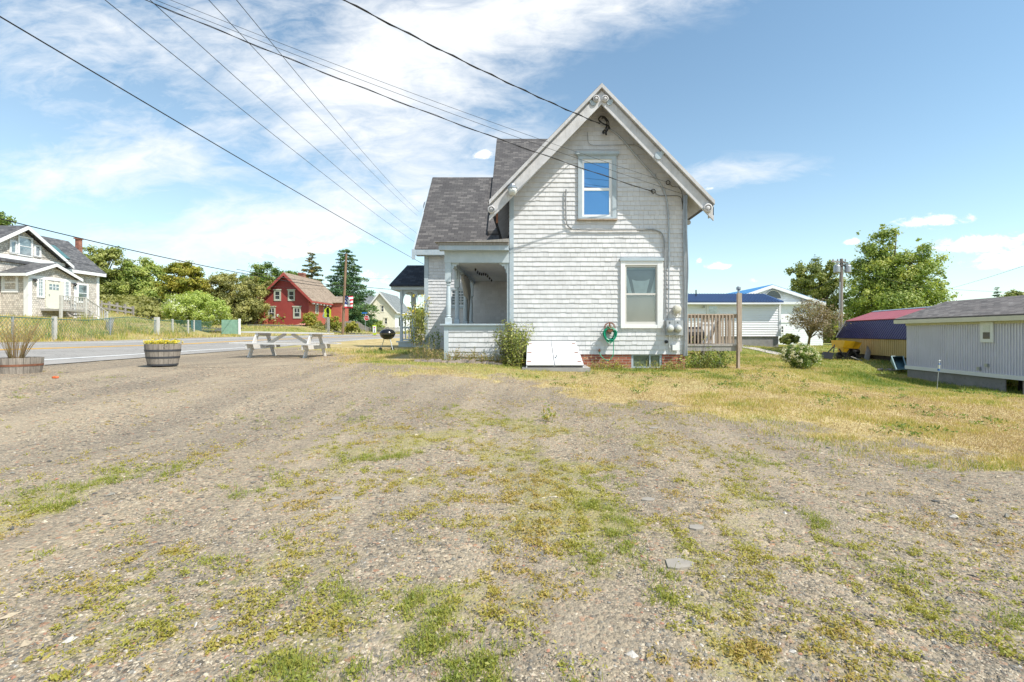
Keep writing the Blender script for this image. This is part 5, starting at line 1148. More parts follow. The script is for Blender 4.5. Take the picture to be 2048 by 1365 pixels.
# near bushes
bb = GF(1024, 728, 12.3); bu = thing('weedy_bush', 'tall weedy bush climbing the corner between porch rail and gable', 'bush', bb)
stems(bu, bb, 64, 1.15, .46, L_mid, .036, 101, 44, 'leaves', M_bark, None, None, .5, .06, .006)
stems(bu, bb+Vector((.2, .05, 0)), 20, 1.05, .3, L_green, .036, 103, 26, 'leaves', M_bark)
vb = thing('flowering_vine', 'tall leafy plant with orange yellow blooms at the wing corner', 'plant', (X(838, 18.2), 18.1, Z(692, 18.1))); v0 = vb.location
stems(vb, v0, 24, 1.9, .55, L_mid, .05, 104, 40, 'leaves', M_bark, .05, L_yflower, .3)
wb2 = thing('wall_weed', 'spindly dark green weed against the shaded wing wall', 'plant', (X(872, 17.9), 17.9, Z(700, 17.9))); stems(wb2, wb2.location, 10, .8, .3, L_dark, .04, 105, 20)
fb = thing('dry_flower_bed', 'dry brown and green plants before the porch rail', 'flower bed', GF(900, 716, 12.3))
for k, px in enumerate(range(832, 1000, 11)):
    g = GF(px, 718, 12.25+(k % 3)*.12); stems(fb, g, 9, .26+.12*((k*7) % 3)/2+(.22 if px < 870 else 0), .26, L_dryplant, .022, 110+k, 16, 'plants', L_dryplant, None, None, .6, .1, .004)
ub = thing('deck_bush', 'dense dark bush growing under the wooden deck', 'bush', (X(1410, 13.5), 13.5, Z(738, 13.5)))
for k, (px, d) in enumerate(((1385, 13.4), (1408, 13.3), (1430, 13.5), (1400, 13.7), (1422, 13.8))): stems(ub, Vector((X(px, d), d, H(X(px, d), d))), 16, .5, .55, (L_dark, L_mid)[k % 2], .034, 130+k, 42, 'leaves', M_bark, None, None, .7, .05)
stems(ub, Vector((X(1415, 13.4), 13.4, .3)), 4, 1.1, .5, L_green, .035, 141, 16, 'leaves', M_bark)
for k, (px, py, n, h, mt_, lb) in enumerate(((1215, 735, 9, .28, L_weed, 'small broad weed under the hose loop'), (1190, 733, 8, .34, L_dryplant, 'dry weed right of the cellar door'), (1345, 736, 12, .3, L_dryplant, 'reddish dry weeds at the brick corner'), (1325, 742, 9, .16, L_weed, 'low leafy weed below the cellar window corner'), (1247, 738, 7, .22, L_weed, 'green weed left of the cellar window'), (1368, 735, 10, .4, L_green, 'bright green weeds at the right corner of the house'), (1042, 735, 8, .22, L_weed, 'weed beside the left end of the cellar door'), (1100, 842, 5, .14, L_weed, 'lone broad leaved weed in the gravel before the house'), (1015, 728, 12, .3, L_dryplant, 'dry stalks at the foot of the weedy bush'))):
    g = GF(px, py, 12.4); w_ = thing('weed_plant', lb, 'weed', g, 'weeds at the foot of the house' if k != 7 else None); stems(w_, g, n, h, .3 if k != 7 else .12, mt_, .03, 150+k, 12, 'leaves', mt_, None, None, .8, .1, .004)
rw_ = random.Random(77)
for k in range(10):
    px = 1180+k*19+rw_.uniform(-4, 4); g = GF(px, 740, 12.45); w_ = thing('weed_plant', 'low ragged weed against the brick foundation, %s of ten counting from the cellar door' % ('first', 'second', 'third', 'fourth', 'fifth', 'sixth', 'seventh', 'eighth', 'ninth', 'last')[k], 'weed', g, 'weeds along the brick foundation'); stems(w_, g, 7, rw_.uniform(.10, .26), .25, (L_weed, L_dryplant, L_mid)[k % 3], .022, 400+k, 12, 'leaves', L_dryplant, None, None, .8, .1, .003)
sg = G(1600, 738); sb = thing('flowering_shrub', 'round shrub covered in cream flowers on the right lawn', 'shrub', sg); d = sg.y; s_ = d/F
foliage(sb, L_dark, [(X(1600, d), d, sg.z+24*s_, 33*s_, 30*s_, 24*s_)], 9000, .03, 90, .25, 160, 'leaves', .4)
foliage(sb, L_wflower, [(X(1598, d), d, sg.z+28*s_, 35*s_, 32*s_, 24*s_), (X(1622, d), d-.2, sg.z+16*s_, 14*s_, 14*s_, 14*s_)], 2600, .028, 150, .10, 161, 'flowers', .85)
for k, (px, py) in enumerate(((870, 665), (1900, 700))):
    pass

# ================================================================== LEFT COTTAGE (faces the road)
LX = -38.0; PXF = -36.0
lh = thing('shingled_cottage', 'weathered grey shingled cottage with white trim, gable dormer and enclosed entry porch', 'house', (-38, 35, 2.3))
def lw(px, xx): return xx*F/(px-CX)            # depth of a photo column on plane X=xx
def lz(py, d): return Z(py, d)
yN, yF = 26.0, lw(197, LX)
mb = MB(); ezL, rzL = 6.65, 9.52; rxL = -40.95
mb.prism([(LX, yN, 2.0), (LX, yN, ezL-.05), (rxL, yN, rzL-.2), (-44.0, yN, ezL-.05), (-44.0, yN, 2.0)], (0, yF-yN, 0)); lwall = mb.build('wall', M_cedar, lh)
mb = MB(); mb.prism([(-37.6, yN-.3, ezL), (rxL, yN-.3, rzL), (rxL, yN-.3, rzL-.15), (-37.6, yN-.3, ezL-.15)], (0, yF-yN+.6, 0)); mb.prism([(-44.4, yN-.3, ezL), (-44.4, yN-.3, ezL-.15), (rxL, yN-.3, rzL-.151), (rxL, yN-.3, rzL-.001)], (0, yF-yN+.6, 0)); lroof = mb.build('roof', M_roofL, lh)
mb = MB(); mb.box(-37.62, -37.56, lw(130, -37.6), yF+.3, ezL-.32, ezL-.06); mb.prism([(-37.56, yF+.31, ezL-.05), (rxL, yF+.31, rzL-.05), (rxL, yF+.31, rzL-.3), (-37.56, yF+.31, ezL-.32)], (0, -.05, 0)); mb.build('fascia', M_whitec, lroof)
mb = MB(); mb.box(LX-.1, LX+.05, yF-.2, yF+.03, 2.0, ezL-.2); mb.build('corner_board', M_whitec, lh)
mb = MB(); mb.box(-38.7, -38.2, 38.4, 39.9, 7.6, 7.75); 
for (px0, px1) in ((112, 123), (124, 136)):
    d = lw(px0, -39.0); d1 = lw(px1, -39.0); f0 = (-37.95+37.6)/(rxL+37.6); 
skl = MB()
def onroof(x, y, off): return (x, y, ezL+(rzL-ezL)*((x+37.6)/(rxL+37.6))+off)
skl.prism([onroof(-38.6, 37.6, .02), onroof(-38.6, 39.0, .02), onroof(-39.9, 39.0, .02), onroof(-39.9, 37.6, .02)], (.06, 0, .07)); mb = skl; mb.build('skylight', M_skyl, lroof)
# dormer
dx = -37.3; dn, df_ = 31.1, 38.0; dm = (dn+df_)/2; zf, zp = 6.87, 9.36
mb = MB(); mb.prism([(dx-.45, dn+.3, 5.6), (dx-.45, df_-.3, 5.6), (dx-.45, df_-.3, zf+.02), (dx-.45, dm, zp-.3), (dx-.45, dn+.3, zf+.02)], (-4.0, 0, 0)); dw = mb.build('dormer_wall', M_cedar, lh)
mb = MB(); mb.prism([(dx, dn, zf), (dx, dm, zp), (dx, dm, zp-.12), (dx, dn, zf-.12)], (-3.6, 0, 0)); mb.prism([(dx, df_, zf), (dx, df_, zf-.12), (dx, dm, zp-.121), (dx, dm, zp-.001)], (-3.6, 0, 0)); dr = mb.build('dormer_roof', M_roofL, lh)
mb = MB(); 
for a in (dn, df_): mb.prism([(dx+.06, a, zf-.03), (dx+.06, dm, zp-.03), (dx+.06, dm, zp-.30), (dx+.06, a, zf-.28)], (-.05, 0, 0))
mb.build('rake_board', M_whitec, dr)
mb = MB(); mb.box(dx-.45, dx-.38, dn+.3, df_-.3, 6.75, 7.02); mb.build('band_board', M_whitec, dw)
def side_window(parent, xx, px0, px1, py0, py1, fr=.11, mat=M_whitec, gm=M_glass, rail=True, name='window', mx=0, mz=0, mcol=None):
    y0, y1 = lw(px0, xx), lw(px1, xx); ym = (y0+y1)/2; z1, z0 = Z(py0, ym), Z(py1, ym); mb = MB()
    mb.box(xx-.02, xx+.05, y0-fr, y0, z0-fr, z1+fr); mb.box(xx-.02, xx+.05, y1, y1+fr, z0-fr, z1+fr); mb.box(xx-.02, xx+.052, y0, y1, z1, z1+fr); mb.box(xx-.02, xx+.052, y0, y1, z0-fr, z0)
    if rail: mb.box(xx-.02, xx+.04, y0, y1, (z0+z1)/2-.025, (z0+z1)/2+.025)
    for i in range(1, mx): y = y0+(y1-y0)*i/mx; mb.box(xx-.01, xx+.03, y-.015, y+.015, z0, z1)
    for i in range(1, mz): z = z0+(z1-z0)*i/mz; mb.box(xx-.01, xx+.031, y0, y1, z-.015, z+.015)
    w = mb.build(name, mat, parent); mb = MB(); mb.box(xx-.0, xx+.015, y0, y1, z0, z1); mb.build('pane', gm, w); return w
side_window(lh, dx-.42, 38.5, 62, 477, 510); side_window(lh, dx-.42, 22, 30, 484, 505, rail=False); side_window(lh, dx-.42, 71, 78.5, 494, 512, rail=False)
# enclosed porch
pn, pf = lw(57, PXF), lw(152, PXF); pm = 35.05; pz0, pz1, pzp = 2.2, 5.62, 6.63
mb = MB(); mb.prism([(PXF, pn, pz0), (PXF, pf, pz0), (PXF, pf, pz1), (PXF, pm, pzp-.22), (PXF, pn, pz1)], (-11, 0, 0)); pwl = mb.build('porch_wall', M_cedar, lh)
mb = MB(); mb.prism([(-35.7, 32.95, 5.66), (-35.7, pm, pzp), (-35.7, pm, pzp-.12), (-35.7, 32.95, 5.54)], (-11.5, 0, 0)); mb.prism([(-35.7, 37.1, 5.69), (-35.7, 37.1, 5.57), (-35.7, pm, pzp-.121), (-35.7, pm, pzp-.001)], (-2.2, 0, 0)); prf = mb.build('porch_roof', M_roofL, lh)
mb = MB(); 
for a, zz in ((32.95, 5.66), (37.1, 5.69)): mb.prism([(-35.64, a, zz-.03), (-35.64, pm, pzp-.03), (-35.64, pm, pzp-.26), (-35.64, a, zz-.24)], (-.05, 0, 0))
mb.box(-47, -35.66, 32.90, 32.95, 5.42, 5.62); mb.build('rake_board', M_whitec, prf)
mb = MB(); mb.box(PXF-.02, PXF+.04, pn+.02, pf, 5.32, 5.55); mb.build('band_board', M_whitec, pwl)
mb = MB(); mb.box(PXF-.32, PXF+.04, pn-.04, pn+.02, pz0, 5.45); mb.box(PXF-.02, PXF+.045, pn+.02, pn+.2, pz0, 5.3); mb.build('corner_board', M_whitec, lh)
mb = MB(); mb.box(PXF-.02, PXF+.04, pf-.16, pf+.02, pz0, 5.3); mb.build('corner_board', M_whitec, lh)
side_window(lh, PXF, 77, 84.5, 556, 592, .14, rail=False, name='sidelight', mx=2, mz=5, gm=M_glass); side_window(lh, PXF, 130, 136.5, 563, 597, .14, rail=False, name='sidelight', mx=2, mz=5, gm=M_glass)
y0, y1 = lw(94.4, PXF), lw(120, PXF); mb = MB(); mb.box(PXF-.02, PXF+.05, y0-.14, y0, 3.2, 5.32); mb.box(PXF-.02, PXF+.05, y1, y1+.2, 3.2, 5.32); mb.box(PXF, PXF+.03, y0, y1, 3.2, 5.2); dr_ = mb.build('front_door', M_doorw, lh)
mb = MB(); mb.box(PXF+.03, PXF+.035, y0+.12, y1-.12, 4.62, 5.05); mb.build('door_pane', M_glass, dr_)
mb = MB()
for i in (1, 2): y = y0+.12+(y1-y0-.24)*i/3; mb.box(PXF+.035, PXF+.05, y-.02, y+.02, 4.62, 5.05)
mb.box(PXF+.034, PXF+.05, y0+.12, y1-.12, 4.82, 4.86); mb.build('muntins', M_whitec, dr_)
mb = MB(); mb.lathe((PXF+.07, y0+.1, 4.2), [(.03, 0), (.03, .05)], 8); mb.build('handle', M_black, dr_)
for px, py in ((67, 561), (147, 570)):
    d = lw(px, PXF); mb = MB(); mb.lathe((PXF+.15, d, Z(py, d)), [(.13, -.02), (.10, .05), (.03, .12)], 10); mb.bar((PXF, d, Z(py, d)+.05), (PXF+.15, d, Z(py, d)+.1), .03, .03); mb.lathe((PXF+.15, d, Z(py, d)-.12), [(.03, 0), (.06, .06), (.04, .1)], 8); mb.build('wall_lamp', M_black, lh)
side_window(lh, LX, 156.5, 173, 571, 603, .15)
# window of the wall that faces us
window(lh, 0, pn-.0, (4, 37, 549, 585.5), (8, 33, 550, 582), (9.5, 31.5, 551, 579), (M_whitec, M_whitec, M_glass, M_glassdk), (564, 566.5), sill=0, depth=.05)
mb = MB(); cx0 = X(157.5, 42.0); mb.box(cx0-.17, cx0+.17, 41.83, 42.17, 3, Z(477.5, 42)); mb.box(cx0-.25, cx0+.25, 41.75, 42.25, Z(479, 42), Z(476.5, 42)); mb.build('chimney', M_brick, lh)
mb = MB(); 
mb.prism([(-42.0, 45, 9.9), (-40.6, 45, 11.1), (-39.2, 45, 9.9), (-39.2, 45, 8.0), (-42.0, 45, 8)], (0, 3, 0)); 
# landing and steps with railings
fl = 3.15
mb = MB(); mb.box(PXF+.02, PXF+1.5, 34.2, 36.1, fl-.15, fl)
st = thing('entry_steps', 'grey wooden landing and steps with baluster railings at the cottage door', 'steps', (-35, 36, 2.2)); mb.build('landing', M_greywood, st)
mb = MB()
for k in range(5): mb.box(PXF+.2, PXF+1.5, 36.1+k*.32, 36.45+k*.32, fl-.18*(k+1)-.05, fl-.18*(k+1))
mb.build('treads', M_greywood, st)
for (x, y, zb) in ((PXF+1.5, 34.2, 2.1), (PXF+1.5, 36.1, 2.1), (PXF+1.5, 37.9, 1.7), (PXF+.2, 37.9, 1.7)):
    mb = MB(); mb.box(x-.07, x+.07, y-.07, y+.07, zb, (fl+1.0) if y < 37 else 3.15); mb.build('newel_post', M_linkpost, st)
def rail(p, q, n):
    mb = MB(); p, q = Vector(p), Vector(q); mb.bar(p, q, .09, .05); mb.bar(p-Vector((0, 0, .8)), q-Vector((0, 0, .8)), .04, .06)
    for k in range(1, n): a = p.lerp(q, k/n); mb.bar(a-Vector((0, 0, .8)), a, .05, .03)
    mb.build('railing', M_linkpost, st)
rail((PXF+1.5, 34.2, fl+.95), (PXF+1.5, 36.1, fl+.95), 10); rail((PXF+1.5, 36.1, fl+.95), (PXF+1.5, 37.9, 3.1), 9); rail((PXF+.2, 36.1, fl+.95), (PXF+.2, 37.9, 3.1), 9)

# ================================================================== RED HOUSE
rd0 = 66.0
def house_gable(name, label, d, depth, x0, x1, xa, ya, exl, exr, ey, yb, wallm, sidem, roofm, rakem, oh=.5, ohz=.25, cat='house', zbase=None):
    t = thing(name, label, cat, (X((x0+x1)/2, d), d, Z(yb, d))); a0, a1 = X(x0, d), X(x1, d); df = d-oh
    xa_ = X(xa, df); za = Z(ya, df); e0, e1 = X(exl, df), X(exr, df); ez = Z(ey, df); s0 = (za-ez)/(xa_-e0); s1 = (za-ez)/(e1-xa_); zb = Z(yb, d)-1.0 if zbase is None else zbase
    up = lambda x: za-ohz-(s0*(xa_-x) if x < xa_ else s1*(x-xa_)); mb = MB()
    mb.face([(a0, d, zb), (a1, d, zb), (a1, d, up(a1)), (xa_, d, up(xa_)), (a0, d, up(a0))]); mb.face([(a0, d+depth, zb), (a0, d+depth, up(a0)), (xa_, d+depth, up(xa_)), (a1, d+depth, up(a1)), (a1, d+depth, zb)])
    mb.face([(a0, d, zb), (a0, d, up(a0)), (a0, d+depth, up(a0)), (a0, d+depth, zb)]); w = mb.build('wall', wallm, t)
    mb = MB(); mb.face([(a1, d, zb), (a1, d+depth, zb), (a1, d+depth, up(a1)), (a1, d, up(a1))]); mb.build('side_wall', sidem, t)
    mb = MB(); mb.prism([(e0, df, ez), (xa_, df, za), (xa_, df, za-.12), (e0, df, ez-.12)], (0, depth+oh*2, 0)); mb.prism([(e1, df, ez), (e1, df, ez-.12), (xa_, df, za-.121), (xa_, df, za-.001)], (0, depth+oh*2, 0)); r = mb.build('roof', roofm, t)
    mb = MB(); mb.prism([(e0, df-.05, ez-.05), (xa_, df-.05, za-.05), (xa_, df-.05, za-.05-ohz*1.6), (e0, df-.05, ez-.05-ohz*1.4)], (0, .06, 0)); mb.prism([(e1, df-.05, ez-.05), (e1, df-.05, ez-.05-ohz*1.4), (xa_, df-.05, za-.05-ohz*1.6), (xa_, df-.05, za-.05)], (0, .06, 0)); mb.box(e1-.05, e1+.02, df, df+depth+2*oh, ez-.3, ez-.1); mb.build('rake_board', rakem, r)
    return t, w, r, up
M_redrake = paint('red_trim', (.38, .07, .055), .08, .6, 2); M_greentrim = paint('pale_green_trim', (.50, .52, .42), .06, .6, 3)
rh, rw, rr_, rup = house_gable('red_house', 'red clapboard house with tan shingle roof and pale green window trim', 66, 9.8, 519, 618, 567, 544.5, 508.5, 624, 601, 651, M_redclap, M_redside, M_rooftan, M_redrake, oh=.7, ohz=.28)
def small_window(parent, d, px0, px1, py0, py1, trim, gm, fr=.14, head=.12, mx=0):
    x0, x1, z1, z0 = X(px0, d), X(px1, d), Z(py0, d), Z(py1, d); y = d; mb = MB()
    mb.box(x0, x0+fr, y-.06, y+.02, z0, z1); mb.box(x1-fr, x1, y-.06, y+.02, z0, z1); mb.box(x0+fr, x1-fr, y-.058, y+.02, z0, z0+fr); mb.box(x0+fr, x1-fr, y-.058, y+.02, z1-fr, z1)
    if head: mb.box(x0-.1, x1+.1, y-.12, y+.02, z1, z1+head)
    w = mb.build('window', trim, parent); mb = MB(); zm = (z0+z1)/2; mb.box(x0+fr, x1-fr, y-.04, y+.01, zm-.03, zm+.03); mb.box(x0+fr, x1-fr, y-.045, y+.01, z0+fr, z0+fr+.05)
    if mx: xm = (x0+x1)/2; mb.box(xm-.03, xm+.03, y-.041, y+.01, zm, z1-fr)
    mb.build('sash', M_whitec, w); mb = MB(); mb.box(x0+fr, x1-fr, y-.02, y-.01, z0+fr, z1-fr); mb.build('pane', gm, w); return w
for a in ((548, 562, 581, 602.5, 0), (576, 590, 581, 602.5, 0), (536, 551, 614.5, 637.5, 1), (586.5, 602, 614.5, 637.5, 1)): small_window(rh, 66, a[0], a[1], a[2], a[3], M_greentrim, M_glassdk, .2, .15, a[4])
xs = X(618, 66)
for y0, y1 in ((67.9, 68.9), (70.6, 71.6)):
    mb = MB(); mb.box(xs-.02, xs+.06, y0, y1, 4.2, 6.0); w = mb.build('window', M_greentrim, rh); mb = MB(); mb.box(xs+.06, xs+.07, y0+.18, y1-.18, 4.35, 5.85); mb.build('pane', M_glassdk, w)
mb = MB(); mb.box(xs-.04, xs+.03, 65.96, 66.12, 2.3, 6.4); mb.build('corner_board', M_redrake, rh)
mb = MB(); c = Vector((X(604, 73), 73, 0)); mb.box(c.x-.4, c.x+.4, 72.6, 73.4, 8.5, Z(548, 73)); mb.box(c.x-.46, c.x+.46, 72.54, 73.46, Z(550, 73), Z(546.5, 73)); mb.build('chimney', M_brick, rr_)
for k in range(8): mb = MB(); mb.box(X(624, 65.3)-.35, X(624, 65.3)-.02, 66+k*1.1, 66.12+k*1.1, Z(601, 65.3)-.5, Z(601, 65.3)-.28); mb.build('rafter_tail', M_whitec, rr_)
# side entry porch of the red house
mb = MB(); xa0, xa1 = xs, xs+2.2; mb.prism([(xa1, 72.2, 6.1), (xa1, 74.0, 7.2), (xa1, 75.8, 6.1), (xa1, 75.6, 6.0), (xa1, 74.0, 7.05), (xa1, 72.4, 6.0)], (-2.6, 0, 0)); mb.build('entry_roof', M_rooftan, rh)
mb = MB(); mb.box(xa0, xa1-.3, 72.5, 75.5, 2.0, 6.0); mb.build('entry_wall', M_redside, rh)
# left lean-to
mb = MB(); l0, l1 = X(508, 66.5), X(519, 66.5); mb.box(l0, l1, 66.6, 72, 2.0, Z(615, 66.6)); mb.build('lean_to_wall', M_redclap, rh)
mb = MB(); mb.prism([(l0-.3, 66.3, Z(615.5, 66.6)), (l1, 66.3, Z(606, 66.6)), (l1, 66.3, Z(607.5, 66.6)), (l0-.3, 66.3, Z(617, 66.6))], (0, 6, 0)); mb.build('lean_to_roof', M_rooftan, rh)
mb = MB(); l0, l1 = X(519.5, 65), X(531.5, 65); mb.prism([(l0, 64.6, Z(648, 65)-.6), (l1, 64.6, Z(648, 65)-.6), (l1, 64.6, Z(634, 65)), ((l0+l1)/2, 64.6, Z(629.5, 65)), (l0, 64.6, Z(634, 65))], (0, 1, 0)); 
sh = thing('little_red_shed', 'small orange red peaked bin at the left corner of the red house', 'shed', (l0, 64.6, 2.6)); mb.build('bin_body', M_redside, sh)
mb = MB(); mb.prism([(l0-.1, 64.5, Z(634.5, 65)), ((l0+l1)/2, 64.5, Z(629, 65)), (l1+.1, 64.5, Z(634.5, 65)), (l1+.1, 64.5, Z(635.2, 65)), ((l0+l1)/2, 64.5, Z(629.9, 65)), (l0-.1, 64.5, Z(635.2, 65))], (0, 1.2, 0)); mb.build('bin_roof', M_redrake, sh)
mb = MB(); mb.box(X(554, 66), X(557.5, 66), 65.95, 65.99, Z(633.5, 66), Z(628.5, 66)); solo(mb, 'notice_board', M_whitesign, 'small white notice fixed on the red clapboards', 'notice', (X(555, 66), 65.97, Z(631, 66)))
mb = MB(); zz = Z(655, 63.5); mb.prism([(X(582, 63.5), 63.3, zz), (X(608, 63.5), 63.3, zz), (X(609, 63.5), 65.9, zz+.75), (X(589, 63.5), 65.9, zz+.75)], (0, 0, -.12)); mb.box(X(583, 63.5), X(607, 63.5), 63.4, 65.9, zz-.8, zz-.1)
solo(mb, 'red_cellar_hatch', paint('faded_pink_paint', (.55, .25, .20), .1, .6, 3), 'faded pink sloping cellar hatch before the red house', 'cellar hatch', (X(595, 64), 64, zz-.4))

# ================================================================== CREAM HOUSE
ch_, cw_, cr_, cup = house_gable('cream_house', 'cream clapboard house with pale grey roof beyond the road fork', 104, 13, 717, 790, 759, 583, 727, 795, 624, 664, M_cream, M_vinyl2, M_roofgrey, M_whitec, oh=.5, ohz=.3)
for a in ((744.5, 751.5, 611, 625), (761.5, 768.5, 611, 625), (768.5, 775.5, 636, 649.5)): small_window(ch_, 104, a[0], a[1], a[2], a[3], M_cream, M_glassdk, .15, .15)
xs = X(790, 104)
for y0 in (107, 109.5, 112): mb = MB(); mb.box(xs, xs+.06, y0, y0+1, 3.0, 5.0); mb.build('window', M_glassdk, ch_)
mb = MB(); x0, x1 = X(716, 106), X(745, 106); mb.prism([(x0-1.6, 105.2, Z(620, 105)), (X(744, 106), 105.2, Z(620, 105)), (X(744, 106), 109, Z(591, 109)), (x0-1.6, 109, Z(591, 109))], (0, 0, -.15)); mb.build('wing_roof', M_roofgrey, ch_)
mb = MB(); mb.box(x0-3.2, X(740, 106), 105.6, 112, -.5, Z(620, 105)); mb.build('wing_wall', M_cream, ch_)
small_window(ch_, 105.55, 696, 700, 640, 649, M_whitec, M_glassdk, .1, 0)

# ================================================================== WHITE BUILDINGS RIGHT
an = thing('white_annex', 'long white sided building with blue metal roof behind the deck', 'building', (X(1460, 38), 38, .3))
d = 38.0; ax0, ax1 = X(1330, d), X(1560.5, d); az0, az1 = Z(673, d), Z(602.5, d)
mb = MB(); mb.box(ax0, ax1, d+.03, d+6, az0, az1); zk = az0
while zk < az1-.05:
    mb.prism([(ax0, d+.03, zk), (ax0, d-.012, zk), (ax0, d+.024, zk+.18), (ax0, d+.03, zk+.18)], (ax1-.1-ax0, 0, 0), .5); zk += .19
mb.build('wall', paint('vinyl_boards', (.82, .82, .83), .02, .5, 1, rv=.03), an)
mb = MB(); mb.box(ax0, ax1-.1, d+.1, d+5.9, az0-1.4, az0); mb.build('foundation', M_concd, an)
mb = MB(); mb.prism([(ax0-1, 37.45, Z(602.5, 37.45)), (X(1567.5, 37.45), 37.45, Z(602.5, 37.45)), (X(1567.5, 37.45)-.2, 40.2, Z(588, 40.2)), (ax0-1, 40.2, Z(588, 40.2))], (0, 0, -.12)); 
for k in range(60):
    xk = ax0-.9+k*.235
    if xk < X(1565, 37.45)-.1: mb.prism([(xk, 37.43, Z(602.5, 37.45)+.03), (xk, 40.2, Z(588, 40.2)+.035), (xk, 40.2, Z(588, 40.2)-.01), (xk, 37.43, Z(602.5, 37.45)-.01)], (.04, 0, 0))
ar = mb.build('roof', M_bluemetal, an)
mb = MB(); mb.box(ax0-1, X(1567, 37.45), 37.42, 38, Z(602.5, 37.45)-.26, Z(602.5, 37.45)-.13); mb.build('fascia', M_whitec, ar)
mb = MB(); mb.box(ax1-.12, ax1+.03, d-.04, d+.1, az0, az1); mb.build('corner_trim', M_whitec, an)
mb = MB(); mb.box(X(1413, d), X(1438, d), d-.05, d+.01, az0+.1, Z(609, d)); dr_ = mb.build('door', M_whitec, an)
mb = MB(); mb.box(X(1417.5, d), X(1433.5, d), d-.065, d-.05, Z(632, d), Z(613, d)); mb.build('door_pane', M_glass, dr_)
mb = MB(); c = P(1408, 614, d-.2); mb.lathe(c, [(.08, -.08), (.1, 0), (.05, .1)], 8); mb.box(c.x-.03, c.x+.03, c.y, c.y+.2, c.z, c.z+.04); mb.build('wall_lamp', M_metal, an)
mb = MB(); c = P(1477, 588, 40.3); mb.tube([c-Vector((0, 0, .3)), c+Vector((0, 0, .35))], .10, 8); mb.lathe(c+Vector((0, 0, .3)), [(.16, 0), (.2, .1), (.2, .25), (.08, .35)], 10); mb.build('roof_vent', M_metal, ar)
mb = MB(); c = P(1392, 592, 39.3); mb.tube([c-Vector((0, 0, .3)), c+Vector((0, 0, .5))], .05, 7); mb.build('vent_pipe', M_black, ar)
wg, ww_, wr_, wup = house_gable('white_gable_building', 'white two storey building with broad low gable and bright blue roof', 45, 14, 1452, 1646, 1545, 569, 1440, 1651.5, 605, 691, M_vinyl2, M_vinyl2, M_bluemetal2, M_whitec, oh=.4, ohz=.2, cat='building')
mb = MB(); x0, x1 = X(1555, 45), X(1651, 44.7); mb.box(x0-8, x1, 44.62, 45, Z(606.5, 45)-.15, Z(604.5, 45)); mb.box(x0, X(1646, 45), 44.94, 45, Z(646, 45), Z(643.5, 45)); mb.build('band_board', M_whitec, wg)
mb = MB(); cx_, cz = X(1546, 45), Z(597, 45); r = X(1562, 45)-cx_; arc = [(cx_+r*math.cos(a), 44.95, cz+r*math.sin(a)) for a in np.linspace(0, math.pi, 15)]; mb.prism(arc, (0, .05, 0)); aw = mb.build('arched_window', M_glassdk, wg)
mb = MB(); arc = [Vector(a)-Vector((0, .02, 0)) for a in arc]; mb.tube(arc, .05, 5); mb.build('arch_trim', M_whitec, aw)
for a in ((1612, 1620, 611, 624), (1640, 1646, 611, 624), (1561, 1567, 652, 667)): small_window(wg, 45, a[0], a[1], a[2], a[3], M_whitec, M_glassdk, .06, 0)

# ================================================================== GAMBREL SHED
gd = Vector((1.3, 7.8, 0)).normalized(); gn = Vector((gd.y, -gd.x, 0)); A0 = Vector((X(1677, 33.8), 33.8, 0)); Ln = 13.0
gs = thing('gambrel_shed', 'gambrel shed with red top roof, navy lower roof and yellow ribbed walls', 'shed', (A0.x, A0.y, -.3))
def gp(s, o, z): q = A0-gd*s+gn*o; return Vector((q.x, q.y, z))
prof = [(0, .0), (0, 1.1), (.58, 2.22), (2.4, 2.88), (4.2, 2.22), (4.8, 1.1), (4.8, 0)]
mb = MB(); mb.face([gp(0, 0, -.02), gp(Ln, 0, -.02), gp(Ln, 0, 1.1), gp(0, 0, 1.1)][::-1]); mb.face([gp(0, o, z) for o, z in prof]); mb.face([gp(Ln, o, z) for o, z in prof][::-1]); mb.face([gp(0, 4.8, 0), gp(0, 4.8, 1.1), gp(Ln, 4.8, 1.1), gp(Ln, 4.8, 0)]); 
for k in range(int(Ln/.2)): mb.prism([gp(.05+k*.2, -.028, .0), gp(.05+k*.2, -.028, 1.08), gp(.05+k*.2, 0, 1.08), gp(.05+k*.2, 0, .0)], -gd*.06)
mb.build('wall', M_yellowrib, gs)
mb = MB(); mb.prism([gp(-.1, -.12, 1.02), gp(-.1, .58, 2.24), gp(-.1, .62, 2.2), gp(-.1, -.06, .98)], -gd*(Ln+.2)); mb.prism([gp(-.1, 4.92, 1.02), gp(-.1, 4.2, 2.24), gp(-.1, 4.16, 2.2), gp(-.1, 4.86, .98)], -gd*(Ln+.2)); 
for k in range(int(Ln/.23)):
    s_k = .05+k*.23; mb.prism([gp(s_k, -.15, 1.03), gp(s_k, .555, 2.24), gp(s_k, .60, 2.21), gp(s_k, -.10, 1.0)], -gd*.045)
mb.build('lower_roof', M_navy, gs)
mb = MB(); mb.prism([gp(-.12, .50, 2.245), gp(-.12, 2.4, 2.93), gp(-.12, 4.28, 2.245), gp(-.12, 4.28, 2.20), gp(-.12, 2.4, 2.885), gp(-.12, .50, 2.20)], -gd*(Ln+.24)); mb.build('upper_roof', M_redmetal, gs)
mb = MB(); mb.prism([gp(-.14, 2.2, 2.88), gp(-.14, 2.4, 2.96), gp(-.14, 2.6, 2.88)], -gd*(Ln+.3)); mb.build('ridge_cap', M_metal, gs)
mb = MB(); mb.bar(gp(-.13, -.1, 1.05), gp(-.13, .56, 2.25), .05, .1); mb.build('corner_trim', M_whitec, gs)
mb = MB()
for k in range(5): q = gp(.5+k*3, .3, -1.2); mb.box(q.x-.2, q.x+.2, q.y-.2, q.y+.2, -1.3, .0)
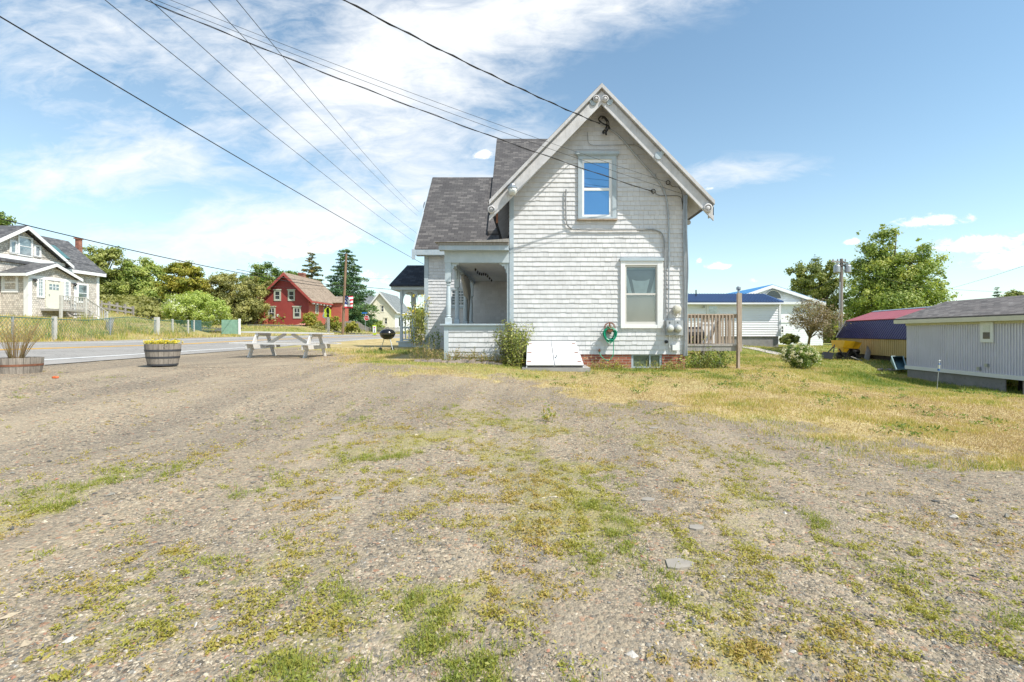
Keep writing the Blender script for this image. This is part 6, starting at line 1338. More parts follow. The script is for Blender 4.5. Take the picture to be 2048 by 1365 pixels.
mb.face([gp(0, .35, -1.2), gp(Ln, .35, -1.2), gp(Ln, .35, 0), gp(0, .35, 0)][::-1]); mb.build('stone_footing', paint('dark_rubble', (.09, .075, .065), .4, .9, 6), gs)

# ================================================================== MOBILE HOME
mu = Vector((-.062, -1, 0)).normalized(); mn = Vector((-mu.y, mu.x, 0)); M0 = Vector((18.4, 22.7, 0)); ML = 15.0
mh = thing('mobile_home', 'grey ribbed mobile home with cream eaves and a dark shingle roof at the right edge', 'mobile home', (18.4, 22.7, -.9))
def mp(s, o, z): q = M0+mu*s+mn*o; return Vector((q.x, q.y, z))
zt0, zt1 = -.24, 1.72
def quadm(mb, s0, s1, o, z0, z1, th=.03): mb.prism([mp(s0, o, z0), mp(s1, o, z0), mp(s1, o, z1), mp(s0, o, z1)], -mn*th)
if mn.x < 0: mn = -mn
mb = MB(); mb.prism([mp(0, 0, zt0), mp(ML, 0, zt0), mp(ML, 0, zt1), mp(0, 0, zt1)], mn*4.3); mb.build('wall', M_mh, mh)
mb = MB()
for k in range(int(ML/.115)): quadm(mb, .02+k*.115, .055+k*.115, -.014, zt0, zt1, .016)
mb.build('wall_ribs', M_mh, mh)
mb = MB(); quadm(mb, -.02, ML, -.02, zt1, 2.0, .03)
for k in range(int(ML/.115)): quadm(mb, .02+k*.115, .055+k*.115, -.034, zt1+.01, 1.99, .016)
mb.build('upper_band', M_mhcream, mh)
mb = MB(); quadm(mb, -.05, ML, -.03, zt0-.14, zt0+.02, .04); mb.build('base_trim', M_whitec, mh)
mb = MB(); quadm(mb, 0, 5.0, .05, -1.9, zt0-.12, .03); mb.prism([mp(0, .06, -1.9), mp(0, 4.2, -1.9), mp(0, 4.2, zt0), mp(0, .06, zt0)], mu*.04); mb.build('skirting', M_concd, mh)
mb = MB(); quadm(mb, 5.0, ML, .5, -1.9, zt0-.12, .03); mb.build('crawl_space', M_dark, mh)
mb = MB(); quadm(mb, 5.65, 6.3, .06, -1.9, zt0-.12, .03); mb.build('skirting_panel', paint('pinkish_panel', (.42, .34, .30), .15, .8, 5), mh)
mb = MB(); mb.prism([mp(-.45, -.28, 2.06), mp(-.45, 2.15, 2.92), mp(-.45, 4.6, 2.06), mp(-.45, 4.6, 1.98), mp(-.45, 2.15, 2.84), mp(-.45, -.28, 1.98)], mu*(ML+.5)); mr = mb.build('roof', shingles('weathered_brown_shingles', [(.10, .09, .085), (.16, .14, .13), (.22, .2, .185)], .3, .14, (.04, .035, .03), .006), mh)
mb = MB(); quadm(mb, -.45, ML, -.28, 1.82, 2.0, .03); mb.prism([mp(-.45, -.28, 1.82), mp(ML, -.28, 1.82), mp(ML, .0, 1.82), mp(-.45, 0, 1.82)], (0, 0, .02)); mb.build('fascia', paint('cream_fascia', (.66, .62, .50), .05, .5, 3), mr)
def mhd(px): k = (px-CX)/F; return (17.0)/(k-.062)
s0, s1 = 22.7-mhd(1965), 22.7-mhd(1991); z1, z0 = 1.79, .99
mb = MB(); quadm(mb, s0, s1, -.03, z0, z1, .05); w = mb.build('window', M_whitec, mh)
mb = MB(); quadm(mb, s0+.13, s1-.13, -.08, z0+.42, z1-.13, .01); mb.build('frosted_pane', paint('frosted_glass', (.66, .68, .64), .15, .3, 30), w); mb = MB(); quadm(mb, s0+.13, s1-.13, -.08, z0+.14, z0+.40, .01); mb.build('pane', M_glassdk, w)
for px, z in ((1962, -.08), (1978, .08)):
    s = 22.7-mhd(px); mb = MB(); quadm(mb, s-.06, s+.06, -.03, z-.05, z+.07, .08); mb.build('wall_vent', M_metal, mh)
mb = MB(); q = mp(22.7-mhd(2026)+.2, .6, 2.38); q = Vector((q.x, q.y, 2.35)); mb.tube([q-Vector((0, 0, .2)), q+Vector((0, 0, .1))], .08, 8); mb.lathe(q+Vector((0, 0, .1)), [(.17, 0), (.15, .04), (.03, .06)], 10); mb.build('roof_vent', M_rust, mr)

# ================================================================== YARD JUNK RIGHT
sp0 = Vector((X(1697, 30.0), 30.0, 0)); gz0 = H(sp0.x, sp0.y)
sp = thing('sand_spreader', 'yellow hopper sand spreader on a black frame beside the gambrel shed', 'spreader', (sp0.x, sp0.y, gz0)); zz = Z(697.5, 30)
mb = MB(); w0, w1 = X(1676.5, 30), X(1710.5, 30); zt, zb = Z(681, 30), Z(696, 30); xm = X(1691, 30)
mb.mesh([(w0, 29.6, zb), (xm, 29.4, zb-.02), (w1-.06, 29.6, zb-.06), (w1-.05, 30.6, zb), (w0, 30.6, zb), (w0+.05, 29.4, zt), (xm, 29.1, zt-.06), (w1, 29.4, zt-.14), (w1, 30.8, zt-.1), (w0+.05, 30.8, zt)], [(0, 1, 6, 5), (1, 2, 7, 6), (2, 3, 8, 7), (3, 4, 9, 8), (4, 0, 5, 9), (4, 3, 2, 1, 0)]); mb.build('hopper', M_yellow, sp)
mb = MB(); mb.box(X(1677, 30), X(1687, 30), 29.5, 30.1, Z(704, 30), zb-.02); mb.build('motor_cover', M_yellow, sp)
mb = MB(); mb.tube([(X(1692, 30), 29.6, zb-.22), (X(1712, 30), 29.9, zb-.25)], .2, 10)
for a, b_ in (((1678, 698), (1690, 716)), ((1700, 698), (1690, 716)), ((1706, 700), (1716, 714)), ((1672, 712), (1722, 716)), ((1668, 716), (1700, 719)), ((1690, 716), (1724, 722))): mb.bar(P(a[0], a[1], 29.5), P(b_[0], b_[1], 29.4), .07, .07)
for px in (1680, 1706): mb.lathe(P(px, 711, 29.6), [(.2, 0), (.2, .12)], 12, 'y')
mb.build('frame', M_black, sp)
mb = MB(); c = P(1658, 712, 29.5); mb.prism([P(1643, 716, 29.5), P(1664, 719, 29.2), P(1668, 706, 29.3), P(1650, 704, 29.6)], (.1, .35, 0)); mb.bar(P(1655, 706, 29.5), P(1667, 694, 29.8), .05, .05); mb.bar(P(1667, 704, 29.5), P(1669, 690, 29.8), .05, .05)
solo(mb, 'plow_blade', M_black, 'black snow plow blade lying left of the yellow spreader', 'plow', c)
for k, (a, b_, m_, lb) in enumerate((((1702, 714), (1724, 722), M_greywood, 'pale plank lying in the grass right of the spreader'), ((1737, 724), (1751, 728), M_greywood, 'short pale plank lying in front of the leaning board'), ((1655, 722), (1694, 724), M_metal, 'thin pale pole lying before the plow blade'))):
    mb = MB(); mb.bar(P(a[0], a[1], 29.3), P(b_[0], b_[1], 28.8), .1, .05); solo(mb, 'plank', m_, lb, 'plank', P(a[0], a[1], 29.3), 'scrap lumber in the grass')
mb = MB(); mb.prism([P(1728, 717, 29.0), P(1737, 722, 29.0), P(1746, 689, 30.2), P(1735, 687, 30.2)], (.06, .05, 0)); solo(mb, 'leaning_board', M_greywood, 'wide grey board leaning against the yellow shed wall', 'board', P(1732, 719, 29))
tb = thing('cart_tub', 'teal garden cart tub tipped up in front of the mobile home corner', 'cart', (X(1797, 25), 25, H(X(1797, 25), 25))); d = 25.0
def tq(px, py, dd=0): return P(px, py, d+dd)
ou = [tq(1783, 713, .5), tq(1806, 713, .5), tq(1814, 739, -.5), tq(1793, 740, -.5)]; inn = [tq(1785.5, 718, .9), tq(1804, 718, .9), tq(1810, 733, .2), tq(1795, 734, .2)]
mb = MB(); lo = [tq(1781, 723, 1.2), tq(1805, 722, 1.2), tq(1811, 737, .6), tq(1791, 740, .4)]
mb.mesh(ou+inn+lo, [(0, 1, 5, 4), (1, 2, 6, 5), (2, 3, 7, 6), (3, 0, 4, 7), (4, 5, 6, 7), (0, 3, 11, 8), (3, 2, 10, 11), (2, 1, 9, 10), (1, 0, 8, 9), (11, 10, 9, 8)]); mb.build('tub_body', M_teal, tb)
mb = MB(); mb.tube(ou+[ou[0]], .03, 6); mb.build('rim', M_tealL, tb); mb = MB(); mb.face([ou[0], lo[0], lo[3], ou[3]]); mb.v = [v+Vector((-.02, -.02, 0)) for v in mb.v]; mb.build('side_panel', M_tealL, tb)
mb = MB(); q = G(1773, 742); rd = random.Random(9)
for k in range(9): c = q+Vector((rd.uniform(-.5, .5), rd.uniform(-.2, .4), .08)); r = rd.uniform(.08, .16); mb.lathe(c-Vector((0, 0, .1)), [(r*.8, 0), (r, r*.5), (r*.7, r), (.02, r*1.1)], 6)
solo(mb, 'rubble_pile', M_stone, 'small pile of rubble beside the teal cart tub', 'rubble', q)
g = G(1873.5, 780); tp = P(1879, 722, g.y); fd = thing('hose_sprinkler_stake', 'thin leaning metal stake with a small blue and white bottle before the mobile home', 'stake', g)
mb = MB(); mb.tube([g-Vector((0, 0, .1)), g.lerp(tp, .86)], .012, 6); mb.build('pole', M_metal, fd)
a = g.lerp(tp, .66); b_ = g.lerp(tp, .9); mb = MB(); mb.tube([a+(b_-a)*.28, a+(b_-a)*.85], .035, 10); mb.build('bottle', M_lens, fd)
mb = MB(); mb.tube([a, a+(b_-a)*.26], .034, 10); mb.tube([a+(b_-a)*.86, b_], .036, 10); mb.build('blue_cap', M_bluesign, fd); mb = MB(); mb.tube([b_, tp], .01, 6); mb.lathe(tp-Vector((0, 0, .02)), [(.02, 0), (.028, .03), (.01, .05)], 8); mb.build('top_knob', M_whitec, fd)

# ================================================================== BARRELS
def barrel(px, py, d, h, r0, r1, label, hoops, zoff=0):
    x = X(px, d); z = Z(py, d); t = thing('barrel_planter', label, 'planter', (x, d, z), 'half barrel planters by the road'); n = 22; mb = MB()
    rr = lambda f: r0+(r1-r0)*math.sin(f*math.pi/2)*.95+(r1-r0)*.05*f
    for k in range(n):
        a0 = 2*math.pi*(k+.03)/n; a1 = 2*math.pi*(k+.97)/n; hs = 6; V = []
        for j in range(hs+1):
            f = j/hs; R0 = rr(f)
            for a, q in ((a0, 0), (a1, 0), (a1, -.025), (a0, -.025)): V.append((x+math.cos(a)*(R0+q), d+math.sin(a)*(R0+q), z+h*f))
        Fs = [(3, 2, 1, 0)]+[(hs*4, hs*4+1, hs*4+2, hs*4+3)]
        for j in range(hs):
            b0 = j*4; b1 = b0+4
            Fs += [(b0, b0+1, b1+1, b1), (b0+1, b0+2, b1+2, b1+1), (b0+2, b0+3, b1+3, b1+2), (b0+3, b0, b1, b1+3)]
        mb.mesh(V, Fs)
    mb.build('staves', M_barrel, t)
    for f, w, m_ in hoops:
        mb = MB(); V = []; nn = 28
        for ff in (f-w/2, f+w/2):
            for q in (.004, -.004): V += [(x+math.cos(2*math.pi*k/nn)*(rr(ff)+q), d+math.sin(2*math.pi*k/nn)*(rr(ff)+q), z+h*ff) for k in range(nn)]
        Fs = []
        for k in range(nn):
            k2 = (k+1) % nn; Fs += [(k, k2, 2*nn+k2, 2*nn+k), (2*nn+k, 2*nn+k2, 3*nn+k2, 3*nn+k), (k2, k, nn+k, nn+k2)]
        mb.mesh(V, Fs, .5); mb.build('hoop', m_, t)
    mb = MB(); mb.lathe((x, d, z+h*.86), [(r1-.03, 0), (r1-.04, .01)], 20); mb.build('soil', paint('soil', (.06, .045, .03), .3, .95, 20), t); return t, Vector((x, d, z+h*.87))
M_hoopd = paint('dark_hoop_iron', (.05, .052, .06), .15, .6, 6)
b2, c2 = barrel(326, 731, 10.2, .47, .265, .325, 'half barrel planter of yellow flowers on the gravel, nearest the picnic table', ((.38, .09, M_hoopd), (.70, .09, M_hoopd), (.04, .08, M_hoopd)))
b1, c1 = barrel(38, 761, 8.6, .42, .265, .325, 'half barrel planter of tall dry grass cut by the left edge of the picture', ((.68, .09, M_rust), (.05, .08, M_rust)))
mb = MB(); q = c1+Vector((-.02, -.335, -.06)); mb.lathe(q, [(.035, 0), (.035, -.015), (.02, -.02)], 10, 'y'); mb.build('drain_plug', M_black, b1)
p2 = thing('yellow_flowers', 'yellow flowers and leaves filling the barrel near the picnic table', 'flowers', c2)
for k in range(7): a = k*.9; stems(p2, c2+Vector((math.cos(a)*.14, math.sin(a)*.14, 0)), 10, .13, .17, L_weed, .02, 200+k, 14, 'leaves', L_weed, .028, L_yflower, .9, .2, .003)
stems(p2, c2, 6, .3, .15, L_reed, .006, 215, 3, 'stalks', L_reed, None, None, .3, .1, .003)
p1 = thing('ornamental_grass', 'tall dry ornamental grass fanning up from the left barrel', 'plant', c1); rg = np.random.default_rng(8); mb = MB(); pl = []
for k in range(85):
    a = rg.random()*6.283; lean = rg.uniform(.02, .30); hh = rg.uniform(.4, .78); s = c1+Vector((math.cos(a)*.07-.05, math.sin(a)*.07, -.02)); e = s+Vector((math.cos(a)*lean+.10*rg.random(), math.sin(a)*lean, hh)); mb.tube([s, s.lerp(e, .5)+Vector((0, 0, .06)), e], [.004, .003, .002], 3)
    u = rg.uniform(.72, 1.05, 16); pl.append(np.array(s)*(1-u[:, None])+np.array(e)*u[:, None]+rg.normal(size=(16, 3))*.012)
mb.build('stems', L_reed, p1); pl = np.concatenate(pl)-np.array(c1); quads_np('plumes', leaf_quads(pl, unit(rg.normal(size=pl.shape)), np.full(len(pl), .011), .4, rg), L_reed, rg.random(len(pl)), p1)

# ================================================================== PICNIC TABLE
tc_ = Vector((X(577.5, 14.6), 14.6, .60)); pt = thing('picnic_table', 'weathered white picnic table with attached benches on the gravel', 'picnic table', tc_, rz=0); a_ = R(-2.5); ca, sa = math.cos(a_), math.sin(a_)
def TP(x, y, z): return Vector((tc_.x+x*ca-y*sa, tc_.y+x*sa+y*ca, tc_.z+z-x*.018))
def tboard(mb, p, q, w, h, up=(0, 0, 1)): mb.bar(TP(*p), TP(*q), w, h, up)
Lt = 1.29
mb = MB()
for k in range(5): tboard(mb, (-Lt+.02*(k % 2), -.30+k*.15, .765), (Lt-.015*(k % 3), -.30+k*.15, .765), .142, .04)
mb.build('tabletop', M_tablew, pt)
for s in (-1, 1):
    mb = MB(); 
    for k in (0, 1): tboard(mb, (-Lt-.02, s*(.66+k*.15), .435), (Lt-.01, s*(.66+k*.15), .435), .142, .04)
    mb.build('bench_seat', M_tablew, pt)
for x in (-.85, .85):
    for s in (-1, 1): mb = MB(); tboard(mb, (x, s*.66, -.02), (x, s*.24, .74), .14, .04, (1, 0, 0)); mb.build('leg', M_tablew, pt)
    mb = MB(); tboard(mb, (x+.045, -.86, .345), (x+.045, .86, .345), .04, .14); tboard(mb, (x+.045, -.34, .70), (x+.045, .34, .70), .04, .09); mb.build('cross_beam', M_tablew, pt)
    mb = MB(); tboard(mb, (x*.92, 0, .34), (x*.12, 0, .735), .09, .04, (0, 1, 0)); mb.build('brace', M_tablew, pt)
# ================================================================== KETTLE GRILL
gc = P(775, 703, 17.4); gr = thing('kettle_grill', 'black kettle grill on three legs with wheels beside the side porch', 'grill', gc); c = Vector((X(775, 17.4), 17.4, Z(668.5, 17.4)))
mb = MB(); mb.lathe(c, [(.02, -.21), (.14, -.19), (.23, -.12), (.275, -.03), (.285, 0)], 22); mb.build('bowl', M_gloss, gr, smooth=True)
mb = MB(); mb.lathe(c, [(.295, .005), (.29, .03), (.26, .10), (.19, .16), (.08, .19), (.01, .195)], 22); ld = mb.build('lid', M_gloss, gr, smooth=True)
mb = MB(); mb.tube([c+Vector((-.06, 0, .19)), c+Vector((-.05, 0, .235)), c+Vector((.05, 0, .235)), c+Vector((.06, 0, .19))], .012, 6); mb.build('handle', M_black, ld)
for a, w in ((2.9, 1), (-.55, 0), (1.2, 1)):
    mb = MB(); e = gc+Vector((math.cos(a)*.30, math.sin(a)*.30, .02)); mb.tube([c+Vector((math.cos(a)*.13, math.sin(a)*.13, -.16)), e], .013, 6); lg = mb.build('leg', M_metal, gr)
    if w: mb = MB(); mb.lathe(e+Vector((0, -.02, .05)), [(.03, 0), (.075, .005), (.075, .035), (.03, .04)], 12, 'y'); mb.build('wheel', M_black, lg)
# ================================================================== POLES, SIGNS
def upole(label, px0, py0, px1, py1, d, r, mat, ztop=None):
    a = Vector((X(px0, d), d, Z(py0, d))); b_ = Vector((X(px1, d), d, Z(py1, d))); t = thing('utility_pole', label, 'utility pole', a); mb = MB(); mb.tube([a-Vector((0, 0, .8)), a.lerp(b_, .5), b_], [r, r*.88, r*.72], 12); mb.build('pole', mat, t); return t, a, b_
u1, a1_, b1_ = upole('brown wooden utility pole carrying the flag banner by the road', 685, 667, 692.5, 508, 56, .17, M_pole)
q = a1_.lerp(b1_, .42); s = 56/F
bn = thing('flag_banner', 'stars and stripes banner hanging from the brown utility pole', 'banner', q+Vector((.2, 0, 0)))
mb = MB(); bw, bh = 17*s, 25*s; q0 = P(689, 617, 55.8); V = []; nx = 9; cols = {0: [], 1: [], 2: []}
def bq(u, v): return q0+Vector((bw*u, .12*math.sin(u*5+v*2), bh*v-.10*math.sin(u*3)*u))
st = {0: MB(), 1: MB(), 2: MB()}
for i in range(12):
    for j in range(13):
        u0, u1_, v0, v1 = i/12, (i+1)/12, j/13, (j+1)/13; k = 2 if (u0 < .42 and v0 > .30) else (0 if j % 4 < 2 else 1)
        if k == 2 and (i*5+j*3) % 7 == 0: k = 1
        if .25 < u0 < .72 and .25 < v0 < .75 and (abs(u0-.48)+abs(v0-.5)) < .3: k = 1 if (i+j) % 5 else 2
        f = [bq(u0, v0), bq(u1_, v0), bq(u1_, v1), bq(u0, v1)]; st[k].prism(f, (0, .015, 0))
for k, m_, nm in ((0, M_redsign, 'red_stripes'), (1, M_whitesign, 'white_stripes'), (2, M_flagblue, 'blue_field')): st[k].build(nm, m_, bn)
mb = MB(); mb.bar(bq(0, 1)-Vector((.3, 0, 0)), bq(1, 1.0), .05, .05); mb.bar(bq(0, 0)-Vector((.3, 0, 0)), bq(1, 0)+Vector((0, 0, 0)), .05, .05); mb.build('banner_arm', M_black, bn)
u2, a2_, b2_ = upole('grey utility pole with two transformers in front of the green trees', 1680.5, 703, 1683, 518, 36, .16, M_polegrey)
mb = MB(); z = Z(532, 36); mb.bar((b2_.x-.75, 36, z+.35), (b2_.x+.35, 36, z+.25), .1, .12); 
for dx_ in (-.65, -.3, .3): mb.lathe((b2_.x+dx_, 36, z+.38), [(.05, 0), (.06, .06), (.03, .15)], 8)
mb.build('crossarm', M_greywood, u2)
for dx_ in (-.42, .42): mb = MB(); mb.lathe((b2_.x+dx_, 35.9, z-.55), [(.20, 0), (.23, .05), (.23, .5), (.20, .56), (.05, .6)], 14); mb.tube([(b2_.x+dx_, 35.9, z), (b2_.x+dx_, 35.9, z+.2)], .05, 6); mb.build('transformer', M_metal, u2)
mb = MB(); rg2 = random.Random(3)
for k in range(6): mb.tube([(b2_.x+rg2.uniform(-.4, .4), 35.9, z+rg2.uniform(-.1, .3)), (b2_.x+rg2.uniform(-.4, .4), 35.8, z+rg2.uniform(-.2, .5)), (b2_.x+rg2.uniform(-.5, .5), 35.9, z+rg2.uniform(-.1, .4))], .02, 4)
mb.build('jumper_wires', M_black, u2)
mb = MB(); mb.tube([(b2_.x-.22, 35.85, Z(565, 36)), (a2_.x-.2, 35.85, a2_.z+.1)], .04, 6); mb.build('cable_riser', M_metal, u2)
# school crossing
d = 59.0; s = d/F; sc = thing('school_crossing_sign', 'yellow green school crossing sign with arrow plaque on a wooden post', 'sign', P(656.5, 668, d))
mb = MB(); mb.bar(P(657, 672, d), P(656.5, 616, d), .26, .2); mb.build('post', M_greywood, sc)
cx_ = X(656, d); y = d-.1; mb = MB(); mb.prism([(cx_-6.6*s, y, Z(628.3, d)), (cx_+6.6*s, y, Z(628.3, d)), (cx_+6.6*s, y, Z(620, d)), (cx_, y, Z(614.2, d)), (cx_-6.6*s, y, Z(620, d))], (0, .02, 0)); pn_ = mb.build('sign_panel', M_yelsign, sc)
mb = MB()
def fig(x, h, zb):
    mb.lathe((x, y-.008, zb+h*.9), [(h*.09, -.002), (h*.09, -.006)], 10, 'y'); mb.prism([(x-h*.1, y-.004, zb+h*.45), (x+h*.1, y-.004, zb+h*.45), (x+h*.12, y-.004, zb+h*.78), (x-h*.12, y-.004, zb+h*.78)], (0, -.006, 0))
    mb.bar((x-h*.05, y-.007, zb+h*.45), (x-h*.18, y-.007, zb), .012, h*.09); mb.bar((x+h*.05, y-.007, zb+h*.45), (x+h*.16, y-.007, zb), .012, h*.09); mb.bar((x+h*.1, y-.007, zb+h*.72), (x+h*.26, y-.007, zb+h*.45), .012, h*.06)
fig(cx_-2*s, 9*s, Z(627, d)); fig(cx_+2*s, 7.6*s, Z(627, d)); mb.build('walking_figures', M_dark, pn_)
mb = MB(); mb.box(cx_-6.6*s, cx_+6.6*s, y, y+.02, Z(634.8, d), Z(628.9, d)); pq = mb.build('arrow_plaque', M_yelsign, sc)
mb = MB(); zc = Z(631.8, d); mb.bar((cx_-3*s, y-.005, zc+1.3*s), (cx_+2*s, y-.005, zc-.8*s), .008, 1.0*s); mb.prism([(cx_+3.4*s, y-.002, zc-1.6*s), (cx_+.6*s, y-.002, zc-1.9*s), (cx_+2.4*s, y-.002, zc+.7*s)], (0, -.006, 0)); mb.build('arrow', M_dark, pq)
d = 60.5; mb = MB(); mb.lathe((X(650, d), d, Z(632, d)), [(5.5*d/F, 0), (5.5*d/F, .02)], 8, 'y'); mb.bar(P(652, 672, d+.1), P(652, 632, d+.1), .05, .05); solo(mb, 'sign_back', M_metal, 'bare metal back of an octagonal sign behind the school crossing post', 'sign', P(652, 668, d))
d = 72.0; s = d/F; ss = thing('stop_sign', 'red and white stop sign under a blue street name plate', 'sign', P(731, 665, d)); mb = MB(); mb.bar(P(731, 668, d), P(730.5, 626, d), .07, .07); mb.build('post', M_metal, ss)
mb = MB(); c = P(733, 636.5, d-.1); mb.prism([(c.x+5.5*s*math.sin(R(22.5+45*k)), c.y, c.z+5.5*s*math.cos(R(22.5+45*k))) for k in range(8)], (0, .03, 0)); pn_ = mb.build('octagon', M_redsign, ss)
mb = MB(); oc = [Vector((c.x+5.1*s*math.sin(R(22.5+45*k)), c.y-.01, c.z+5.1*s*math.cos(R(22.5+45*k)))) for k in range(9)]; mb.tube(oc, .025, 4); mb.build('border', M_whitesign, pn_)
tx = text('STOP', .36, c+Vector((0, -.03, 0)), M_whitesign, ss)
mb = MB(); mb.box(X(724, d), X(734.5, d), d-.05, d-.02, Z(628, d), Z(625, d)); mb.build('street_name_plate', M_bluesign, ss)
d = 58.0; g = Vector((X(749, 58), 58, H(X(749, 58), 58)+.035)); ps = thing('crosswalk_sign', 'yellow upright pedestrian crossing marker standing at the road edge', 'sign', g); s = d/F
mb = MB(); mb.prism([(g.x-4*s, d, Z(650.5, d)), (g.x+3.8*s, d, Z(650.5, d)), (g.x+3.8*s, d, Z(669, d)), (g.x+1*s, d, Z(671.5, d)), (g.x-1*s, d, Z(671.5, d)), (g.x-3.4*s, d, Z(669, d))], (0, .03, 0)); pn_ = mb.build('panel', M_yelsign, ps)
mb = MB(); mb.box(g.x-3.2*s, g.x+3.1*s, d-.02, d-.002, Z(666, d), Z(653, d)); wp = mb.build('white_field', M_whitesign, pn_)
mb = MB(); mb.prism([(g.x-1.8*s, d-.024, Z(654.5, d)), (g.x+1.8*s, d-.024, Z(654.5, d)), (g.x, d-.024, Z(658, d))], (0, -.01, 0)); mb.build('yield_triangle', M_redsign, pn_)
mb = MB(); zb = Z(665.5, d); x = g.x; h = 6*s; mb.box(x-.03, x+.03, d-.035, d-.022, zb+h*.4, zb+h*.8); mb.box(x-.035, x+.035, d-.035, d-.022, zb+h*.85, zb+h); mb.bar((x, d-.028, zb+h*.4), (x-.07, d-.028, zb), .012, .03); mb.bar((x, d-.028, zb+h*.4), (x+.06, d-.028, zb), .012, .03); mb.build('walker_symbol', M_dark, pn_)
mb = MB(); mb.lathe(g+Vector((0, .02, -.03)), [(.34, 0), (.3, .05), (.1, .07)], 12); mb.build('base', M_black, ps)

# ================================================================== FENCES
M_link = paint('green_wire', (.05, .17, .14), .1, .5, 5, bmp=0); 
fa, fb_ = Vector((-21.8, 17.6)), Vector((-29.6, 43.5)); fdir = (fb_-fa).normalized(); FL = (fb_-fa).length
def fpos(s): q = fa+fdir*s; return Vector((q.x, q.y, H(q.x, q.y)))
cf = thing('chain_link_fence', 'green chain link fence on pale posts along the far side of the road', 'fence', fpos(10))
mb = MB(); step = .2; hh = 1.05; n = int(FL/step)
for k in range(n):
    s = k*step
    for sg in (1, -1):
        s2 = s+sg*hh
        if 0 <= s2 <= FL: mb.bar(fpos(s)+Vector((0, 0, .05)), fpos(s2)+Vector((0, 0, hh)), .007, .007)
mb.build('chain_link_mesh', M_link, cf)
mb = MB(); pts = [fpos(s)+Vector((0, 0, hh+.02)) for s in np.arange(0, FL+.1, 1.0)]; mb.tube(pts, .022, 6); mb.build('top_rail', M_link, cf)
def sof(px):
    best = min(np.arange(0, FL, .05), key=lambda s: abs(CX+F*fpos(s).x/fpos(s).y-px)); return best
for px, h, w in ((25, 1.1, .03), (109, 1.2, .07), (314, 1.3, .12), (345, 1.15, .05), (376, 1.15, .05), (220, 1.1, .03), (388, 1.15, .04)):
    q = fpos(sof(px)); mb = MB(); mb.box(q.x-w, q.x+w, q.y-w, q.y+w, q.z-.3, q.z+h); mb.build('post', M_linkpost if w > .03 else M_metal, cf)
gp_ = thing('green_screen_panel', 'faded green screen panels at the end of the wire fence', 'fence panel', P(455, 662, 42))
for (x0, x1, d, py0, py1, m_) in ((382, 402, 41.5, 641, 666, M_teal), (443, 477, 43, 640, 662, paint('faded_green_panel', (.24, .42, .32), .15, .7, 3, (.6, .62, .55), .4))):
    mb = MB(); mb.box(X(x0, d), X(x1, d), d, d+.05, Z(py1, d)-.3, Z(py0, d)); mb.build('panel', m_, gp_)
mb = MB(); mb.box(X(477, 43), X(480, 43), 42.95, 43.1, Z(664, 43)-.3, Z(638, 43)); mb.build('post', M_whitec, gp_)
def picket(label, pts, h, sp=.16):
    pts = [Vector(p) for p in pts]; t = thing('picket_fence', label, 'fence', (pts[0].x, pts[0].y, H(pts[0].x, pts[0].y))); mb = MB(); rl = MB()
    for a, b_ in zip(pts[:-1], pts[1:]):
        n = int((b_-a).length/sp)
        for k in range(n):
            q = a.lerp(b_, k/n); z = H(q.x, q.y); hk = h*random.uniform(.9, 1.05); mb.prism([(q.x-.045, q.y, z-.1), (q.x+.045, q.y, z-.1), (q.x+.045, q.y, z+hk-.08), (q.x, q.y, z+hk), (q.x-.045, q.y, z+hk-.08)], (0, .025, 0))
        for f in (.25, .75): rl.bar(Vector((a.x, a.y+.05, H(a.x, a.y)+h*f)), Vector((b_.x, b_.y+.05, H(b_.x, b_.y)+h*f)), .05, .08)
    mb.build('pickets', M_fence, t); rl.build('rails', M_fence, t)
picket('grey picket fence left of the red house', [(X(458, 60), 60), (X(519, 65), 65)], 1.1)
picket('grey picket fence before the cream house', [(X(672, 66), 66), (X(718, 72), 72), (X(742, 84), 84)], 1.1)
picket('grey picket fence right of the cream house bush', [(X(752, 84), 84), (X(800, 86), 86)], 1.1)
rf_ = thing('rail_fence', 'grey plank rail fence behind the cottage corner', 'fence', hb(215, 46)); mb = MB()
for k in range(5): x = X(202+k*16, 46+k*.8); y = 46+k*.8; z = H(x, y); mb = MB(); mb.box(x-.08, x+.08, y-.08, y+.08, z-.3, z+1.05); mb.build('post', M_fence, rf_)
for f in (.35, .8): mb = MB(); a = Vector((X(202, 46), 45.9, H(X(202, 46), 46)+f)); b_ = Vector((X(266, 49.2), 49.1, H(X(266, 49.2), 49.2)+f)); mb.bar(a, b_, .05, .18); mb.build('rail', M_fence, rf_)
sq = G(218, 662); sm = thing('driftwood_stump', 'gnarled grey driftwood stump among the roadside weeds', 'stump', sq); mb = MB(); rg2 = random.Random(4)
for k in range(9): a = rg2.random()*6.28; mb.tube([sq+Vector((0, 0, -.1)), sq+Vector((math.cos(a)*.12, math.sin(a)*.12, .25+rg2.random()*.2)), sq+Vector((math.cos(a)*.3*rg2.random(), math.sin(a)*.2, .45+rg2.random()*.45))], [.12, .07, .02], 6)
mb.build('roots', M_greywood, sm)

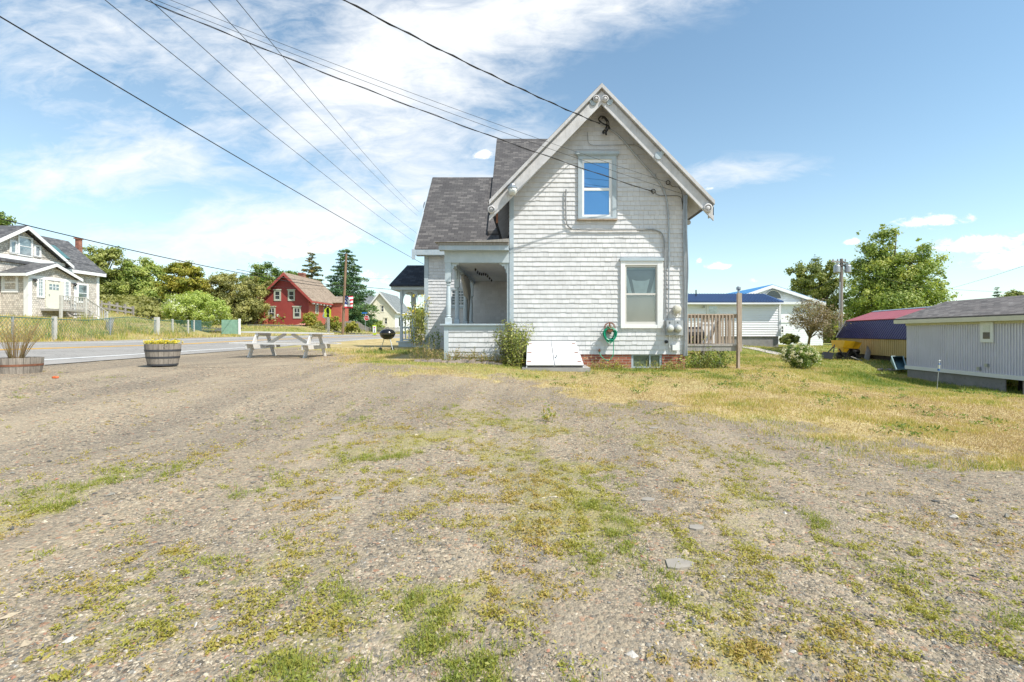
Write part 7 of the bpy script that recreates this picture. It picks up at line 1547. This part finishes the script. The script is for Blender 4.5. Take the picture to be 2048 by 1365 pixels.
# ================================================================== OVERHEAD WIRES
def wire(label, a, b_, sag, r=.012, grp='overhead wires', twist=False):
    a, b_ = Vector(a), Vector(b_); n = 40; pts = []
    for i in range(n+1):
        t_ = i/n; p = a.lerp(b_, t_); p.z -= sag*4*t_*(1-t_); pts.append(p)
    mb = MB(); mb.tube(pts, r, 5)
    if twist:
        m2 = [p+Vector((0, .02*math.cos(i*1.3), .02*math.sin(i*1.3))) for i, p in enumerate(pts)]; mb.tube(m2, r*.7, 5)
    solo(mb, 'overhead_wire', M_black, label, 'wire', a, grp)
wire('thick black cable slanting from the left edge down behind the wing roof', P(-60, -2, 11), P(870, 541, 55), .15, .02)
wire('thin wire starting above the top left corner and ending behind the wing roof corner', P(160, -40, 12), P(840, 492, 60), .25, .012)
wire('thin wire crossing the thick cable pair near the top left', P(250, -45, 13), P(835, 468, 62), .3, .012)
wire('thin wire passing through the white cloud, third from the gable', P(380, -40, 13), P(835, 432, 62), .3, .011)
wire('rightmost of the thin wires falling steeply toward the wing roof', P(440, -40, 13), P(838, 424, 62), .4, .011)
wire('upper faint wire running to the right gable rake', P(250, -36, 9), P(1332, 364, 12.55), .12, .0045)
wire('double service cable running across the gable to the small loop', P(200, -38, 9), P(1306, 384, 12.6), .16, .0085, twist=True)
wire('lower service cable beside the double cable reaching the right corner', P(230, -32, 9.2), P(1364, 388, 12.6), .12, .005)
wire('twisted black service drop from the top of the picture to the gable peak', P(560, -68, 7), P(1200, 248, 12.45), .10, .011, twist=True)
wire('black cable from the left edge above the cottage to the flag pole', P(-40, 428, 24), P(690, 578, 56), .5, .03, 'cables along the far side of the road')
wire('thick lower end of the cable reaching the flag pole', P(473, 539, 50), P(690, 574, 56), .1, .03, 'cables along the far side of the road')
wire('thin line crossing in front of the hillside trees', P(-40, 495, 30), P(690, 580, 56), .6, .012, 'cables along the far side of the road')
wire('cable from the flag pole toward the side porch', P(689, 571, 56), P(1000, 592, 90), .2, .03, 'cables along the far side of the road')
wire('highest thin line right of the flag pole', P(690, 556, 56), P(1000, 560, 90), .1, .012, 'cables along the far side of the road')
wire('wire rising to the right edge above the mobile home', P(1890, 580, 60), P(2090, 518, 30), .1, .012, 'wires behind the mobile home')
wire('lower level wire behind the mobile home roof', P(1890, 578, 60), P(2090, 586, 50), .1, .012, 'wires behind the mobile home')
wire('line from the transformer pole through the tall green tree', P(1684, 530, 36), P(1905, 582, 58), .4, .012, 'wires behind the mobile home')
wire('line from the white building roof to the transformer pole', P(1600, 585, 44), P(1682, 545, 36), .3, .01, 'wires behind the mobile home')
